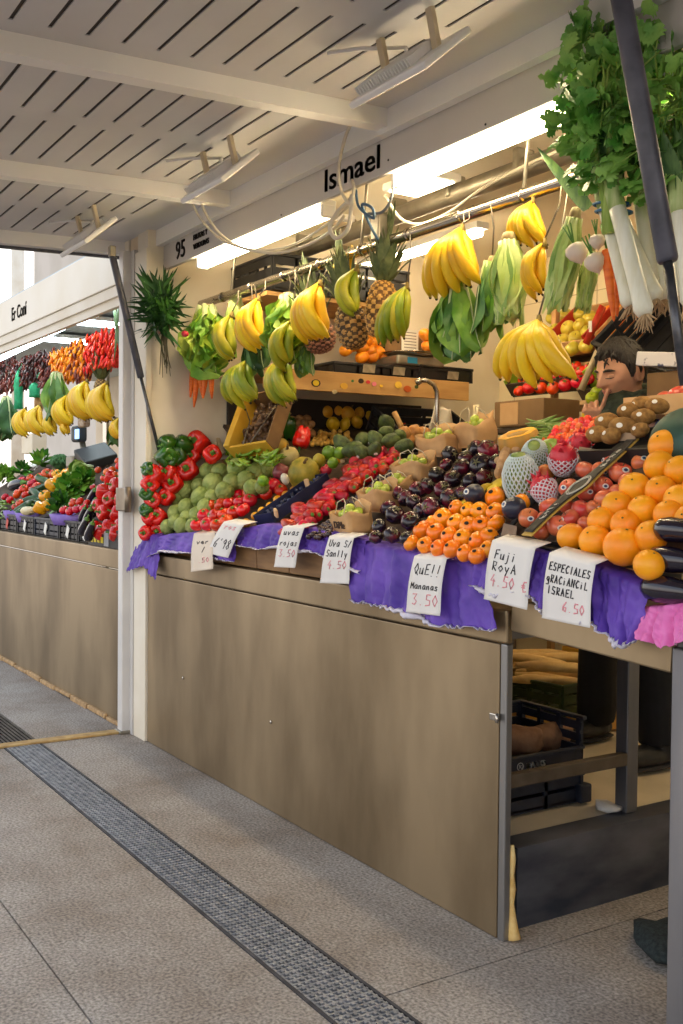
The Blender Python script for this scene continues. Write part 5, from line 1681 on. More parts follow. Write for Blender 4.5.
def leeks(label, shafts, Y, rpx, band=True):
    p0 = at(*shafts[0][1], Y=Y)
    rt = empty('leek_bunch', label, 'leeks', (0, 0, 0), (0, 0, 0), 'leek bunches')
    k = depth(p0) / F
    for i, (a, b, c, dy) in enumerate(shafts):
        leek(rt, at(*a, Y=Y + dy), at(*b, Y=Y + dy), at(*c, Y=Y + dy), rpx * k)
    q0 = at(*shafts[0][1], Y=Y); g = G(); g.tube([q0, (q0.x, (q0.y + RY) / 2, RZ - .02), (q0.x, RY - .018, RZ), (q0.x, RY, RZ + .02)], .0028, 5); g.build('hook', M_HOOK, rt)
    if band:
        for (x0, y0, x1, y1) in band:
            u, v = at(x0, y0, Y=Y), at(x1, y1, Y=Y)
            m_ = (u + v) / 2; w_ = (v - u).length / 2
            g = G()
            pts = [m_ + (v - u) / 2 * math.cos(t * PI / 8) + Vector((0, w_ * .75 * math.sin(t * PI / 8), 0)) for t in range(17)]
            g.tube(pts, .004, 6); g.build('rubber_band', M_BAND, rt)
    return rt
leeks('nearest bunch of long white leeks with blue bands and hairy roots', [((596, 138), (603, 195), (631, 306), 0.0), ((612, 140), (614, 195), (645, 315), -.03), ((606, 145), (612, 200), (656, 300), .035)], 1.99, 8.5, [(597, 206, 627, 203), (599, 213, 629, 211)])
leeks('second bunch of white leeks partly behind the black gas strut', [((636, 140), (640, 190), (651, 285), 0), ((650, 140), (654, 200), (664, 300), .03)], 2.06, 8, False)
leeks('third bunch of white leeks at the right edge of the picture', [((676, 150), (678, 200), (690, 305), 0), ((690, 150), (695, 200), (708, 300), .03), ((668, 160), (670, 205), (680, 296), .04)], 2.0, 8.5, False)
g = G(); a, b = at(539, 150, Y=2.03), at(588, 208, Y=2.03)
leaf(g, b, (a - b), Vector((0, .4, 1)), (a - b).length, .035, .05, .02, True, 0, 1, 2, 8, blunt=.5)
tag(g.build('leek_leaf', [M_LEEKD, M_LEEKG]), 'single dark green leek leaf sticking out left of the celery', 'leaf')

# ---- celery
def celery(label, cx, cy, wpx, hpx, base, Y, n, seed, stalks=5):
    c = at(cx, cy, Y=Y); k = depth(c) / F
    rng = random.Random(seed)
    rt = empty('celery_bunch', label, 'celery', c, (0, 0, 0), 'celery bunches')
    b = at(*base, Y=Y) - c
    g = G()
    tops = []
    for i in range(stalks):
        e = Vector((rng.uniform(-.30, .30) * wpx * k, rng.uniform(-.05, .05), rng.uniform(-.1, .42) * hpx * k))
        tops.append(e)
        m_ = b.lerp(e, .5) + Vector((rng.uniform(-.02, .02), -.01, 0))
        g.tube([b + Vector((rng.uniform(-.02, .02), 0, 0)), m_, e], [.011, .009, .004], 7)
    g.build('stalks', mat('celery_stalk', rgb(140, 172, 70), rgb(180, 204, 110), 9, .4, stretch=(5, 5, .5)), rt)
    lf, stem = G(), G()
    for i in range(n):
        a = rng.uniform(0, 2 * PI); q = math.sqrt(rng.random())
        p = Vector((math.cos(a) * q * wpx * k * .5, rng.uniform(-.10, .06), math.sin(a) * q * hpx * k * .5))
        out = (p - Vector((0, .12, -.25 * hpx * k))).normalized()
        d = (out + Vector((rng.uniform(-.7, .7), rng.uniform(-.5, .3), rng.uniform(-1.0, .45)))).normalized()
        s = d.cross(Vector((rng.uniform(-.3, .3), -1, rng.uniform(-.2, .6)))).normalized()
        nn = s.cross(d)
        size = rng.uniform(.034, .054)
        # three lobed, toothed leaflets fanning from one stalk
        for q_, sc in ((-0.9, .8), (0, 1.0), (.9, .8)):
            dd = (d * math.cos(q_) + s * math.sin(q_)); ss = (s * math.cos(q_) - d * math.sin(q_))
            L = size * sc
            ol = [(0, 0), (.20, .14), (.34, .46), (.44, .22), (.60, .50), (.68, .18), (.84, .28), (1, 0)]
            mid = [p + dd * (L * x) + nn * (-.10 * L * x * x) for x, _ in ol]
            up_ = [p + dd * (L * x) + ss * (L * y) + nn * (.10 * L * y - .10 * L * x * x) for x, y in ol]
            dn = [p + dd * (L * x) - ss * (L * y) + nn * (.10 * L * y - .10 * L * x * x) for x, y in ol]
            o0 = mid + up_ + dn
            fs = []
            for j in range(7):
                fs.append((j, j + 1, 8 + j + 1, 8 + j)); fs.append((j + 1, j, 16 + j, 16 + j + 1))
            lf.add(o0, fs, 0, True)
        if i % 3 == 0:
            t = tops[i % len(tops)]
            stem.tube([t, t.lerp(p, .5) + Vector((0, -.01, .01)), p], [.0035, .0025, .0015], 5)
    lf.build('leaves', mat('celery_leaf', rgb(80, 150, 56), rgb(158, 204, 100), 14, .4, detail=3, bump=.3, bscale=90), rt)
    stem.build('leaf_stalks', mat('celery_stalk', rgb(140, 172, 70), rgb(180, 204, 110), 9, .4), rt)
    return rt
celery('bushy green celery bunch hanging left of the black gas strut', 604, 108, 82, 160, (612, 232), 1.96, 260, 1)
celery('bushy green celery bunch hanging right of the black gas strut', 664, 112, 92, 176, (672, 250), 2.02, 280, 2)
# ================================================================== INSIDE THE STALL
M_BLK = mat('black_plastic', rgb(24, 24, 27), rgb(36, 36, 40), 20, .45)
M_NVP = mat('navy_plastic', rgb(24, 30, 44), rgb(36, 42, 58), 20, .45)


def crate(name, label, loc, size, rot=(0, 0, 0), mt=None, slots=True, group=None, slat=3, posts=True):
    """ventilated crate: floor, four slatted sides, corner posts; local origin at the floor's centre"""
    W, D, H = size
    mt = mt or M_BLK
    rt = empty(name, label, 'crate', loc, rot, group)
    g = G(); g.box((0, 0, .006), (W, D, .012))
    for k in range(7):
        g.box((-W / 2 + W * (k + .5) / 7, 0, .013), (.012, D * .96, .006))
    g.build('crate_floor', mt, rt)
    for s, nm in ((-1, 0), (1, 0)):
        g = G()
        hh = H / (slat * 1.35)
        for k in range(slat):
            z = H * (k + .5) / slat
            g.box((0, s * (D / 2 - .005), z), (W, .010, hh)); 
        for k in range(6):
            g.box((-W / 2 + W * k / 5, s * (D / 2 - .006), H / 2), (.014, .012, H))
        g.box((0, s * D / 2, H - .006), (W + .012, .018, .014), bev=.003)
        g.build('long_side', mt, rt)
        g = G()
        for k in range(slat):
            z = H * (k + .5) / slat
            g.box((s * (W / 2 - .005), 0, z), (.010, D, hh))
        for k in range(4):
            g.box((s * (W / 2 - .006), -D / 2 + D * k / 3, H / 2), (.012, .014, H))
        g.box((s * W / 2, 0, H - .006), (.018, D + .012, .014), bev=.003)
        g.build('short_side', mt, rt)
    return rt


# ---- long shelf along the left wall with stickers on its edge
SX = -4.28
g = G()
a, b = at(300, 371, X=SX), at(468, 381, X=SX)
c, d = at(300, 391, X=SX), at(468, 400, X=SX)
z1, z0 = (a.z + b.z) / 2, (c.z + d.z) / 2
ys, ye = 2.28, b.y
rt = empty('wall_shelf', 'plain plywood shelf along the left wall, its edge dotted with small stickers', 'shelf', (SX, ys, z0))
g.box((-.225, (ye - ys) / 2, z1 - z0 - .02), (.45, ye - ys, .02)); g.build('shelf_top', M_PLY, rt)
g = G(); g.box((0, (ye - ys) / 2, (z1 - z0) / 2), (.02, ye - ys, z1 - z0), bev=.003); g.build('edge_board', M_PLY, rt)
stk = [((316, 383), .026, rgb(40, 34, 24)), ((316, 383), .018, rgb(232, 200, 40)), ((344, 386), .022, rgb(224, 176, 60)), ((361, 381), .016, rgb(60, 40, 30)), ((368, 382), .013, rgb(224, 60, 70)), ((374, 384), .014, rgb(232, 130, 150)), ((381, 386), .010, rgb(236, 190, 50)), ((398, 385), .022, rgb(238, 196, 70)), ((407, 389), .024, rgb(206, 96, 40)), ((416, 387), .012, rgb(60, 84, 40)), ((334, 392), .016, rgb(216, 196, 150)), ((352, 381), .008, rgb(60, 120, 60))]
for k, ((px, py), r, cc) in enumerate(stk):
    p = at(px, py, X=SX + .012)
    g = G(); n = 10
    vs = [Vector((.0, r * math.cos(2 * PI * j / n), r * (.8 if k % 2 else .7) * math.sin(2 * PI * j / n))) for j in range(n)]
    vs += [v - Vector((.002, 0, 0)) for v in vs]
    g.add(vs, [tuple(range(n)), tuple(range(2 * n - 1, n - 1, -1))] + [(j, n + j, n + (j + 1) % n, (j + 1) % n) for j in range(n)], 0, False)
    o = g.build('edge_sticker', mat('sticker_%d' % k, cc, rough=.5), rt); o.location = Vector((SX + .012 + .0006 * k, p.y, p.z)) - Vector(rt.location)
zs = z1
# things on the shelf
def on_shelf(px, py):
    return at(px, py, X=SX - .06)
p = at(366, 372, X=SX - .05)
crate('fruit_tray_crate', 'black tray of fruit on the plywood shelf at left of the scale', (SX - .17, at(372, 372, X=SX).y, zs), (.30, .42, .055), slat=1)
crate('fruit_tray_crate', 'black tray of fruit on the plywood shelf right of the scale', (SX - .17, at(425, 372, X=SX).y, zs), (.30, .40, .06), slat=1)
crate('fruit_tray_crate', 'black tray of fruit at the far right end of the plywood shelf', (SX - .17, at(455, 372, X=SX).y - .05, zs), (.30, .36, .075), rot=(0, 0, .06), slat=1)
for k, (px, py) in enumerate(((400, 372), (409, 371), (417, 373), (430, 369), (441, 372), (451, 370), (387, 373), (376, 372))):
    q = at(px, py, X=SX - .12); tomato_k.put((q.x, q.y, zs + .045), (.4, .3, 0), 1.0, 'tomato in the black trays on the plywood shelf, %s along' % ORD[k + 1], 'tomatoes on the shelf')
for k, px in enumerate((368, 398, 452)):
    q = at(px, 368, X=SX + .002)
    g = G(); g.box((0, 0, 0), (.003, .07, .04), rot=(0, .2, 0)); o = g.build('price_card', mat('grey_price_card', rgb(178, 164, 138), rgb(150, 138, 116), 30, .6)); o.location = (SX + .012, q.y, zs + .028)
    tag(o, 'small grey price card leaning on the black shelf tray, %s along the shelf' % ORD[k + 1], 'card')
# counter scale
q = at(408, 360, X=SX - .12)
rt = empty('kitchen_scale', 'steel weighing scale standing on the plywood shelf', 'scale', (q.x, q.y, zs + .06))
g = G(); g.box((0, 0, .03), (.24, .30, .05), bev=.012); g.build('scale_body', M_GALV, rt)
g = G(); g.lathe([(.05, .055), (.13, .06), (.16, .075), (.162, .078), (.13, .068), (.02, .062)], 20); g.build('pan', M_CHROME, rt)
g = G(); g.box((.122, -.06, .03), (.004, .06, .03)); g.build('blue_label', mat('blue_label', rgb(40, 130, 170), rough=.5), rt)
# cardboard, orange sack, notice
q = at(398, 348, X=-4.62)
g = G(); g.box((0, 0, 0), (.16, .42, .26), bev=.006); g.box((.082, 0, .10), (.004, .40, .02)); o = g.build('cardboard_box', mat('brown_carton', rgb(122, 92, 58), rgb(140, 108, 70), 6, .8)); o.location = (-4.62, q.y, zs + .14); tag(o, 'brown cardboard box behind the scale on the plywood shelf', 'box')
q = at(411, 341, X=-4.52)
g = G(); g.box((0, 0, 0), (.004, .11, .12)); 
for k in range(6): g.box((.003, 0, .045 - k * .016), (.001, .08, .004), m=1)
o = g.build('paper_notice', [M_STICK, mat('notice_print', rgb(120, 116, 110), rough=.7)]); o.location = (-4.53, q.y, q.z); tag(o, 'white printed notice on the brown cardboard box', 'notice')
for k, (px, py) in enumerate(((352, 346), (362, 348), (370, 350), (378, 352), (366, 340), (356, 338), (374, 342), (346, 350), (372, 356), (362, 357), (384, 357), (425, 335), (432, 340), (428, 346), (436, 347))):
    q = at(px, py, X=-4.45); mandarin_k.put((q.x, q.y, max(q.z, zs + .05)), (rnd(0, 1), 0, rnd(0, 3)), 1.05, 'orange mandarin on the shelf behind the pineapples, %s from the left' % ORD[k + 1], 'mandarins on the shelf')

# black crates above, near the ceiling
for k, (px, py, X, lb) in enumerate(((222, 290, -4.55, 'empty black plastic crate stacked high by the left wall behind the rail'), (285, 290, -4.40, 'black plastic crate high behind the curly lettuce'))):
    q = at(px, py, X=X)
    crate('plastic_crate', lb, (-4.50, 2.52 + .40 * k, 2.165), (.42, .38, .17), (0, 0, 0), slat=3)
g = G(); g.box((-4.52, 2.72, 2.15), (.42, .82, .02)); 
o = g.build('high_shelf', M_PLY); tag(o, 'narrow high shelf carrying the black crates by the left wall', 'shelf')

# ---- lower tier along the left wall: walnuts, melons, potatoes
def plane_left(x, z, deg, lift=0.0):
    a = math.radians(deg)
    n = Vector((math.sin(a), 0, math.cos(a)))
    return (Vector((x, 0, z)) + n * lift, n)
PW = lambda l=0: plane_left(-4.22, 1.30, 30, l)
g = G()
c0 = Vector((-4.45, 2.85, 1.43))
g.box((-4.44, 2.88, 1.415), (.50, 1.25, .016), rot=(0, math.radians(30), 0))
g.box((-4.22, 2.88, 1.27), (.02, 1.25, .12))
o = g.build('display_board', M_BOARD); tag(o, 'dark tilted board along the left wall under walnuts and melons', 'board')
q = G()
for y in (2.32, 3.44):
    q.box((-4.24, y, .72), (.04, .04, 1.0)); q.box((-4.60, y, .85), (.04, .04, 1.25))
q.build('legs', M_BOARD, o)
g = G(); g.box((-4.70, 2.9, 1.55), (.02, 1.2, .3)); tag(g.build('backing_board', M_DARK), 'dark backing behind the walnuts and melons', 'board')
def packl(kind, poly, lift, r, label, group, **k):
    return pack(kind, poly, PW(lift), r, label, group, **k)
def pack_list(kind, pts, lift, r_ref, label, group, tol=7):
    for (p, i, j) in rows_of(pts, tol):
        c = at(p[0], p[1], plane=PW(lift))
        s = p[2] * depth(c) / F / r_ref
        kind.put(c, (rnd(0, 1.4), rnd(-.4, .8), rnd(0, 3)), s, label % (ORD[i], ORD[j]), group)
wn = []
for r_, y in enumerate((434, 429, 424, 419, 414, 409, 404)):
    for c_ in range(7 - (r_ % 2)):
        wn.append((268 + c_ * 7.2 + (3.6 if r_ % 2 else 0) + rnd(-1, 1), y + rnd(-1, 1), 4.2))
for (x, y, r) in wn:
    c = at(x, y, plane=PW(.03)); walnut_k.put(c, (rnd(0, 3), rnd(0, 3), 0), r * depth(c) / F / .0185, 'round brown walnut in the heap behind the upright green pepper', 'walnuts')
pack_list(ymelon_k, [(324, 401, 9.5), (342, 401, 8), (335, 411, 8), (347, 414, 8), (357, 413, 7.5), (326, 412, 7)], .05, .045, 'round yellow melon under the plywood shelf, %s row up, %s from the left', 'yellow melons')
pack_list(lemon_k, [(333, 424, 7), (345, 424, 5.5), (357, 422, 6), (367, 416, 6), (375, 420, 6), (371, 409, 5)], .04, .034, 'bright lemon in front of the yellow melons, %s row up, %s from the left', 'lemons', 5)
for k in range(42):
    x = rnd(312, 350); y = rnd(433, 445) - (x - 312) * .10
    c = at(x, y, plane=PW(.02)); potato_k.put(c, (rnd(0, 3), rnd(0, 3), 0), rnd(.7, 1.0), 'small yellow potato in the heap in front of the lemons', 'small potatoes')
for k, (x, y, lb) in enumerate(((393, 417, 'tomato in the black crate right of the avocados, upper one'), (400, 424, 'tomato in the black crate right of the avocados, lower one'), (395, 430, 'tomato in the black crate right of the avocados, beside the wooden slat'), (387, 413, 'tomato in the black crate right of the avocados, leftmost one'))):
    c = at(x, y, plane=PW(.03)); tomato_k.put(c, (.4, .4, 0), 1.0, lb, 'tomatoes right of the avocados')
crate('plastic_crate', 'black plastic crate behind the lemons under the plywood shelf', (-4.30, 3.22, 1.46), (.34, .50, .13), (0, .5, 0))
for k, (x, y) in enumerate(((414, 432), (408, 440), (418, 441), (424, 434), (404, 434))):
    c = at(x, y, X=-3.9); o = onion_k.put(c, (rnd(-.4, .4), rnd(-.4, .4), 0), 1.0, 'brown onion beside the metal tap, %s from the front' % ORD[k + 1], 'onions by the tap')
crate('onion_crate', 'dark crate with onions beside the metal tap', (-3.93, at(414, 440, X=-3.9).y + .03, 1.27), (.26, .44, .12), (0, .15, 0))
g = G(); a, b = at(394, 412, X=-4.0), at(406, 436, X=-3.95)
g.tube([a, b], .014, 4); tag(g.build('wooden_stick', M_PLY), 'leaning wooden slat in front of the black crate of tomatoes', 'slat')
# tilted yellow box of dried goods on the far left
rt = empty('display_box', 'yellow and brown cardboard box tipped forward, left of the walnuts, with clear bags inside', 'box')
_p0, _p1, _p2 = at(229, 447, Y=2.12), at(266, 441, Y=2.21), at(211, 402, Y=2.17)
_u = (_p1 - _p0); W_ = _u.length; _u.normalize()
_v = (_p2 - _p0); _v -= _u * _v.dot(_u); D_ = _v.length; _v.normalize(); _w = _u.cross(_v); H_ = .085
_o = _p0 + _u * W_ / 2 + _v * D_ / 2 - _w * H_
rt.matrix_world = Matrix(((_u.x, _v.x, _w.x, _o.x), (_u.y, _v.y, _w.y, _o.y), (_u.z, _v.z, _w.z, _o.z), (0, 0, 0, 1)))
M_YBOX = mat('yellow_box_card', rgb(204, 156, 36), rgb(220, 176, 60), 8, .6)
M_BBOX = mat('inner_card', rgb(112, 82, 50), rgb(134, 102, 66), 8, .8)
g = G()
g.box((0, 0, 0), (W_, D_, .008)); g.box((W_ / 2, 0, H_ / 2), (.006, D_, H_)); g.box((0, D_ / 2, H_ / 2), (W_, .006, H_)); g.build('carton', M_BBOX, rt)
g = G(); g.box((-W_ / 2 - .012, 0, H_ / 2 + .006), (.034, D_, H_ + .012), bev=.004); g.box((0, -D_ / 2, H_ / 2), (W_, .012, H_)); g.build('printed_side', M_YBOX, rt)
g = G()
for k in range(70):
    g.ball((rnd(-.42, .42) * W_, rnd(-.42, .42) * D_, rnd(.012, .045)), (.022, .012, .010), 6, 4, rot=(rnd(0, 3), rnd(0, 3), rnd(0, 3)))
o = g.build('dried_fruit', mat('dried_fruit', rgb(84, 60, 44), rgb(120, 92, 68), 40, .5), rt); o['kind'] = 'stuff'
g = G()
for s in (-1, 1):
    g.tube([(s * .02, -D_ / 2, H_ + .004), (s * .05, 0, H_ * .8), (s * .14, D_ / 2, H_ + .004)], .003, 5)
g.build('wire_divider', M_HOOK, rt)
g = G(); a = at(212, 440, Y=2.28); g.box((0, 0, 0), (.02, .02, .30), rot=(.1, -.45, 0)); o = g.build('wooden_stick', mat('pale_slat', rgb(206, 186, 150), rough=.7)); o.location = at(214, 428, Y=2.26); tag(o, 'pale slat propping the tipped yellow box beside the red peppers', 'slat')
# metal tap
X_ = -3.85
pts = [at(437, 440, X=X_), at(437, 405, X=X_), at(437, 392, X=X_), at(434, 385, X=X_), at(428, 381, X=X_), at(421, 380, X=X_)]
pts[0].z = 1.22
g = G(); g.tube(pts, .011, 10); g.tube([pts[-1], pts[-1] + Vector((-.01, -.02, -.015))], .015, 10)
tag(g.build('tap', M_CHROME), 'tall bent chrome tap standing behind the paper bags', 'tap')
g = G(); g.box((-3.9, pts[0].y + .1, .72), (.35, .6, 1.0), bev=.01); tag(g.build('sink_cabinet', M_STEEL_D), 'steel sink cabinet under the chrome tap', 'cabinet')
# small white cloth and plastic bag by the tap
g = G(); c = at(442, 408, X=-4.2)
g.sheet(lambda u, v: c + Vector((.01 * math.sin(9 * u + 3 * v), (u - .5) * .10 * (1 + v), -.14 * v + .008 * math.cos(11 * u))), 10, 8, .003)
tag(g.build('cloth', mat('white_cloth', rgb(214, 204, 186), rough=.9)), 'white cloth hanging below the end of the plywood shelf', 'cloth')
g = G(); c = at(476, 405, X=-4.1)
g.sheet(lambda u, v: c + Vector((.03 * math.sin(6 * u), (u - .5) * (.02 + .13 * v), -.30 * v)), 10, 10, .002)
tag(g.build('plastic_bag', mat('cream_plastic', rgb(232, 218, 180), rough=.4)), 'cream plastic bag hanging behind the farthest kraft bag', 'bag')

# ---- back wall: stepped crates of fruit facing the street
def plane_back(y, z, deg, lift=0.0):
    return plane_of(y, z, deg, lift)
M_RED = mat('red_card', rgb(176, 34, 24), rgb(200, 54, 34), 6, .5)
M_GRC = mat('green_card', rgb(120, 160, 30), rgb(160, 190, 50), 6, .5)
M_PALE = mat('pale_wood', rgb(192, 148, 98), rgb(212, 172, 122), 6, .7)
def fruit_crate(name, label, q, Y, deg, mts, D=.32):
    """q: front lower edge in the photograph, left and right pixel; a shallow tray leaning back"""
    a, b = at(*q[0], Y=Y), at(*q[1], Y=Y)
    W = b.x - a.x; c = (a + b) / 2
    rt = empty(name, label, 'crate', c, (math.radians(deg), 0, 0), 'fruit crates on the back shelves')
    g = G(); g.box((0, D / 2, -.006), (W, D, .012)); g.build('tray_base', mts[1], rt)
    g = G(); g.box((0, 0, .035), (W, .010, .07)); g.build('front_side', mts[0], rt)
    g = G(); g.box((0, D, .04), (W, .010, .08)); g.build('back_side', mts[1], rt)
    for s in (-1, 1):
        g = G(); g.box((s * W / 2, D / 2, .045), (.012, D, .09)); g.build('end_side', mts[2], rt)
    return rt
YC = 3.62
fruit_crate('fruit_crate', 'dark tray of red tomatoes on the back shelf under the lowest bananas', ((512, 396), (591, 387)), YC, 38, (M_BOARD, M_BOARD, M_GRC))
PT = lambda l: plane_back(YC, at(550, 392, Y=YC).z, 38, l)
place_list(tomato_k, [(519, 391, 6), (529, 388, 7), (541, 388, 7), (553, 388, 7), (565, 385, 7), (577, 382, 7), (523, 380, 6), (534, 378, 6), (546, 379, 6), (557, 376, 7), (569, 374, 7), (581, 372, 7), (588, 379, 7), (589, 368, 6), (576, 366, 6), (562, 368, 6)], PT(.05), .031, 'orange red tomato in the back tray, %s row up, %s from the left', 'tomatoes in the back tray', 6, (.3, 1.2))
YD = 3.75
fruit_crate('fruit_crate', 'tray of yellow apples on the upper back shelf behind the bananas', ((548, 358), (590, 350)), YD, 40, (M_PALE, M_PALE, M_RED))
PY = lambda l: plane_back(YD, at(570, 354, Y=YD).z, 40, l)
place_list(yellow_apple_k, [(562, 341, 8), (576, 338, 8), (555, 330, 7), (568, 328, 8), (580, 325, 8), (552, 318, 7), (566, 316, 8), (580, 314, 8), (588, 332, 8), (590, 318, 8), (572, 349, 8), (586, 346, 8)], PY(.05), .036, 'yellow apple in the upper back tray, %s row up, %s from the left', 'yellow apples in the back tray', 6)
fruit_crate('fruit_crate', 'tray of oranges on the upper back shelf above the vendor', ((603, 349), (652, 342)), YD, 40, (M_PALE, M_PALE, M_PALE))
PO2 = lambda l: plane_back(YD, at(627, 346, Y=YD).z, 40, l)
place_list(mandarin_k, [(612, 335, 8), (627, 334, 8), (642, 332, 8), (617, 321, 8), (632, 319, 8), (610, 310, 7), (624, 308, 8), (640, 318, 7)], PO2(.05), .036, 'small orange in the tray above the vendor, %s row up, %s from the left', 'oranges above the vendor', 6)
fruit_crate('fruit_crate', 'tray of green apples on the back shelf left of the vendor', ((584, 405), (668, 392)), YC, 38, (M_BOARD, M_BOARD, M_PALE))
PG = lambda l: plane_back(YC, at(620, 400, Y=YC).z, 38, l)
place_list(green_apple_k, [(592, 383, 7), (594, 372, 7), (597, 392, 7), (640, 353, 7), (646, 365, 7), (638, 360, 6), (650, 376, 7), (658, 365, 7), (592, 398, 7), (604, 388, 7), (652, 388, 7), (662, 378, 7)], PG(.06), .036, 'green apple on the back shelf beside the vendor, %s row up, %s from the left', 'green apples beside the vendor', 6)
# red edge strip and pale post between the trays
g = G(); a, b = at(586, 344, Y=3.5), at(603, 306, Y=3.55); g.tube([a, b], .022, 4, flat=.4); o = g.build('edge_label', M_RED)
tag(o, 'red edge strip with small white print between yellow apples and oranges', 'label strip')
g = G(); mid = a.lerp(b, .45); g.box(mid + Vector((0, -.022, 0)), (.02, .003, .05)); g.build('print', M_STICK, o)
g = G(); a, b = at(581, 390, Y=3.45), at(601, 344, Y=3.5); g.tube([a, b], .02, 4, flat=.5); tag(g.build('wooden_stick', mat('pale_slat', rgb(206, 186, 150), rough=.7)), 'pale slanting slat just left of the vendor head', 'slat')
# the shelves carrying them
g = G()
zt = at(550, 394, Y=YC).z
g.box((-3.3, YC + .13, zt - .06), (1.5, .34, .02)); g.box((-3.3, YD + .13, at(590, 354, Y=YD).z - .05), (1.5, .30, .02))
for x in (-4.02, -2.58):
    g.box((x, YC + .25, 1.2), (.03, .03, 2.0))
tag(g.build('back_shelf', M_PALE), 'stepped wooden shelf against the back wall carrying fruit trays', 'shelf')
# brown box and dark tray edge in front
g = G(); a, b = at(512, 420, Y=3.3), at(562, 408, Y=3.3); g.box((0, 0, 0), (b.x - a.x, .22, .12), bev=.005); g.box((-.06, -.112, 0), (.12, .003, .10), m=1); o = g.build('cardboard_box', [mat('brown_carton', rgb(122, 92, 58), rgb(140, 108, 70), 6, .8), M_PALE]); o.location = (a + b) / 2; tag(o, 'brown cardboard box below the tray of red tomatoes', 'box')
g = G(); g.box((0, 0, 0), (.95, .34, .02)); o = g.build('low_shelf', M_BOARD); o.location = ((a.x + b.x) / 2 + .2, 3.35, (a.z + b.z) / 2 - .075); tag(o, 'low dark shelf under the brown cardboard box', 'shelf')
q = G()
for x in (-.45, .45): q.box((x, 0, -.70), (.03, .03, 1.38))
q.build('legs', M_BOARD, o)
place_list(lemon_k, [(597, 412, 6), (588, 416, 6), (604, 418, 6)], plane_of(3.2, at(597, 415, Y=3.2).z, 20), .034, 'lemon below the vendor hand, %s row up, %s from the left', 'lemons below the vendor', 5)

# black crate tilted at the right with onions, lace cloth
cz = at(684, 352, Y=3.42)
crate('plastic_crate', 'tilted black plastic crate behind the leek roots at the right', (cz.x, cz.y, cz.z - .02), (.50, .36, .20), (.9, .35, -.1), slat=5)
g = G(); a, b = at(664, 366, Y=3.0), at(706, 357, Y=3.0)
g.box((a + b) / 2, ((b - a).length + .05, .24, .05), rot=(0, .12, 0), bev=.004)
o = g.build('lace_box', mat('dotted_card', rgb(226, 222, 226), rgb(70, 80, 120), 30, .6, lo=.60, hi=.66)); tag(o, 'white dotted box right of the vendor head', 'box')
g = G(); g.box(((a + b) / 2) + Vector((0, .02, -.12)), ((b - a).length, .22, .16), bev=.004); o = g.build('paper_sack', mat('brown_carton', rgb(122, 92, 58), rgb(140, 108, 70), 6, .8)); tag(o, 'brown carton under the white dotted box', 'carton')
c = at(668, 402, Y=2.62); o = apple_k.put(c, (.4, 0, 2.4), 1.2, 'red apple behind the kiwis at the right of the vendor')
c = at(680, 398, Y=2.62); o = apple_k.put(c, (.4, .5, 2.9), 1.2, 'red apple at the right edge behind the watermelon')

g = G(); g.box((0, 0, 0), (.30, .26, .02)); g.box((0, -.13, .02), (.30, .012, .06)); o = g.build('fruit_tray', M_PALE); o.location = at(676, 412, Y=2.62) + Vector((.04, .02, -.005)); tag(o, 'pale tray of red apples behind the watermelon', 'tray')

# ---- under the counter
XC = -2.45
cy = at(508, 775, X=XC).y
rt = empty('potato_crate', 'black crate holding two big potatoes, upper of the stacked pair under the counter', 'crate', (-2.57, 2.23, .337))
W_, D_, H_ = .30, .50, .16
g = G(); g.box((0, 0, .008), (W_, D_, .014)); g.build('crate_floor', M_NVP, rt)
g = G(); g.box((W_ / 2 - .006, 0, .034), (.012, D_, .060)); g.box((W_ / 2, 0, .066), (.018, D_, .010), bev=.003); g.box((W_ / 2, 0, .012), (.018, D_, .012), bev=.003); g.build('long_side', M_NVP, rt)
g = G()
for k in range(4): g.box((-W_ / 2 + .006, 0, .02 + k * .040), (.010, D_, .026))
for k in range(6): g.box((-W_ / 2 + .006, -D_ / 2 + .012 + k * .095, H_ / 2), (.014, .016, H_))
g.box((-W_ / 2, 0, H_), (.018, D_, .014), bev=.003); g.build('long_side', M_NVP, rt)
for s_ in (-1, 1):
    g = G()
    for k in range(4): g.box((0, s_ * (D_ / 2 - .006), .02 + k * .038), (W_, .010, .026))
    for k in range(4): g.box((-W_ / 2 + .012 + k * .092, s_ * (D_ / 2 - .006), H_ / 2), (.016, .016, H_))
    g.box((0, s_ * D_ / 2, H_), (W_ + .01, .02, .014), bev=.003); g.build('short_side', M_NVP, rt)
rt = crate('lower_crate', 'black crate at the bottom of the pair, standing on the pale platform', (-2.56, 2.22, .232), (.32, .47, .10), mt=M_NVP, slat=2)
g = G(); g.box((.165, .235, .03), (.035, .05, .06), bev=.006); g.build('foot', M_NVP, rt)
o = bpy.data.objects['potato_crate']
lettering('lettering', 'iPARKS', .026, M_STICK, o, Matrix.Translation((.1515, .0, .028)) @ Matrix.Rotation(PI / 2, 4, 'Z') @ Matrix.Rotation(PI / 2, 4, 'X'), 1.0, .0006)
g = G(); g.tube([(.1515, -.025 + .012 * math.cos(t * PI / 8), .038 + .012 * math.sin(t * PI / 8)) for t in range(17)], .0014, 5); g.tube([(.1515, -.028, .032), (.1515, -.028, .044), (.1515, -.020, .041), (.1515, -.026, .038), (.1515, -.020, .032)], .0013, 4); g.build('emblem', M_STICK, o)
M_POT = mat('big_potato', rgb(120, 84, 60), rgb(156, 116, 86), 18, .85, bump=.4)
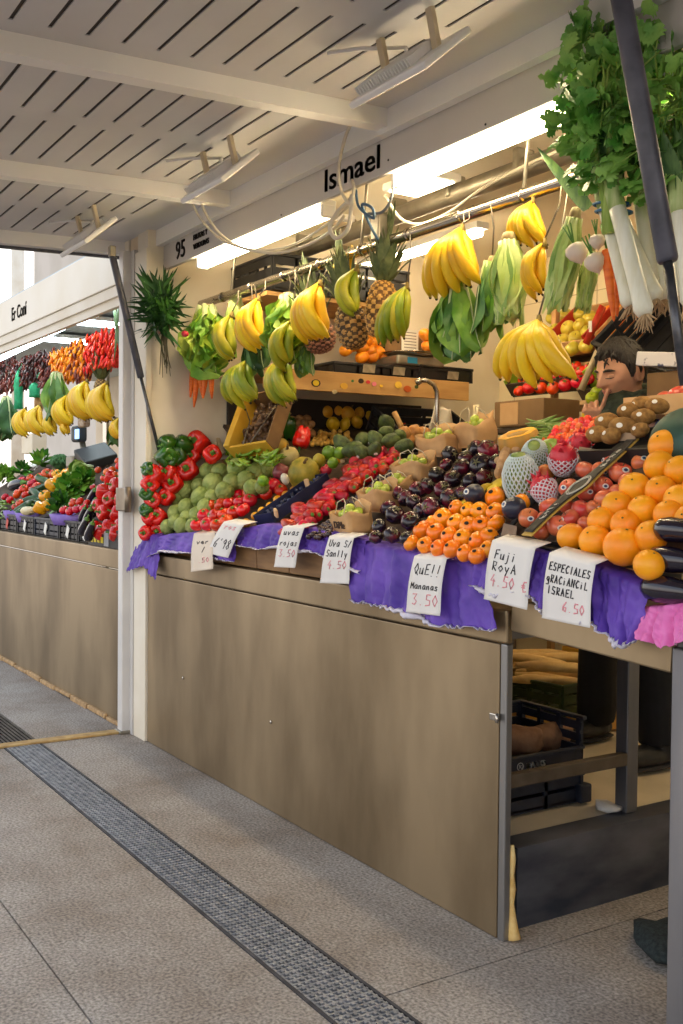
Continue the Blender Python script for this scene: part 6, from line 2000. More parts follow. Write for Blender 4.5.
for k, (x, y, s, lb) in enumerate(((522, 745, (.06, .075, .052), 'big brown potato in the upper crate, left one'), (549, 745, (.05, .11, .045), 'big brown potato in the upper crate, right one'))):
    g = G(); ph = rnd(0, 6); g.ball((0, 0, 0), s, 16, 10, fn=lambda d: 1 + .10 * math.sin(4 * d.x + 3 * d.y + ph) + .05 * math.sin(7 * d.z + ph))
    o = g.build('potato', M_POT); o.location = (-2.55, at(x, y, X=-2.55).y, .415); tag(o, lb, 'potato')
# carton with red print, crate of leek ends, yellow boxes, far under
g = G(); g.box((0, 0, 0), (.32, .30, .44), bev=.006); g.box((.162, .02, .10), (.003, .12, .10), m=1); g.ball((.162, 0, -.12), (.003, .09, .09), 14, 8, m=1); g.ball((.1635, 0, -.13), (.003, .065, .065), 14, 8, m=0)
o = g.build('cardboard_box', [mat('dim_carton', rgb(112, 84, 60), rgb(132, 100, 74), 6, .8), mat('carton_red', rgb(140, 36, 34), rough=.7)]); o.location = (-2.95, 2.32, .455); tag(o, 'brown carton with red print standing behind the crates under the counter', 'carton')
_lc = at(548, 700, Y=3.2)
rt = crate('leek_crate', 'green crate of pale roots on the floor behind the vendor legs', (_lc.x, _lc.y, .305), (.46, .36, .13), (0, 0, .1), mat('dark_green_plastic', rgb(40, 56, 26), rgb(60, 76, 36), 12, .5), slat=3)
M_RT = mat('pale_root', rgb(206, 162, 92), rgb(226, 190, 124), 16, .6)
g = G()
rk = None
for k in range(14):
    g = G(); L = rnd(.10, .16); g.tube([(-L, 0, 0), (-L * .4, 0, .006), (L * .5, .004, .004), (L, .01, 0)], [.010, .022, .022, .012], 9)
    if rk is None:
        rk = Kind(g.build('parsnip', M_RT), 'parsnip')
    rk.put((_lc.x + .04 + rnd(-.15, .15), _lc.y - .06 + rnd(-.10, .10), .43 + .035 * (k // 5)), (rnd(-.1, .1), rnd(-.15, .15), rnd(.6, 1.2)), rnd(.9, 1.2), 'pale stubby root in the green crate behind the vendor legs', 'pale roots in the green crate')
g = G(); g.box((_lc.x, _lc.y, .268), (.60, .46, .066), bev=.006); tag(g.build('cardboard_box', mat('ochre_carton', rgb(190, 138, 60), rgb(206, 156, 80), 6, .8)), 'ochre carton under the green crate of pale roots', 'carton')
for z, lb in ((.42, 'yellow carton behind the vendor legs, bottom of the stack'), (.70, 'yellow carton behind the vendor legs, top of the stack')):
    g = G(); g.box((0, 0, 0), (.36, .30, .27), bev=.006); g.box((0, -.152, -.02), (.30, .003, .12), m=1)
    o = g.build('yellow_carton', [mat('yellow_carton', rgb(206, 146, 40), rgb(222, 166, 60), 6, .7), mat('carton_print', rgb(224, 194, 140), rough=.7)]); o.location = (at(612, 690, Y=3.66).x, 3.66, z - .055); tag(o, lb, 'carton')
# dark net bag on the passage floor
g = G(); g.ball((0, 0, 0), (.14, .12, .035), 18, 9, fn=lambda d: 1 + .12 * math.sin(5 * d.x + 7 * d.y))
c = at(660, 938, Z=0.02); o = g.build('floor_mat', mat('dark_green_net', rgb(24, 32, 34), rgb(44, 54, 54), 90, .9, bump=.5)); o.location = (c.x + .06, c.y, .03)
tag(o, 'dark crumpled net bag lying on the passage floor by the steel cabinet', 'net bag')
g = G(); g.ball((-.03, .085, .028), (.025, .015, .012), 8, 5); g.build('red_tie', M_RED, o)

# ---- cables by the name board
M_CAB = mat('white_cable', rgb(214, 206, 188), rough=.5)
def cable(label, pts, r=.006, mt=None):
    P = [at(x, y, Y=Yv) for x, y, Yv in pts]
    # smooth through the points
    Q = []
    for i in range(len(P) - 1):
        a = P[max(0, i - 1)]; b = P[i]; c = P[i + 1]; d = P[min(len(P) - 1, i + 2)]
        for k in range(6):
            t = k / 6
            Q.append(.5 * ((2 * b) + (c - a) * t + (2 * a - 5 * b + 4 * c - d) * t * t + (3 * b - a - 3 * c + d) * t ** 3))
    Q.append(P[-1])
    g = G(); g.tube(Q, r, 7)
    return tag(g.build('cable', mt or M_CAB), label, 'cable')
cable('white cable swinging from the middle floodlight down past the tube light to the loops', [(197, 190, 1.80), (205, 212, 1.83), (218, 232, 1.87), (240, 247, 1.92), (275, 253, 1.93), (305, 246, 1.94), (330, 232, 1.94), (345, 215, 1.94)])
cable('second white cable swinging beside the first one below the awning', [(190, 196, 1.80), (200, 218, 1.84), (222, 240, 1.88), (255, 250, 1.93), (290, 246, 1.94), (325, 226, 1.94), (350, 205, 1.95)], .005)
cable('white cable looping down in front of the name board lettering', [(352, 122, 1.86), (345, 138, 1.88), (339, 165, 1.90), (341, 190, 1.92), (350, 204, 1.93), (354, 190, 1.94), (352, 180, 1.95)])
cable('coil of white cable hanging below the name board', [(352, 195, 1.94), (350, 220, 1.93), (346, 232, 1.92), (336, 238, 1.92), (330, 228, 1.92), (338, 212, 1.93), (350, 200, 1.94), (356, 192, 1.95)], .008)
cable('blue cable knotted beside the coil of white cable', [(356, 190, 1.95), (358, 205, 1.94), (366, 214, 1.93), (374, 218, 1.93), (372, 208, 1.93), (362, 205, 1.94), (370, 225, 1.95), (378, 240, 1.98)], .005, mat('blue_cable', rgb(60, 92, 120), rough=.5))
cable('thin grey cable arching from the knot to the right tube light', [(368, 214, 1.94), (382, 212, 1.95), (391, 200, 1.96), (393, 186, 1.98)], .005, mat('grey_cable', rgb(110, 116, 122), rough=.5))
cable('cream cable draped along the ceiling pipe', [(385, 195, 2.4), (400, 218, 2.45), (420, 224, 2.5), (450, 212, 2.5), (480, 190, 2.5), (520, 168, 2.5), (560, 150, 2.5)], .006)
g = G(); c = at(379, 228, Y=2.14); g.box((0, 0, 0), (.055, .04, .09), bev=.006); o = g.build('junction_box', M_GALV); o.location = c; tag(o, 'small grey junction box on the rail below the blue cable', 'box')
# ================================================================== THE VENDOR
M_SKIN = mat('skin', rgb(208, 150, 118), rgb(224, 170, 138), 10, .5, sss=.08, detail=3)
M_HAIR = mat('dark_hair', rgb(26, 20, 18), rgb(52, 42, 36), 40, .5, stretch=(6, 6, 1), bump=.6, bscale=90)
M_SCARF = mat('green_scarf', rgb(38, 46, 36), rgb(64, 72, 54), 30, .9, bump=.6, bscale=120)
M_JACK = mat('blue_jacket', rgb(16, 34, 110), rgb(28, 52, 140), 10, .7, bump=.3, bscale=30)
M_TROU = mat('dark_trousers', rgb(7, 8, 13), rgb(15, 16, 23), 14, .8, bump=.3, bscale=40)
M_SHOE = mat('black_shoe', rgb(16, 16, 18), rgb(30, 30, 33), 14, .5)

hc = at(621, 372, Y=2.93)                # middle of the head
hs = 66 * depth(hc) / F / .245           # the photograph's head height over a modelled head of 0.245
person = empty('person', 'dark-haired man in green scarf and blue jacket, finger to his lips, behind the fruit', 'person', (hc.x, hc.y + .12, 0.23))
PB_ = Vector(person.location)
YAW, PITCH, ROLL = math.radians(-4), math.radians(15), math.radians(3)
HM = Matrix.Translation(hc - PB_) @ Matrix.Rotation(YAW, 4, 'Z') @ Matrix.Rotation(PITCH, 4, 'X') @ Matrix.Rotation(ROLL, 4, 'Y') @ Matrix.Scale(hs, 4)


def head_r(d):
    """radius of the head in direction d (x left-right, -y face, z up), metres"""
    x, y, z = d
    a, b, c = .076, .096, .118
    r = 1 / math.sqrt((x / a) ** 2 + (y / b) ** 2 + (z / c) ** 2)
    az = math.atan2(x, -y)                   # 0 towards the face
    el = math.asin(max(-1, min(1, z)))
    G2 = lambda u, s: math.exp(-(u / s) ** 2)
    face = max(0, math.cos(az))
    # narrower jaw, chin forward
    if z < 0:
        r *= 1 - .16 * (-z) * abs(x) * 1.6
    r += .014 * G2(az, .34) * G2(el + .95, .20)              # chin
    r -= .006 * G2(az, .5) * G2(el + .72, .10)               # under the lip
    r += .026 * G2(az, .13) * G2(el + .20, .17)              # nose
    r += .012 * G2(az, .17) * G2(el + .27, .09)              # nose tip
    r += .005 * G2(abs(az) - .16, .08) * G2(el + .28, .07)   # wings
    r += .011 * G2(az, .12) * G2(el - .02, .14)              # bridge
    r -= .010 * G2(abs(az) - .36, .17) * G2(el - .02, .11)   # eye sockets
    r += .006 * G2(abs(az) - .36, .30) * G2(el - .20, .09)   # brow
    r += .007 * G2(abs(az) - .62, .24) * G2(el + .20, .2)    # cheek bones
    r += .008 * G2(az, .24) * G2(el + .53, .06)              # upper lip
    r += .009 * G2(az, .20) * G2(el + .63, .055)             # lower lip
    r -= .006 * G2(az, .26) * G2(el + .578, .024)            # mouth line
    return r


def hp(az, el, out=0.0):
    d = Vector((math.sin(az) * math.cos(el), -math.cos(az) * math.cos(el), math.sin(el)))
    return d * (head_r(d) + out)


g = G()
nu, nv = 96, 72
vs, fs = [], []
for i in range(nv + 1):
    el = PI / 2 - PI * i / nv
    for j in range(nu):
        vs.append(HM @ hp(2 * PI * j / nu, el))
for i in range(nv):
    for j in range(nu):
        fs.append((i * nu + j, (i + 1) * nu + j, (i + 1) * nu + (j + 1) % nu, i * nu + (j + 1) % nu))
g.add(vs, fs)
S = hs
# ears
for s in (-1, 1):
    c = HM @ Vector((s * .074, .012, -.008))
    def ear(d, s=s):
        return 1 - .35 * max(0, d.x * s) * (1 - abs(d.z)) 
    R_ = (HM.to_3x3() @ Matrix.Rotation(s * .35, 3, 'Z')).to_euler()
    g.ball(c, (.012 * S, .021 * S, .034 * S), 14, 10, rot=R_, fn=ear)
    g.tube([HM @ Vector((s * .080, .020 * math.cos(t) + .012, .032 * math.sin(t) - .006)) for t in [(-1.5 + k * .42) for k in range(9)]], .0055 * S, 6)
# neck, shoulders, torso, arms and legs: one continuous surface after the remesh
neck0 = HM @ Vector((0, .018, -.07)); neck1 = Vector((neck0.x, neck0.y + .03, neck0.z - .14 * S))
g.tube([HM @ Vector((0, .012, -.02)), neck0, neck1, neck1 + Vector((0, .01, -.06))], [.052 * S, .054 * S, .06 * S, .08 * S], 16)
sz = neck1.z + .025
def torso(z, rx, ry, dy=0.0):
    return (Vector((neck1.x, neck1.y + .02 + dy, z)), rx, ry)
secs = [torso(sz + .02, .08, .06), torso(sz - .02, .17, .09), torso(sz - .10, .20, .115), torso(sz - .25, .185, .115), torso(sz - .40, .165, .11), torso(sz - .52, .175, .115), torso(sz - .60, .17, .11)]
vs, fs = [], []
n_ = 24
for c, rx, ry in secs:
    for j in range(n_):
        w = 2 * PI * j / n_
        vs.append(c + Vector((rx * math.cos(w), ry * math.sin(w), 0)))
for i in range(len(secs) - 1):
    for j in range(n_):
        fs.append((i * n_ + (j + 1) % n_, i * n_ + j, (i + 1) * n_ + j, (i + 1) * n_ + (j + 1) % n_))
fs += [tuple(range(n_)), tuple((len(secs) - 1) * n_ + j for j in range(n_ - 1, -1, -1))]
TOR = (vs, fs)
g.add(vs, fs)
# legs to the two shoes seen below the counter
fl = at(589, 733, Z=.26) - PB_; fr = at(652, 760, Z=.26) - PB_
LEGS = []
for f, s in ((fl, -1), (fr, 1)):
    hip = Vector((neck1.x + s * .09, neck1.y + .03, sz - .56))
    ank = Vector((f.x, f.y + .04, .09))
    kne = hip.lerp(ank, .5) + Vector((s * .01, -.035, 0))
    LEGS.append((hip, kne, ank))
    g.tube([hip, hip.lerp(kne, .5), kne, kne.lerp(ank, .4), ank], [.085, .075, .055, .052, .038], 14)
    g.ball(ank + Vector((0, -.05, -.045)), (.034, .09, .03), 14, 8)
# right arm (towards the picture's left): elbow resting low, hand raised to the mouth
mouth = HM @ hp(.05, -.60, .004)
shR = Vector((neck1.x - .17, neck1.y + .02, sz - .05)); shL = Vector((neck1.x + .17, neck1.y + .02, sz - .05))
tip = mouth + Vector((-.001, -.006, .016))
hand = tip + Vector((-.012, -.005, -.075)) * hs          # knuckles of the index finger
wrist = hand + Vector((-.045, .012, -.075)) * hs
elb = Vector((shR.x - .07, shR.y - .12, wrist.z - .20))
g.tube([shR, shR.lerp(elb, .5), elb], [.056, .050, .042], 14)
g.tube([elb, elb.lerp(wrist, .35), elb.lerp(wrist, .8), wrist], [.042, .042, .032, .028], 14)
elL = Vector((shL.x + .06, shL.y - .04, sz - .34)); wrL = Vector((elL.x - .10, elL.y - .20, elL.z - .03))
g.tube([shL, shL.lerp(elL, .5), elL], [.056, .050, .042], 14); g.tube([elL, elL.lerp(wrL, .4), wrL], [.042, .04, .028], 14)
# hands: palm, four fingers and a thumb each
def hand_mesh(g, w, k, across, palm_n, curls, sc, thumb_side):
    """w wrist, k index knuckle, across: from index to little finger, curls: per finger list of bends"""
    ln = (k - w)
    L = ln.length; f = ln.normalized(); a = (across - f * across.dot(f)).normalized(); p = palm_n.normalized()
    for i in range(4):                                   # metacarpals fill the palm
        kk = k + a * (.0195 * sc * i) - f * (.004 * sc * i)
        g.tube([w + a * (.010 * sc * i - .004 * sc), w.lerp(kk, .55) + p * .002 * sc, kk], [.015 * sc, .0145 * sc, .0115 * sc], 10)
        l3 = [(.042, .026, .021), (.046, .030, .022), (.042, .028, .021), (.033, .021, .019)][i]
        d = f.copy(); q = kk.copy(); r0 = (.0092, .0094, .0088, .0078)[i] * sc
        pts, rs = [q], [r0 * 1.12]
        for b_, l in zip(curls[i], l3):
            d = (Matrix.Rotation(b_, 3, a.cross(f).cross(f).normalized() if False else a) @ d).normalized()
            m_ = q + d * (l * sc * .5); q = q + d * (l * sc)
            pts += [m_, q]; rs += [r0 * .95, r0 * .92]
            r0 *= .95
        pts.append(q + d * .004 * sc); rs.append(r0 * .55)
        g.tube(pts, rs, 10)
    b = w.lerp(k, .28) - a * .010 * sc
    t1 = b + (f * .030 - a * .022 + p * .010) * sc; t2 = t1 + (f * .026 - a * .006 + p * .012) * sc; t3 = t2 + (f * .022 + a * .006 + p * .006) * sc
    g.tube([b, t1, t1.lerp(t2, .5), t2, t3, t3 + (t3 - t2).normalized() * .004], [.014 * sc, .0125 * sc, .0105 * sc, .0105 * sc, .009 * sc, .005 * sc], 10)
# index straight up to the lips, the others curled into the palm
acr = Vector((-.75, -.55, -.25))
pn = (hand - wrist).cross(acr).normalized()
if pn.y < 0: pn = -pn
sgn = 1 if (Matrix.Rotation(.5, 3, acr.normalized()) @ (hand - wrist)).dot(pn) > (hand - wrist).dot(pn) else -1
hand_mesh(g, wrist, hand, acr, pn, [(-.10 * sgn, .12 * sgn, .08 * sgn), (1.25 * sgn, 1.4 * sgn, .8 * sgn), (1.35 * sgn, 1.45 * sgn, .8 * sgn), (1.4 * sgn, 1.4 * sgn, .8 * sgn)], hs * .96, 1)
ac2 = Vector((.9, .2, 0)); hk = wrL + Vector((-.02, -.085, -.01)); pn2 = Vector((0, 0, -1))
s2 = 1 if (Matrix.Rotation(.5, 3, ac2.normalized()) @ (hk - wrL)).dot(pn2) > (hk - wrL).dot(pn2) else -1
hand_mesh(g, wrL, hk, ac2, pn2, [(.2 * s2, .3 * s2, .2 * s2)] * 4, 1.0, -1)
body = g.build('body', M_SKIN, person)
rm = body.modifiers.new('surface', 'REMESH'); rm.mode = 'VOXEL'; rm.voxel_size = .0042; rm.use_smooth_shade = True
sm = body.modifiers.new('smooth', 'SMOOTH'); sm.factor = .5; sm.iterations = 2

# eyes: lowered lids with a lash line, brows, lips
for s in (-1, 1):
    g = G(); g.ball(HM @ hp(s * .36, .0, -.004), (.016 * S, .012 * S, .0105 * S), 14, 9, rot=HM.to_euler()); g.build('eyelid', M_SKIN, person)
    g = G(); g.tube([HM @ hp(s * (.36 + t), -.052 - .02 * (1 - (t / .17) ** 2), .0075 - .05 * t * t) for t in (-.17, -.11, -.05, 0, .05, .11, .17)], [.0008 * S, .0016 * S, .002 * S, .0022 * S, .002 * S, .0016 * S, .001 * S], 6); g.build('lash_line', M_HAIR, person)
    g = G(); g.tube([HM @ hp(s * (.36 + t), .185 + .04 * (1 - (t / .24) ** 2), .002) for t in (-.22, -.12, 0, .12, .24)], [.003 * S, .0048 * S, .005 * S, .004 * S, .0015 * S], 7); g.build('eyebrow', M_HAIR, person)
g = G()
g.tube([HM @ hp(t, -.535 - .015 * (1 - (t / .28) ** 2), .001) for t in (-.28, -.15, 0, .15, .28)], [.0012 * S, .004 * S, .0035 * S, .004 * S, .0012 * S], 7)
g.tube([HM @ hp(t, -.615 - .02 * (1 - (t / .25) ** 2), .001) for t in (-.25, -.13, 0, .13, .25)], [.0012 * S, .0045 * S, .005 * S, .0045 * S, .0012 * S], 7)
g.build('lips', mat('lips', rgb(166, 92, 80), rough=.5), person)
# stubble-dark beard shade is left to the skin; hair cap with a fringe swept over the forehead
g = G()
nu, nv = 84, 40
vs, fs, keep = [], [], []
rngh = random.Random(5)
def hairline(az):
    a = abs(math.atan2(math.sin(az), math.cos(az)))
    if a < .55: return .66 - .06 * math.cos(az * 5 + .6)
    if a < 1.05: return .66 - (a - .55) * .5
    if a < 1.30: return .41 - (a - 1.05) * 2.9
    if a < 1.60: return -.32 + (a - 1.30) * 1.4
    return .10 - min(1, (a - 1.6) / .5) * .62
for i in range(nv + 1):
    for j in range(nu):
        az = 2 * PI * j / nu
        e0 = hairline(az)
        el = PI / 2 + (e0 - PI / 2) * (i / nv)
        t = i / nv
        th = (.013 - .008 * t ** 3) + .0035 * math.sin(16 * az + 5 * t) * t + .002 * math.sin(37 * az + 3 * t)
        if i == nv: th = -.004
        vs.append(HM @ hp(az, el, th))
for i in range(nv):
    for j in range(nu):
        fs.append((i * nu + j, (i + 1) * nu + j, (i + 1) * nu + (j + 1) % nu, i * nu + (j + 1) % nu))
g.add(vs, fs)
for k in range(34):                       # locks of the fringe and the crown
    az = rngh.uniform(-1.0, 1.0); sw = rngh.uniform(-.25, .05)
    g.tube([HM @ hp(az, 1.2, .010), HM @ hp(az + sw * .4, .95, .014), HM @ hp(az + sw, hairline(az) - rngh.uniform(-.06, .02), .004)], [.004 * S, .006 * S, .0012 * S], 5)
for k in range(70):
    az = rngh.uniform(0, 2 * PI); el = rngh.uniform(.5, 1.5)
    g.tube([HM @ hp(az, el, .008), HM @ hp(az + rngh.uniform(-.2, .2), el - .18, .014), HM @ hp(az + rngh.uniform(-.2, .2), el - .34, .008)], [.003 * S, .005 * S, .0015 * S], 5)
g.build('hair', M_HAIR, person)
# clothes
g = G()
vs, fs = [], []
for c, rx, ry in secs:
    for j in range(n_):
        w = 2 * PI * j / n_
        vs.append(c + Vector(((rx + .018) * math.cos(w), (ry + .020) * math.sin(w), 0)))
g.add(vs, TOR[1][:-2])
g.tube([shR + Vector((.03, 0, .01)), shR, shR.lerp(elb, .5), elb], [.07, .074, .064, .056], 14)
g.tube([elb, elb.lerp(wrist, .35), elb.lerp(wrist, .72), elb.lerp(wrist, .86)], [.056, .056, .046, .040], 14)
g.tube([shL + Vector((-.03, 0, .01)), shL, shL.lerp(elL, .5), elL], [.07, .074, .064, .056], 14); g.tube([elL, elL.lerp(wrL, .4), elL.lerp(wrL, .9)], [.056, .052, .04], 14)
jk = g.build('jacket', M_JACK, person)
rm = jk.modifiers.new('surface', 'REMESH'); rm.mode = 'VOXEL'; rm.voxel_size = .008; rm.use_smooth_shade = True
g = G()
nc = neck1 + Vector((0, -.012, .095))
for k, (dz, rx, ry, rr) in enumerate(((.020, .084, .090, .034), (-.020, .102, .106, .040), (-.065, .112, .114, .040))):
    pts = [nc + Vector((rx * S * math.cos(t * PI / 14), ry * S * math.sin(t * PI / 14), dz * S + .018 * math.sin(t * PI / 14 * 1 + k) - .012 * math.cos(t * PI / 14 + k))) for t in range(29)]
    g.tube(pts, [rr * S * (1 + .12 * math.sin(t * 1.7 + k)) for t in range(29)], 10)
g.tube([nc + Vector((-.05, -.10, -.02)), nc + Vector((-.07, -.125, -.12)), nc + Vector((-.06, -.135, -.26))], [.036, .042, .045], 10, flat=.6)
g.build('scarf', M_SCARF, person)
g = G()
for hip, kne, ank in LEGS:
    g.tube([hip + Vector((0, 0, .05)), hip.lerp(kne, .5), kne, kne.lerp(ank, .45), kne.lerp(ank, .8), ank + Vector((0, 0, .0))], [.10, .092, .076, .078, .080, .076], 16)
g.ball(Vector((neck1.x, neck1.y + .03, sz - .56)), (.185, .125, .10), 18, 10)
tr = g.build('trousers', M_TROU, person)
rm = tr.modifiers.new('surface', 'REMESH'); rm.mode = 'VOXEL'; rm.voxel_size = .008; rm.use_smooth_shade = True
for hip, kne, ank in LEGS:
    g = G()
    g.ball(ank + Vector((0, -.055, -.042)), (.052, .142, .046), 18, 10, fn=lambda d: 1 - .12 * max(0, d.z) * max(0, -d.y))
    g.tube([ank + Vector((0, .0, -.06)), ank + Vector((0, .0, .02)), ank + Vector((0, 0, .05))], [.052, .052, .050], 14)
    sh_ = g.build('shoe', M_SHOE, person)
    rm = sh_.modifiers.new('surface', 'REMESH'); rm.mode = 'VOXEL'; rm.voxel_size = .007; rm.use_smooth_shade = True
    g = G(); g.ball(ank + Vector((0, -.055, -.078)), (.056, .148, .013), 18, 6); g.build('sole', mat('shoe_sole', rgb(40, 40, 42), rough=.8), sh_)
# ================================================================== THE NEIGHBOURING STALL
NX0, NX1 = -9.2, -4.998
rt = empty('market_counter', 'long brushed steel counter front of the neighbouring stall beyond the white pole', 'counter', (-7, Y0, 0))
g = G(); g.box(((NX0 + NX1) / 2, Y0 + .012, .40), (NX1 - NX0, .02, .80), bev=.003)
local(g.build('front_panel', M_STEEL), rt)
g = G(); g.box(((NX0 + NX1) / 2, Y0 + .012, .857), (NX1 - NX0, .026, .098), bev=.005); g.box(((NX0 + NX1) / 2, Y0 + .4, .90), (NX1 - NX0, .8, .014)); local(g.build('ledge', M_STEEL), rt)
g = G()
for k in range(14):
    g.box((NX1 - .12 - k * .30, Y0 - .004, .012 + .004 * (k % 2)), (.28, .022, .02 + .006 * (k % 3)), rot=(0, .01 * (k % 3 - 1), 0), bev=.006)
local(g.build('mortar_bead', mat('old_mortar', rgb(196, 160, 112), rgb(160, 128, 90), 30, .9)), rt)
rt = empty('shop_sign', 'cream name board of the neighbouring stall with dark lettering', 'sign', (-7, Y0, 2.38))
g = G(); g.box(((NX0 + NX1) / 2, Y0 + .02, 2.395), (NX1 - NX0, .03, .23), bev=.004); local(g.build('board', mat('cream_sign', rgb(236, 226, 206), rgb(242, 234, 218), 3, .5)), rt)
g = G(); g.box(((NX0 + NX1) / 2, Y0 + .03, 2.25), (NX1 - NX0, .03, .055)); g.box(((NX0 + NX1) / 2, Y0 + .045, 2.20), (NX1 - NX0, .03, .05)); local(g.build('lower_trim', M_CREAM), rt)
p = at(11, 319, Y=Y0)
sign_text('Er Con\u00ed', p.x, p.z - .015, .125, 0.92, .002, rt, Y0 + .003, mat('grey_ink', rgb(84, 76, 66), rough=.6))
M_WBACK = mat('neighbour_wall', rgb(226, 206, 176), rgb(238, 222, 196), 3, .6)
g = G(); g.box(((NX0 + NX1) / 2 - 1.5, 4.25, 1.4), (NX1 - NX0 + 3, .08, 2.8)); structure(g.build('wall_back.001', M_WBACK))
g = G(); g.box(((NX0 + NX1) / 2 - 1.5, 3.05, 2.50), (NX1 - NX0 + 3, 2.3, .04)); structure(g.build('ceiling.001', mat('cool_ceiling', rgb(196, 208, 214), rgb(212, 222, 226), 2, .6)))
g = G(); g.box((-7.1, 3.05, .08), (4.1, 2.3, .16)); structure(g.build('platform_floor.001', M_PLAT))
g = G(); g.box((-4.93, 3.05, 1.3), (.12, 2.3, 2.6)); structure(g.build('wall_right.001', M_WBACK))
# far facade above the neighbour's board, with a downpipe
g = G(); g.box((-14, 7.2, 4.5), (22, .2, 9)); structure(g.build('facade_wall', mat('pale_facade', rgb(206, 198, 186), rgb(218, 210, 200), 1.2, .8)))
p = at(17, 270, Y=7.0)
g = G(); g.tube([(p.x, 7.02, 0), (p.x, 7.02, 8.5)], .16, 12); tag(g.build('downpipe', M_CREAM), 'cream downpipe on the pale facade beyond the neighbouring name board', 'pipe')
def ntube(px0, py0, px1, py1, Y, label, r=.019):
    a, b = at(px0, py0, Y=Y), at(px1, py1, Y=Y)
    rt = empty('tube_light', label, 'light', (a + b) / 2)
    m_ = (a + b) / 2
    g = G(); g.tube([a - m_, b - m_], r, 10); g.build('tube', M_COOL, rt)
    g = G(); g.tube([a - m_ + Vector((0, .02, r * 1.3)), b - m_ + Vector((0, .02, r * 1.3))], r * 1.1, 4); g.build('housing', M_WHITE, rt)
ntube(-30, 373, 43, 338, 2.05, 'cold white tube light of the neighbouring stall at the left edge')
ntube(49, 334, 109, 305, 2.05, 'cold white tube light of the neighbouring stall nearest the white pole')
def npanel(q, z, label):
    c = at(*q[0], Z=z); d = at(*q[1], Z=z)
    rt = empty('ceiling_panel', label, 'light', (c + d) / 2)
    g = G(); g.box((0, 0, 0), (.30, .62, .03), bev=.006); g.build('frame', M_WHITE, rt)
    g = G(); g.box((0, 0, -.017), (.26, .56, .006)); g.build('lens', M_COOL, rt)
npanel(((66, 348), (90, 330)), 2.44, 'cold white ceiling panel in the neighbouring stall, left one')
npanel(((95, 326), (116, 318)), 2.44, 'cold white ceiling panel in the neighbouring stall, right one')

# ---- garlands hung in a row
M_WIRE = M_HOOK
NY = 2.22
g = G(); a, b = at(0, 362, Y=NY), at(122, 330, Y=NY)
g.tube([Vector((-9.0, NY, 2.13)), Vector((-5.0, NY, 2.13))], .010, 8)
tag(g.build('hanging_rail', M_GALV), 'thin rail over the neighbouring produce, carrying garlands of dried peppers', 'rail')
def garland(name, label, px0, px1, py0, py1, cols, n, seed, size, Y=NY):
    rng = random.Random(seed)
    a, b = at(px0, py0, Y=Y), at(px1, py1, Y=Y)
    rt = empty(name, label, 'garland', (a + b) / 2, (0, 0, 0), 'pepper garlands of the neighbouring stall')
    w, h = (b.x - a.x), (a.z - b.z)
    g = G()
    for k in range(n):
        p = Vector((rng.uniform(-.5, .5) * w, rng.uniform(-.06, .05), rng.uniform(-.5, .5) * h))
        d = Vector((rng.uniform(-.6, .6), rng.uniform(-.6, .3), -1)).normalized()
        L = size * rng.uniform(.8, 1.3)
        g.tube([p, p + d * L * .35, p + d * L * .75, p + d * L], [size * .10, size * .21, size * .17, size * .03], 5, m=rng.randrange(len(cols)))
    g.build('peppers', cols, rt)
    g = G()
    for x in (-.3, .3):
        g.tube([(x * w, 0, -.4 * h), (x * w, .01, .5 * h), (x * w, 0, 2.13 - (a.z + b.z) / 2)], .004, 5)
    g.build('string', M_CORD, rt)
M_D1 = mat('dried_pepper', rgb(92, 26, 22), rough=.35); M_D2 = mat('dried_pepper_brown', rgb(120, 52, 38), rough=.4); M_D3 = mat('dried_pepper_dark', rgb(54, 24, 22), rough=.4)
M_O1 = mat('orange_pepper', rgb(244, 150, 10), rough=.4); M_O2 = mat('amber_pepper', rgb(232, 118, 10), rough=.4)
M_R1 = mat('scarlet_pepper', rgb(226, 34, 22), rough=.35); M_R2 = mat('orange_red_pepper', rgb(236, 74, 28), rough=.35)
garland('pepper_garland', 'dark red garland of dried peppers at the left edge', -16, 14, 364, 388, [M_D1, M_D2, M_D3], 230, 1, .052)
garland('pepper_garland', 'dark red garland of dried peppers beside the green netting', 17, 38, 360, 382, [M_D1, M_D2, M_D3], 220, 2, .052)
garland('pepper_garland', 'brownish garland of dried peppers left of the orange ones', 40, 58, 353, 380, [M_D1, M_D2, M_D3], 210, 3, .052)
garland('pepper_garland', 'orange pepper garland, left of the two', 58, 77, 350, 374, [M_O1, M_O2, M_O1], 190, 4, .056)
garland('pepper_garland', 'orange pepper garland, right of the two', 78, 92, 342, 374, [M_O1, M_O2, M_D2], 190, 5, .056)
garland('pepper_garland', 'scarlet pepper garland beside the white pole', 92, 123, 334, 360, [M_R1, M_R2, M_R1], 300, 6, .05)
g = G(); leaf(g, at(119, 306, Y=2.1), (-.4, 0, -.7), (1, .2, 0), .35, .03, .1, .02, False, 0, 0, 2, 8); leaf(g, at(114, 300, Y=2.1), (.1, 0, -1), (1, .2, 0), .48, .035, .1, .02, False, 0, 0, 2, 8); leaf(g, at(120, 302, Y=2.1), (.3, 0, -1), (1, .2, 0), .5, .035, .1, .02, False, 0, 0, 2, 8)
tag(g.build('leek_leaves', M_LEEKD), 'dark green leek leaves hanging behind the thin gas strut', 'leaves')
M_NETG = mat('green_netting', rgb(18, 140, 92), rgb(40, 170, 116), 30, .6)
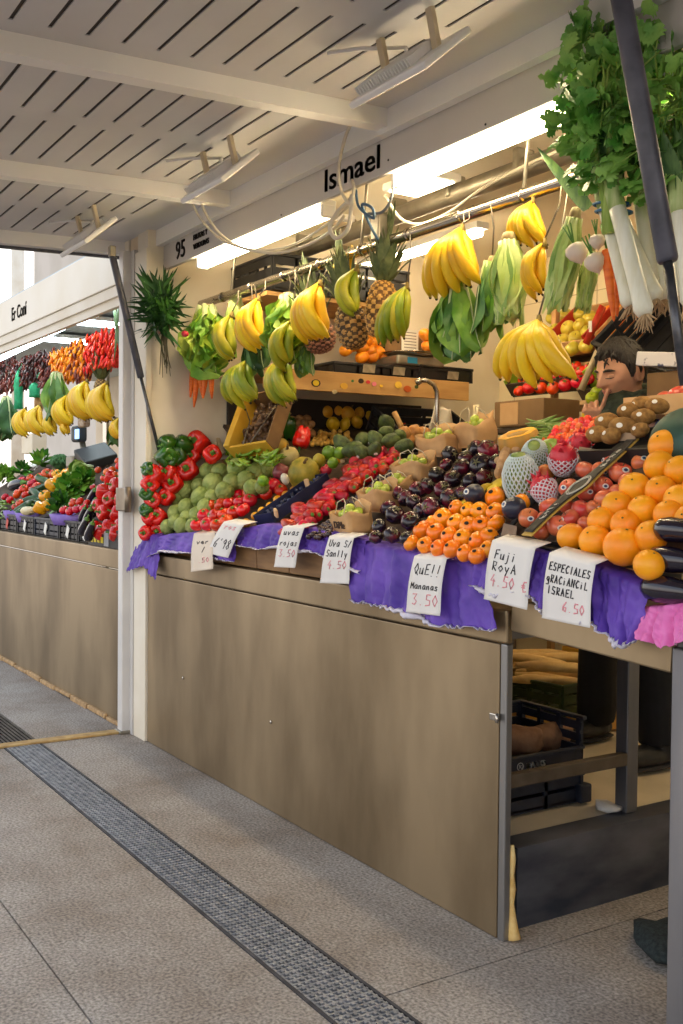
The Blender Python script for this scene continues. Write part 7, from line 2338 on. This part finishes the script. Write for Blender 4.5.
for k, (x0, y0, x1, y1, lb) in enumerate(((14, 372, 23, 408, 'bright green net sock hanging before the dark garlands, left one'), (29, 384, 40, 396, 'bright green net sock hanging before the dark garlands, right one'))):
    a, b = at(x0, y0, Y=2.16), at(x1, y1, Y=2.16)
    w, h = (x1 - x0) * depth(a) / F, (a.z - b.z)
    g = G(); g.lathe([(.006, h * .5), (w * .3, h * .4), (w * .5, h * .1), (w * .42, -h * .3), (w * .5, -h * .5)], 12, lambda q, t, r, z: (r * (1 + .14 * math.sin(5 * q + 8 * t)), z))
    g.tube([(0, 0, h * .5), (0, .04, h * .5 + .08)], .004, 5)
    o = g.build('net_sock', M_NETG); o.location = (a + b) / 2; tag(o, lb, 'net')

# ---- leaves and bananas under the garlands
gb = 'banana bunches of the neighbouring stall'
leafy('chard_bunch', 'broad dark green leaf bunch at the left edge of the neighbouring stall', 'chard', 6, 398, 34, 44, 2.15, (M_CHARD, M_DLEAF), 14, 11, .08, .2, hook=False)
leafy('cabbage', 'large pale green cabbage leaf hanging among the neighbouring bananas', 'cabbage', 56, 374, 34, 48, 2.10, (M_LETD, M_CHARD), 12, 12, .08, .2, hook=False, lw=.8)
leafy('lettuce', 'green lettuce low behind the white pole in the neighbouring stall', 'lettuce', 116, 420, 24, 28, 2.5, (M_LETD, M_CHARD), 10, 13, .1, .2, hook=False)
for (x, y, L, n, lb) in ((26, 409, 26, 5, 'neighbouring banana bunch hanging farthest left'), (40, 406, 28, 5, 'neighbouring banana bunch second from the left, below the cabbage'), (68, 396, 30, 4, 'neighbouring banana bunch beside the nut bag'), (87, 382, 36, 5, 'neighbouring banana bunch left of the pineapple, above the scale'), (107, 384, 38, 7, 'big neighbouring banana bunch below the scarlet garland'), (121, 418, 20, 4, 'small neighbouring banana bunch half hidden by the white pole'), (54, 414, 20, 4, 'small neighbouring banana bunch right below the cabbage leaf'), (68, 420, 14, 3, 'tiny neighbouring banana bunch above the scale display')):
    bananas(x, y, L * .98, n + 1, lb, 0, False, .5, 1.0, 3, 0, 2.12, hook=False, rpx=L * .15, group=gb)
pineapple(101, 394, 8, 30, 2.2, (0, 0, 0), 'pineapple crown standing above the neighbouring bananas', 1.5, rgb(120, 92, 50), rgb(170, 136, 80), 9)
g = G(); g.box((0, 0, 0), (.12, .05, .17), bev=.015); o = g.build('nut_bag', mat('nuts_in_bag', rgb(150, 118, 84), rgb(206, 190, 170), 60, .4)); o.location = at(84, 414, Y=2.15); tag(o, 'clear bag of nuts hanging between the neighbouring bananas', 'bag')
g = G(); g.ball((0, 0, 0), (.035, .035, .075), 12, 9, fn=lambda d: 1 + .06 * math.sin(9 * d.z + 5 * d.x)); o = g.build('garlic_string', mat('tan_garlic', rgb(150, 110, 60), rgb(190, 150, 96), 40, .7)); o.location = at(39, 404, Y=2.2); tag(o, 'tan string of bulbs left of the cabbage leaf', 'bulbs')

# ---- scale with display, white box
rt = empty('shop_scale', 'grey electronic scale with a small blue lit display', 'scale', at(92, 455, Y=2.5))
o_ = Vector(rt.location)
g = G(); c = at(79, 434, Y=2.45) - o_; g.box(c, (.15, .08, .12), bev=.02); g.build('display_head', mat('scale_grey', rgb(70, 74, 78), rough=.5), rt)
g = G(); c2 = at(77, 434, Y=2.40) - o_; g.box(c2, (.085, .006, .07)); g.build('screen', emit('blue_screen', (.35, .6, 1.0), 1.6), rt)
g = G(); g.tube([c + Vector((.01, .02, -.05)), c + Vector((.03, .03, -.14)), at(84, 456, Y=2.48) - o_], .022, 10); g.build('arm', M_GALV, rt)
g = G(); g.box(at(96, 456, Y=2.5) - o_, (.28, .24, .07), rot=(.3, .35, 0), bev=.012); g.build('pan', mat('scale_pan', rgb(56, 58, 60), rough=.5), rt)
g = G(); g.box(at(82, 462, Y=2.5) - o_, (.16, .2, .09), bev=.015); g.build('scale_body', M_GALV, rt)
g = G(); g.box((0, 0, 0), (.52, .20, .27), bev=.01); g.box((0, -.102, .09), (.5, .004, .03)); o = g.build('wall_cabinet', mat('cream_box', rgb(226, 212, 180), rgb(234, 222, 196), 4, .5)); o.location = at(34, 444, Y=4.1); tag(o, 'cream box on the back wall of the neighbouring stall', 'box')
g = G(); g.box((0, 0, 0), (.10, .03, 2.3)); o = g.build('steel_post', M_CHROME); o.location = at(106, 430, Y=3.4); o.location.z = 1.315; tag(o, 'bright steel post in the back of the neighbouring stall', 'post')

# ---- crates and produce
NP = lambda l=0.0, y=1.97, z=1.0, d=34: plane_of(y, z, d, l)
g = G()
v = Vector((0, math.cos(math.radians(34)), math.sin(math.radians(34))))
g.box(Vector((-7.05, 1.97, 1.0)) + v * .38 - Vector((0, 0, .02)), (4.1, .76, .014), rot=(math.radians(34), 0, 0))
o = g.build('display_board', M_BOARD); tag(o, 'dark sloping board under the neighbouring produce', 'board')
q = G()
for x in (-8.9, -7.1, -5.1): q.box((x, 2.55, 1.14), (.05, .04, .48)); q.box((x, 2.0, .95), (.05, .04, .09))
q.build('legs', M_BOARD, o)
for k, (x0, x1, y, mt_, lb) in enumerate(((-26, -1, 530, M_BLK, 'black produce crate at the far left edge of the neighbouring counter'), (0, 17, 532, M_BLK, 'black produce crate with a red and white label, leftmost whole one'), (18, 34, 533, M_BLK, 'black produce crate between the labelled one and the navy one'), (35, 59, 536, M_NVP, 'navy produce crate in the middle of the neighbouring counter'), (60, 78, 538, M_BLK, 'black produce crate below the purple tray of tomatoes'), (79, 93, 540, M_BLK, 'black produce crate below the long aubergines'))):
    a, b = at(x0, y, Y=1.93), at(x1, y, Y=1.93)
    rt = crate('produce_crate', lb, ((a.x + b.x) / 2, 2.02, .912), (b.x - a.x, .18, .115), mt=mt_, slat=3, group='produce crates of the neighbouring stall')
    g = G(); g.box((0, -.098, .05), (.045, .003, .07), rot=(0, .5, 0)); g.build('label', M_RED if k == 1 else M_STICK, rt)
a, b = at(90, 543, Y=1.91), at(126, 543, Y=1.91)
rt = empty('pepper_carton', 'black and yellow printed carton under the bagged red peppers', 'carton', ((a.x + b.x) / 2, 2.0, .955))
g = G(); g.box((0, 0, 0), (b.x - a.x, .2, .10), bev=.004); g.build('carton', M_CARD, rt)
g = G()
for k in range(5): g.box((-.27 + k * .055, -.1015, -.01), (.035, .003, .032), rot=(0, .1 * (k % 2), 0))
g.build('yellow_print', mat('yellow_print', rgb(222, 196, 30), rough=.6), rt)
g = G(); g.box((.02, -.102, 0), (.07, .003, .08)); g.build('grey_label', mat('grey_label', rgb(150, 150, 150), rough=.6), rt)

def nlist(kind, pts, lift, rr, label, group, cat=None, tol=6, tilt=(.3, 1.3)):
    for (p, i, j) in rows_of(pts, tol):
        c = at(p[0], p[1], plane=NP(lift)); s = p[2] * depth(c) / F / rr
        kind.put(c, (rnd(*tilt), rnd(-.5, .5), rnd(-1.2, 1.2)), s, label % (ORD[i], ORD[j]), group)
nlist(tomato_k, [(17, 494, 5), (24, 489, 5), (32, 483, 5), (40, 478, 6), (47, 474, 6), (26, 495, 4.5), (33, 490, 4.5), (22, 480, 4), (5, 497, 4), (10, 500, 4), (20, 503, 4.5), (15, 507, 3.5), (37, 486, 4.5), (54, 474, 5), (30, 478, 4), (93, 487, 3.5), (97, 490, 3.5)], .05, .031, 'tomato in the neighbouring display, %s row from the front, %s from the left', 'tomatoes of the neighbouring stall')
nlist(tomato_k, [(64, 510, 5), (70, 511, 5), (77, 509, 5), (84, 508, 5), (73, 503, 5), (80, 502, 5), (87, 503, 4)], .09, .031, 'tomato in the purple tray of the neighbouring stall, %s row up, %s from the left', 'tomatoes in the purple tray')
M_PEPY = mat('pepper_yellow', rgb(244, 156, 10), rgb(252, 184, 30), 16, .2, vary=.08, hue=.012, coat=.4)
yellow_pepper = Kind(bell_pepper('yellow_bell_pepper', M_PEPY), 'pepper')
nlist(yellow_pepper, [(40, 508, 6), (46, 497, 6), (52, 485, 6), (60, 480, 6), (66, 476, 6), (72, 472, 5), (48, 505, 5), (57, 475, 5), (78, 468, 5)], .06, .044, 'orange yellow bell pepper in the neighbouring display, %s row up, %s from the left', 'yellow peppers of the neighbouring stall')
def ncuke():
    g = G(); g.tube([(-.09, 0, 0), (-.07, 0, 0), (0, 0, .006), (.07, 0, 0), (.09, 0, 0)], [.008, .02, .023, .02, .008], 10)
    return g.build('courgette', mat('courgette_skin', rgb(30, 62, 26), rgb(60, 96, 44), 22, .35, vary=.15))
cuke_k = Kind(ncuke(), 'courgette')
nlist(cuke_k, [(29, 501, 4), (34, 504, 4), (37, 496, 4), (41, 489, 4), (45, 482, 4), (32, 508, 4), (27, 506, 4), (24, 511, 4)], .03, .023, 'dark green courgette in the neighbouring display, %s row up, %s from the left', 'courgettes', tilt=(-.2, .2))
bg = 'aubergines of the neighbouring stall'
for k, (x, y, r, ry, lb) in enumerate(((17, 485, 6, 1.4, 'black aubergine lying at the far left of the neighbouring display'), (92, 498, 5, .7, 'long black aubergine beside the bagged peppers, uppermost'), (94, 508, 5, .6, 'long black aubergine beside the bagged peppers, second from the top'), (88, 518, 5, .6, 'long black aubergine beside the bagged peppers, third from the top'), (84, 527, 5, .7, 'long black aubergine beside the bagged peppers, fourth from the top'), (90, 532, 5, .6, 'long black aubergine beside the bagged peppers, lowest'), (83, 515, 4, .6, 'long black aubergine just right of the purple tray'))):
    c = at(x, y, plane=NP(.06)); aubergine_k.put(c, (.2, ry, .4), r * depth(c) / F / .036, lb, bg)
# greens
def ngreen(name, label, cat, px, py, rpx, mts, n, seed, L=.10, Wd=.05, lift=.05):
    c = at(px, py, plane=NP(lift)); R_ = rpx * depth(c) / F
    rng = random.Random(seed)
    g = G()
    for k in range(n):
        a = rng.uniform(0, 2 * PI); e = rng.uniform(-.2, 1.4)
        d = Vector((math.cos(a) * math.cos(e), math.sin(a) * math.cos(e), math.sin(e)))
        b = Vector((d.x * R_ * .8, d.y * R_ * .35, d.z * R_ * .7))
        leaf(g, b * .5, d, d.orthogonal(), L * rng.uniform(.7, 1.2), Wd * rng.uniform(.7, 1.2), .3, .12, False, rng.randrange(len(mts)), 0, 3, 5, rng.random() * 6)
    o = g.build(name, mts); o.location = c
    return tag(o, label, cat)
M_BAS = mat('basil_green', rgb(44, 112, 26), rgb(96, 160, 44), 14, .4); M_BAS2 = mat('basil_light', rgb(96, 156, 40), rgb(140, 186, 70), 14, .4)
ngreen('green_peppers', 'bright bushy green bunch in the middle of the neighbouring display', 'greens', 68, 492, 17, [M_BAS, M_BAS2], 90, 1, .09, .05)
ngreen('basil_bunch', 'dark green leafy bunch above the purple tray of tomatoes', 'greens', 60, 508, 13, [M_BAS, M_DLEAF], 70, 2, .08, .045)
ngreen('spinach_bunch', 'leafy green bunch upper right of the bushy greens', 'greens', 82, 484, 13, [M_BAS, M_BAS2], 60, 3, .10, .06)
ngreen('parsley_bunch', 'green herbs at the back left of the neighbouring display', 'herbs', 22, 472, 11, [M_BAS, M_DLEAF], 60, 4, .07, .03)
ngreen('chard_bunch', 'leafy bunch with white stalks at the back of the neighbouring display', 'greens', 42, 464, 10, [M_BAS2, M_BAS, M_STICK], 50, 5, .10, .05)
ngreen('leaf_bunch', 'pale green leaves at the left edge of the neighbouring display', 'greens', 5, 480, 15, [M_BAS2, M_LETD], 70, 6, .09, .05)
for k in range(26):
    c = at(rnd(-8, 14), rnd(499, 517), plane=NP(.03)); bean_k.put(c, (0, rnd(-.2, .2), rnd(-.5, .5)), rnd(1.1, 1.5), 'green bean in the heap at the left edge of the neighbouring counter', 'green beans of the neighbouring stall')
def floret(name, mt, sm, px, py, rpx, label, cat, lift=.07, lump=.16):
    c = at(px, py, plane=NP(lift)); R_ = rpx * depth(c) / F
    rng = random.Random(int(px)); g = G()
    g.ball((0, 0, 0), (R_ * .8, R_ * .8, R_ * .7), 12, 8)
    for k in range(46):
        a = k * 2.39996; z = 1 - k / 40
        if z < -.4: break
        s = math.sqrt(max(0, 1 - z * z)); g.ball((s * math.cos(a) * R_ * .8, s * math.sin(a) * R_ * .8, z * R_ * .7), R_ * .24 * rng.uniform(.8, 1.2), 7, 5)
    o = g.build(name, mt); o.location = c
    g = G(); g.tube([(0, 0, -R_ * .4), (0, .01, -R_ * 1.2)], R_ * .3, 8); g.build('stalk', sm, o)
    return tag(o, label, cat)
floret('broccoli', mat('broccoli_green', rgb(40, 84, 44), rgb(76, 120, 66), 60, .8), M_STEMG, 60, 463, 10, 'dark green broccoli head at the back of the neighbouring display', 'broccoli')
leafy('cabbage', 'pale green cabbage lying beside the scale in the neighbouring stall', 'cabbage', 91, 470, 30, 22, 2.32, (M_ROM, M_ROMD), 18, 21, .12, .5, rot=(-1.2, 0, 0), hook=False, lw=.9, tight=1.8)
g = G(); g.ball((0, 0, 0), (.055, .05, .03), 14, 8, fn=lambda d: 1 + .06 * math.sin(14 * d.x) * math.sin(12 * d.y)); o = g.build('cauliflower', mat('cauliflower_cream', rgb(226, 206, 158), rgb(238, 222, 184), 40, .7)); o.location = at(28, 511, plane=NP(.07)); tag(o, 'small cream cauliflower in the second purple tray', 'cauliflower')
M_LILAC = mat('lilac_tray', rgb(120, 92, 178), rgb(150, 124, 204), 8, .6)
for k, (x0, x1, y, lb) in enumerate(((10, 21, 515, 'small lilac paper tray, leftmost on the neighbouring counter'), (22, 34, 517, 'small lilac paper tray holding the cauliflower'), (60, 80, 519, 'lilac paper tray of tomatoes on the neighbouring counter'))):
    a, b = at(x0, y, Y=1.99), at(x1, y, Y=1.99); W_ = b.x - a.x
    g = G(); g.lathe([(W_ * .40, -.035), (W_ * .5, .03), (W_ * .47, .03), (W_ * .37, -.03)], 20, lambda w, t, r, z: (r * (1 + .05 * math.cos(4 * w)), z))
    o = g.build('paper_tray', M_LILAC); o.location = (a + b) / 2 + Vector((0, .02, .0)); o.scale = (1, .7, 1); tag(o, lb, 'tray')
# bagged red peppers stacked by the pole
bp = [(103, 533, 8), (118, 534, 8), (96, 528, 7), (110, 528, 8), (122, 526, 7), (106, 513, 8), (119, 514, 8), (100, 506, 7), (112, 500, 8), (122, 500, 7), (105, 492, 8), (118, 486, 8), (124, 478, 6), (112, 478, 7)]
for (p, i, j) in rows_of(bp, 7):
    c = at(p[0], p[1], plane=plane_of(1.93, 1.0, 60)); red_pepper.put(c, (rnd(1.2, 1.5), rnd(-.3, .3), rnd(-.6, .6)), p[2] * depth(c) / F / .044, 'red bell pepper by the white pole, next stall, %s row up, %s from the left' % (ORD[i], ORD[j]), 'stacked red peppers of the neighbouring stall')
for k, (x, y, r, lb) in enumerate(((112, 470, 4, 'a'), (119, 466, 4, 'b'), (107, 472, 4, 'c'), (124, 470, 4, 'd'), (115, 475, 4, 'e'), (121, 474, 4, 'f'), (104, 478, 4, 'g'), (108, 482, 4, 'h'), (98, 470, 3.5, 'i'), (118, 461, 3.5, 'j'))):
    c = at(x, y, plane=plane_of(1.93, 1.0, 60)); cherry_tomato_k.put(c, (.4, 0, 0), r * depth(c) / F / .0135, 'small red tomato on top of the stacked peppers by the white pole', 'small tomatoes by the pole')
# kinds that were never placed do not stay in the scene
for v_ in list(globals().values()):
    if isinstance(v_, Kind) and not v_.used:
        for ch in KIDS.get(v_.root.name, ()):
            bpy.data.objects.remove(ch)
        bpy.data.objects.remove(v_.root)
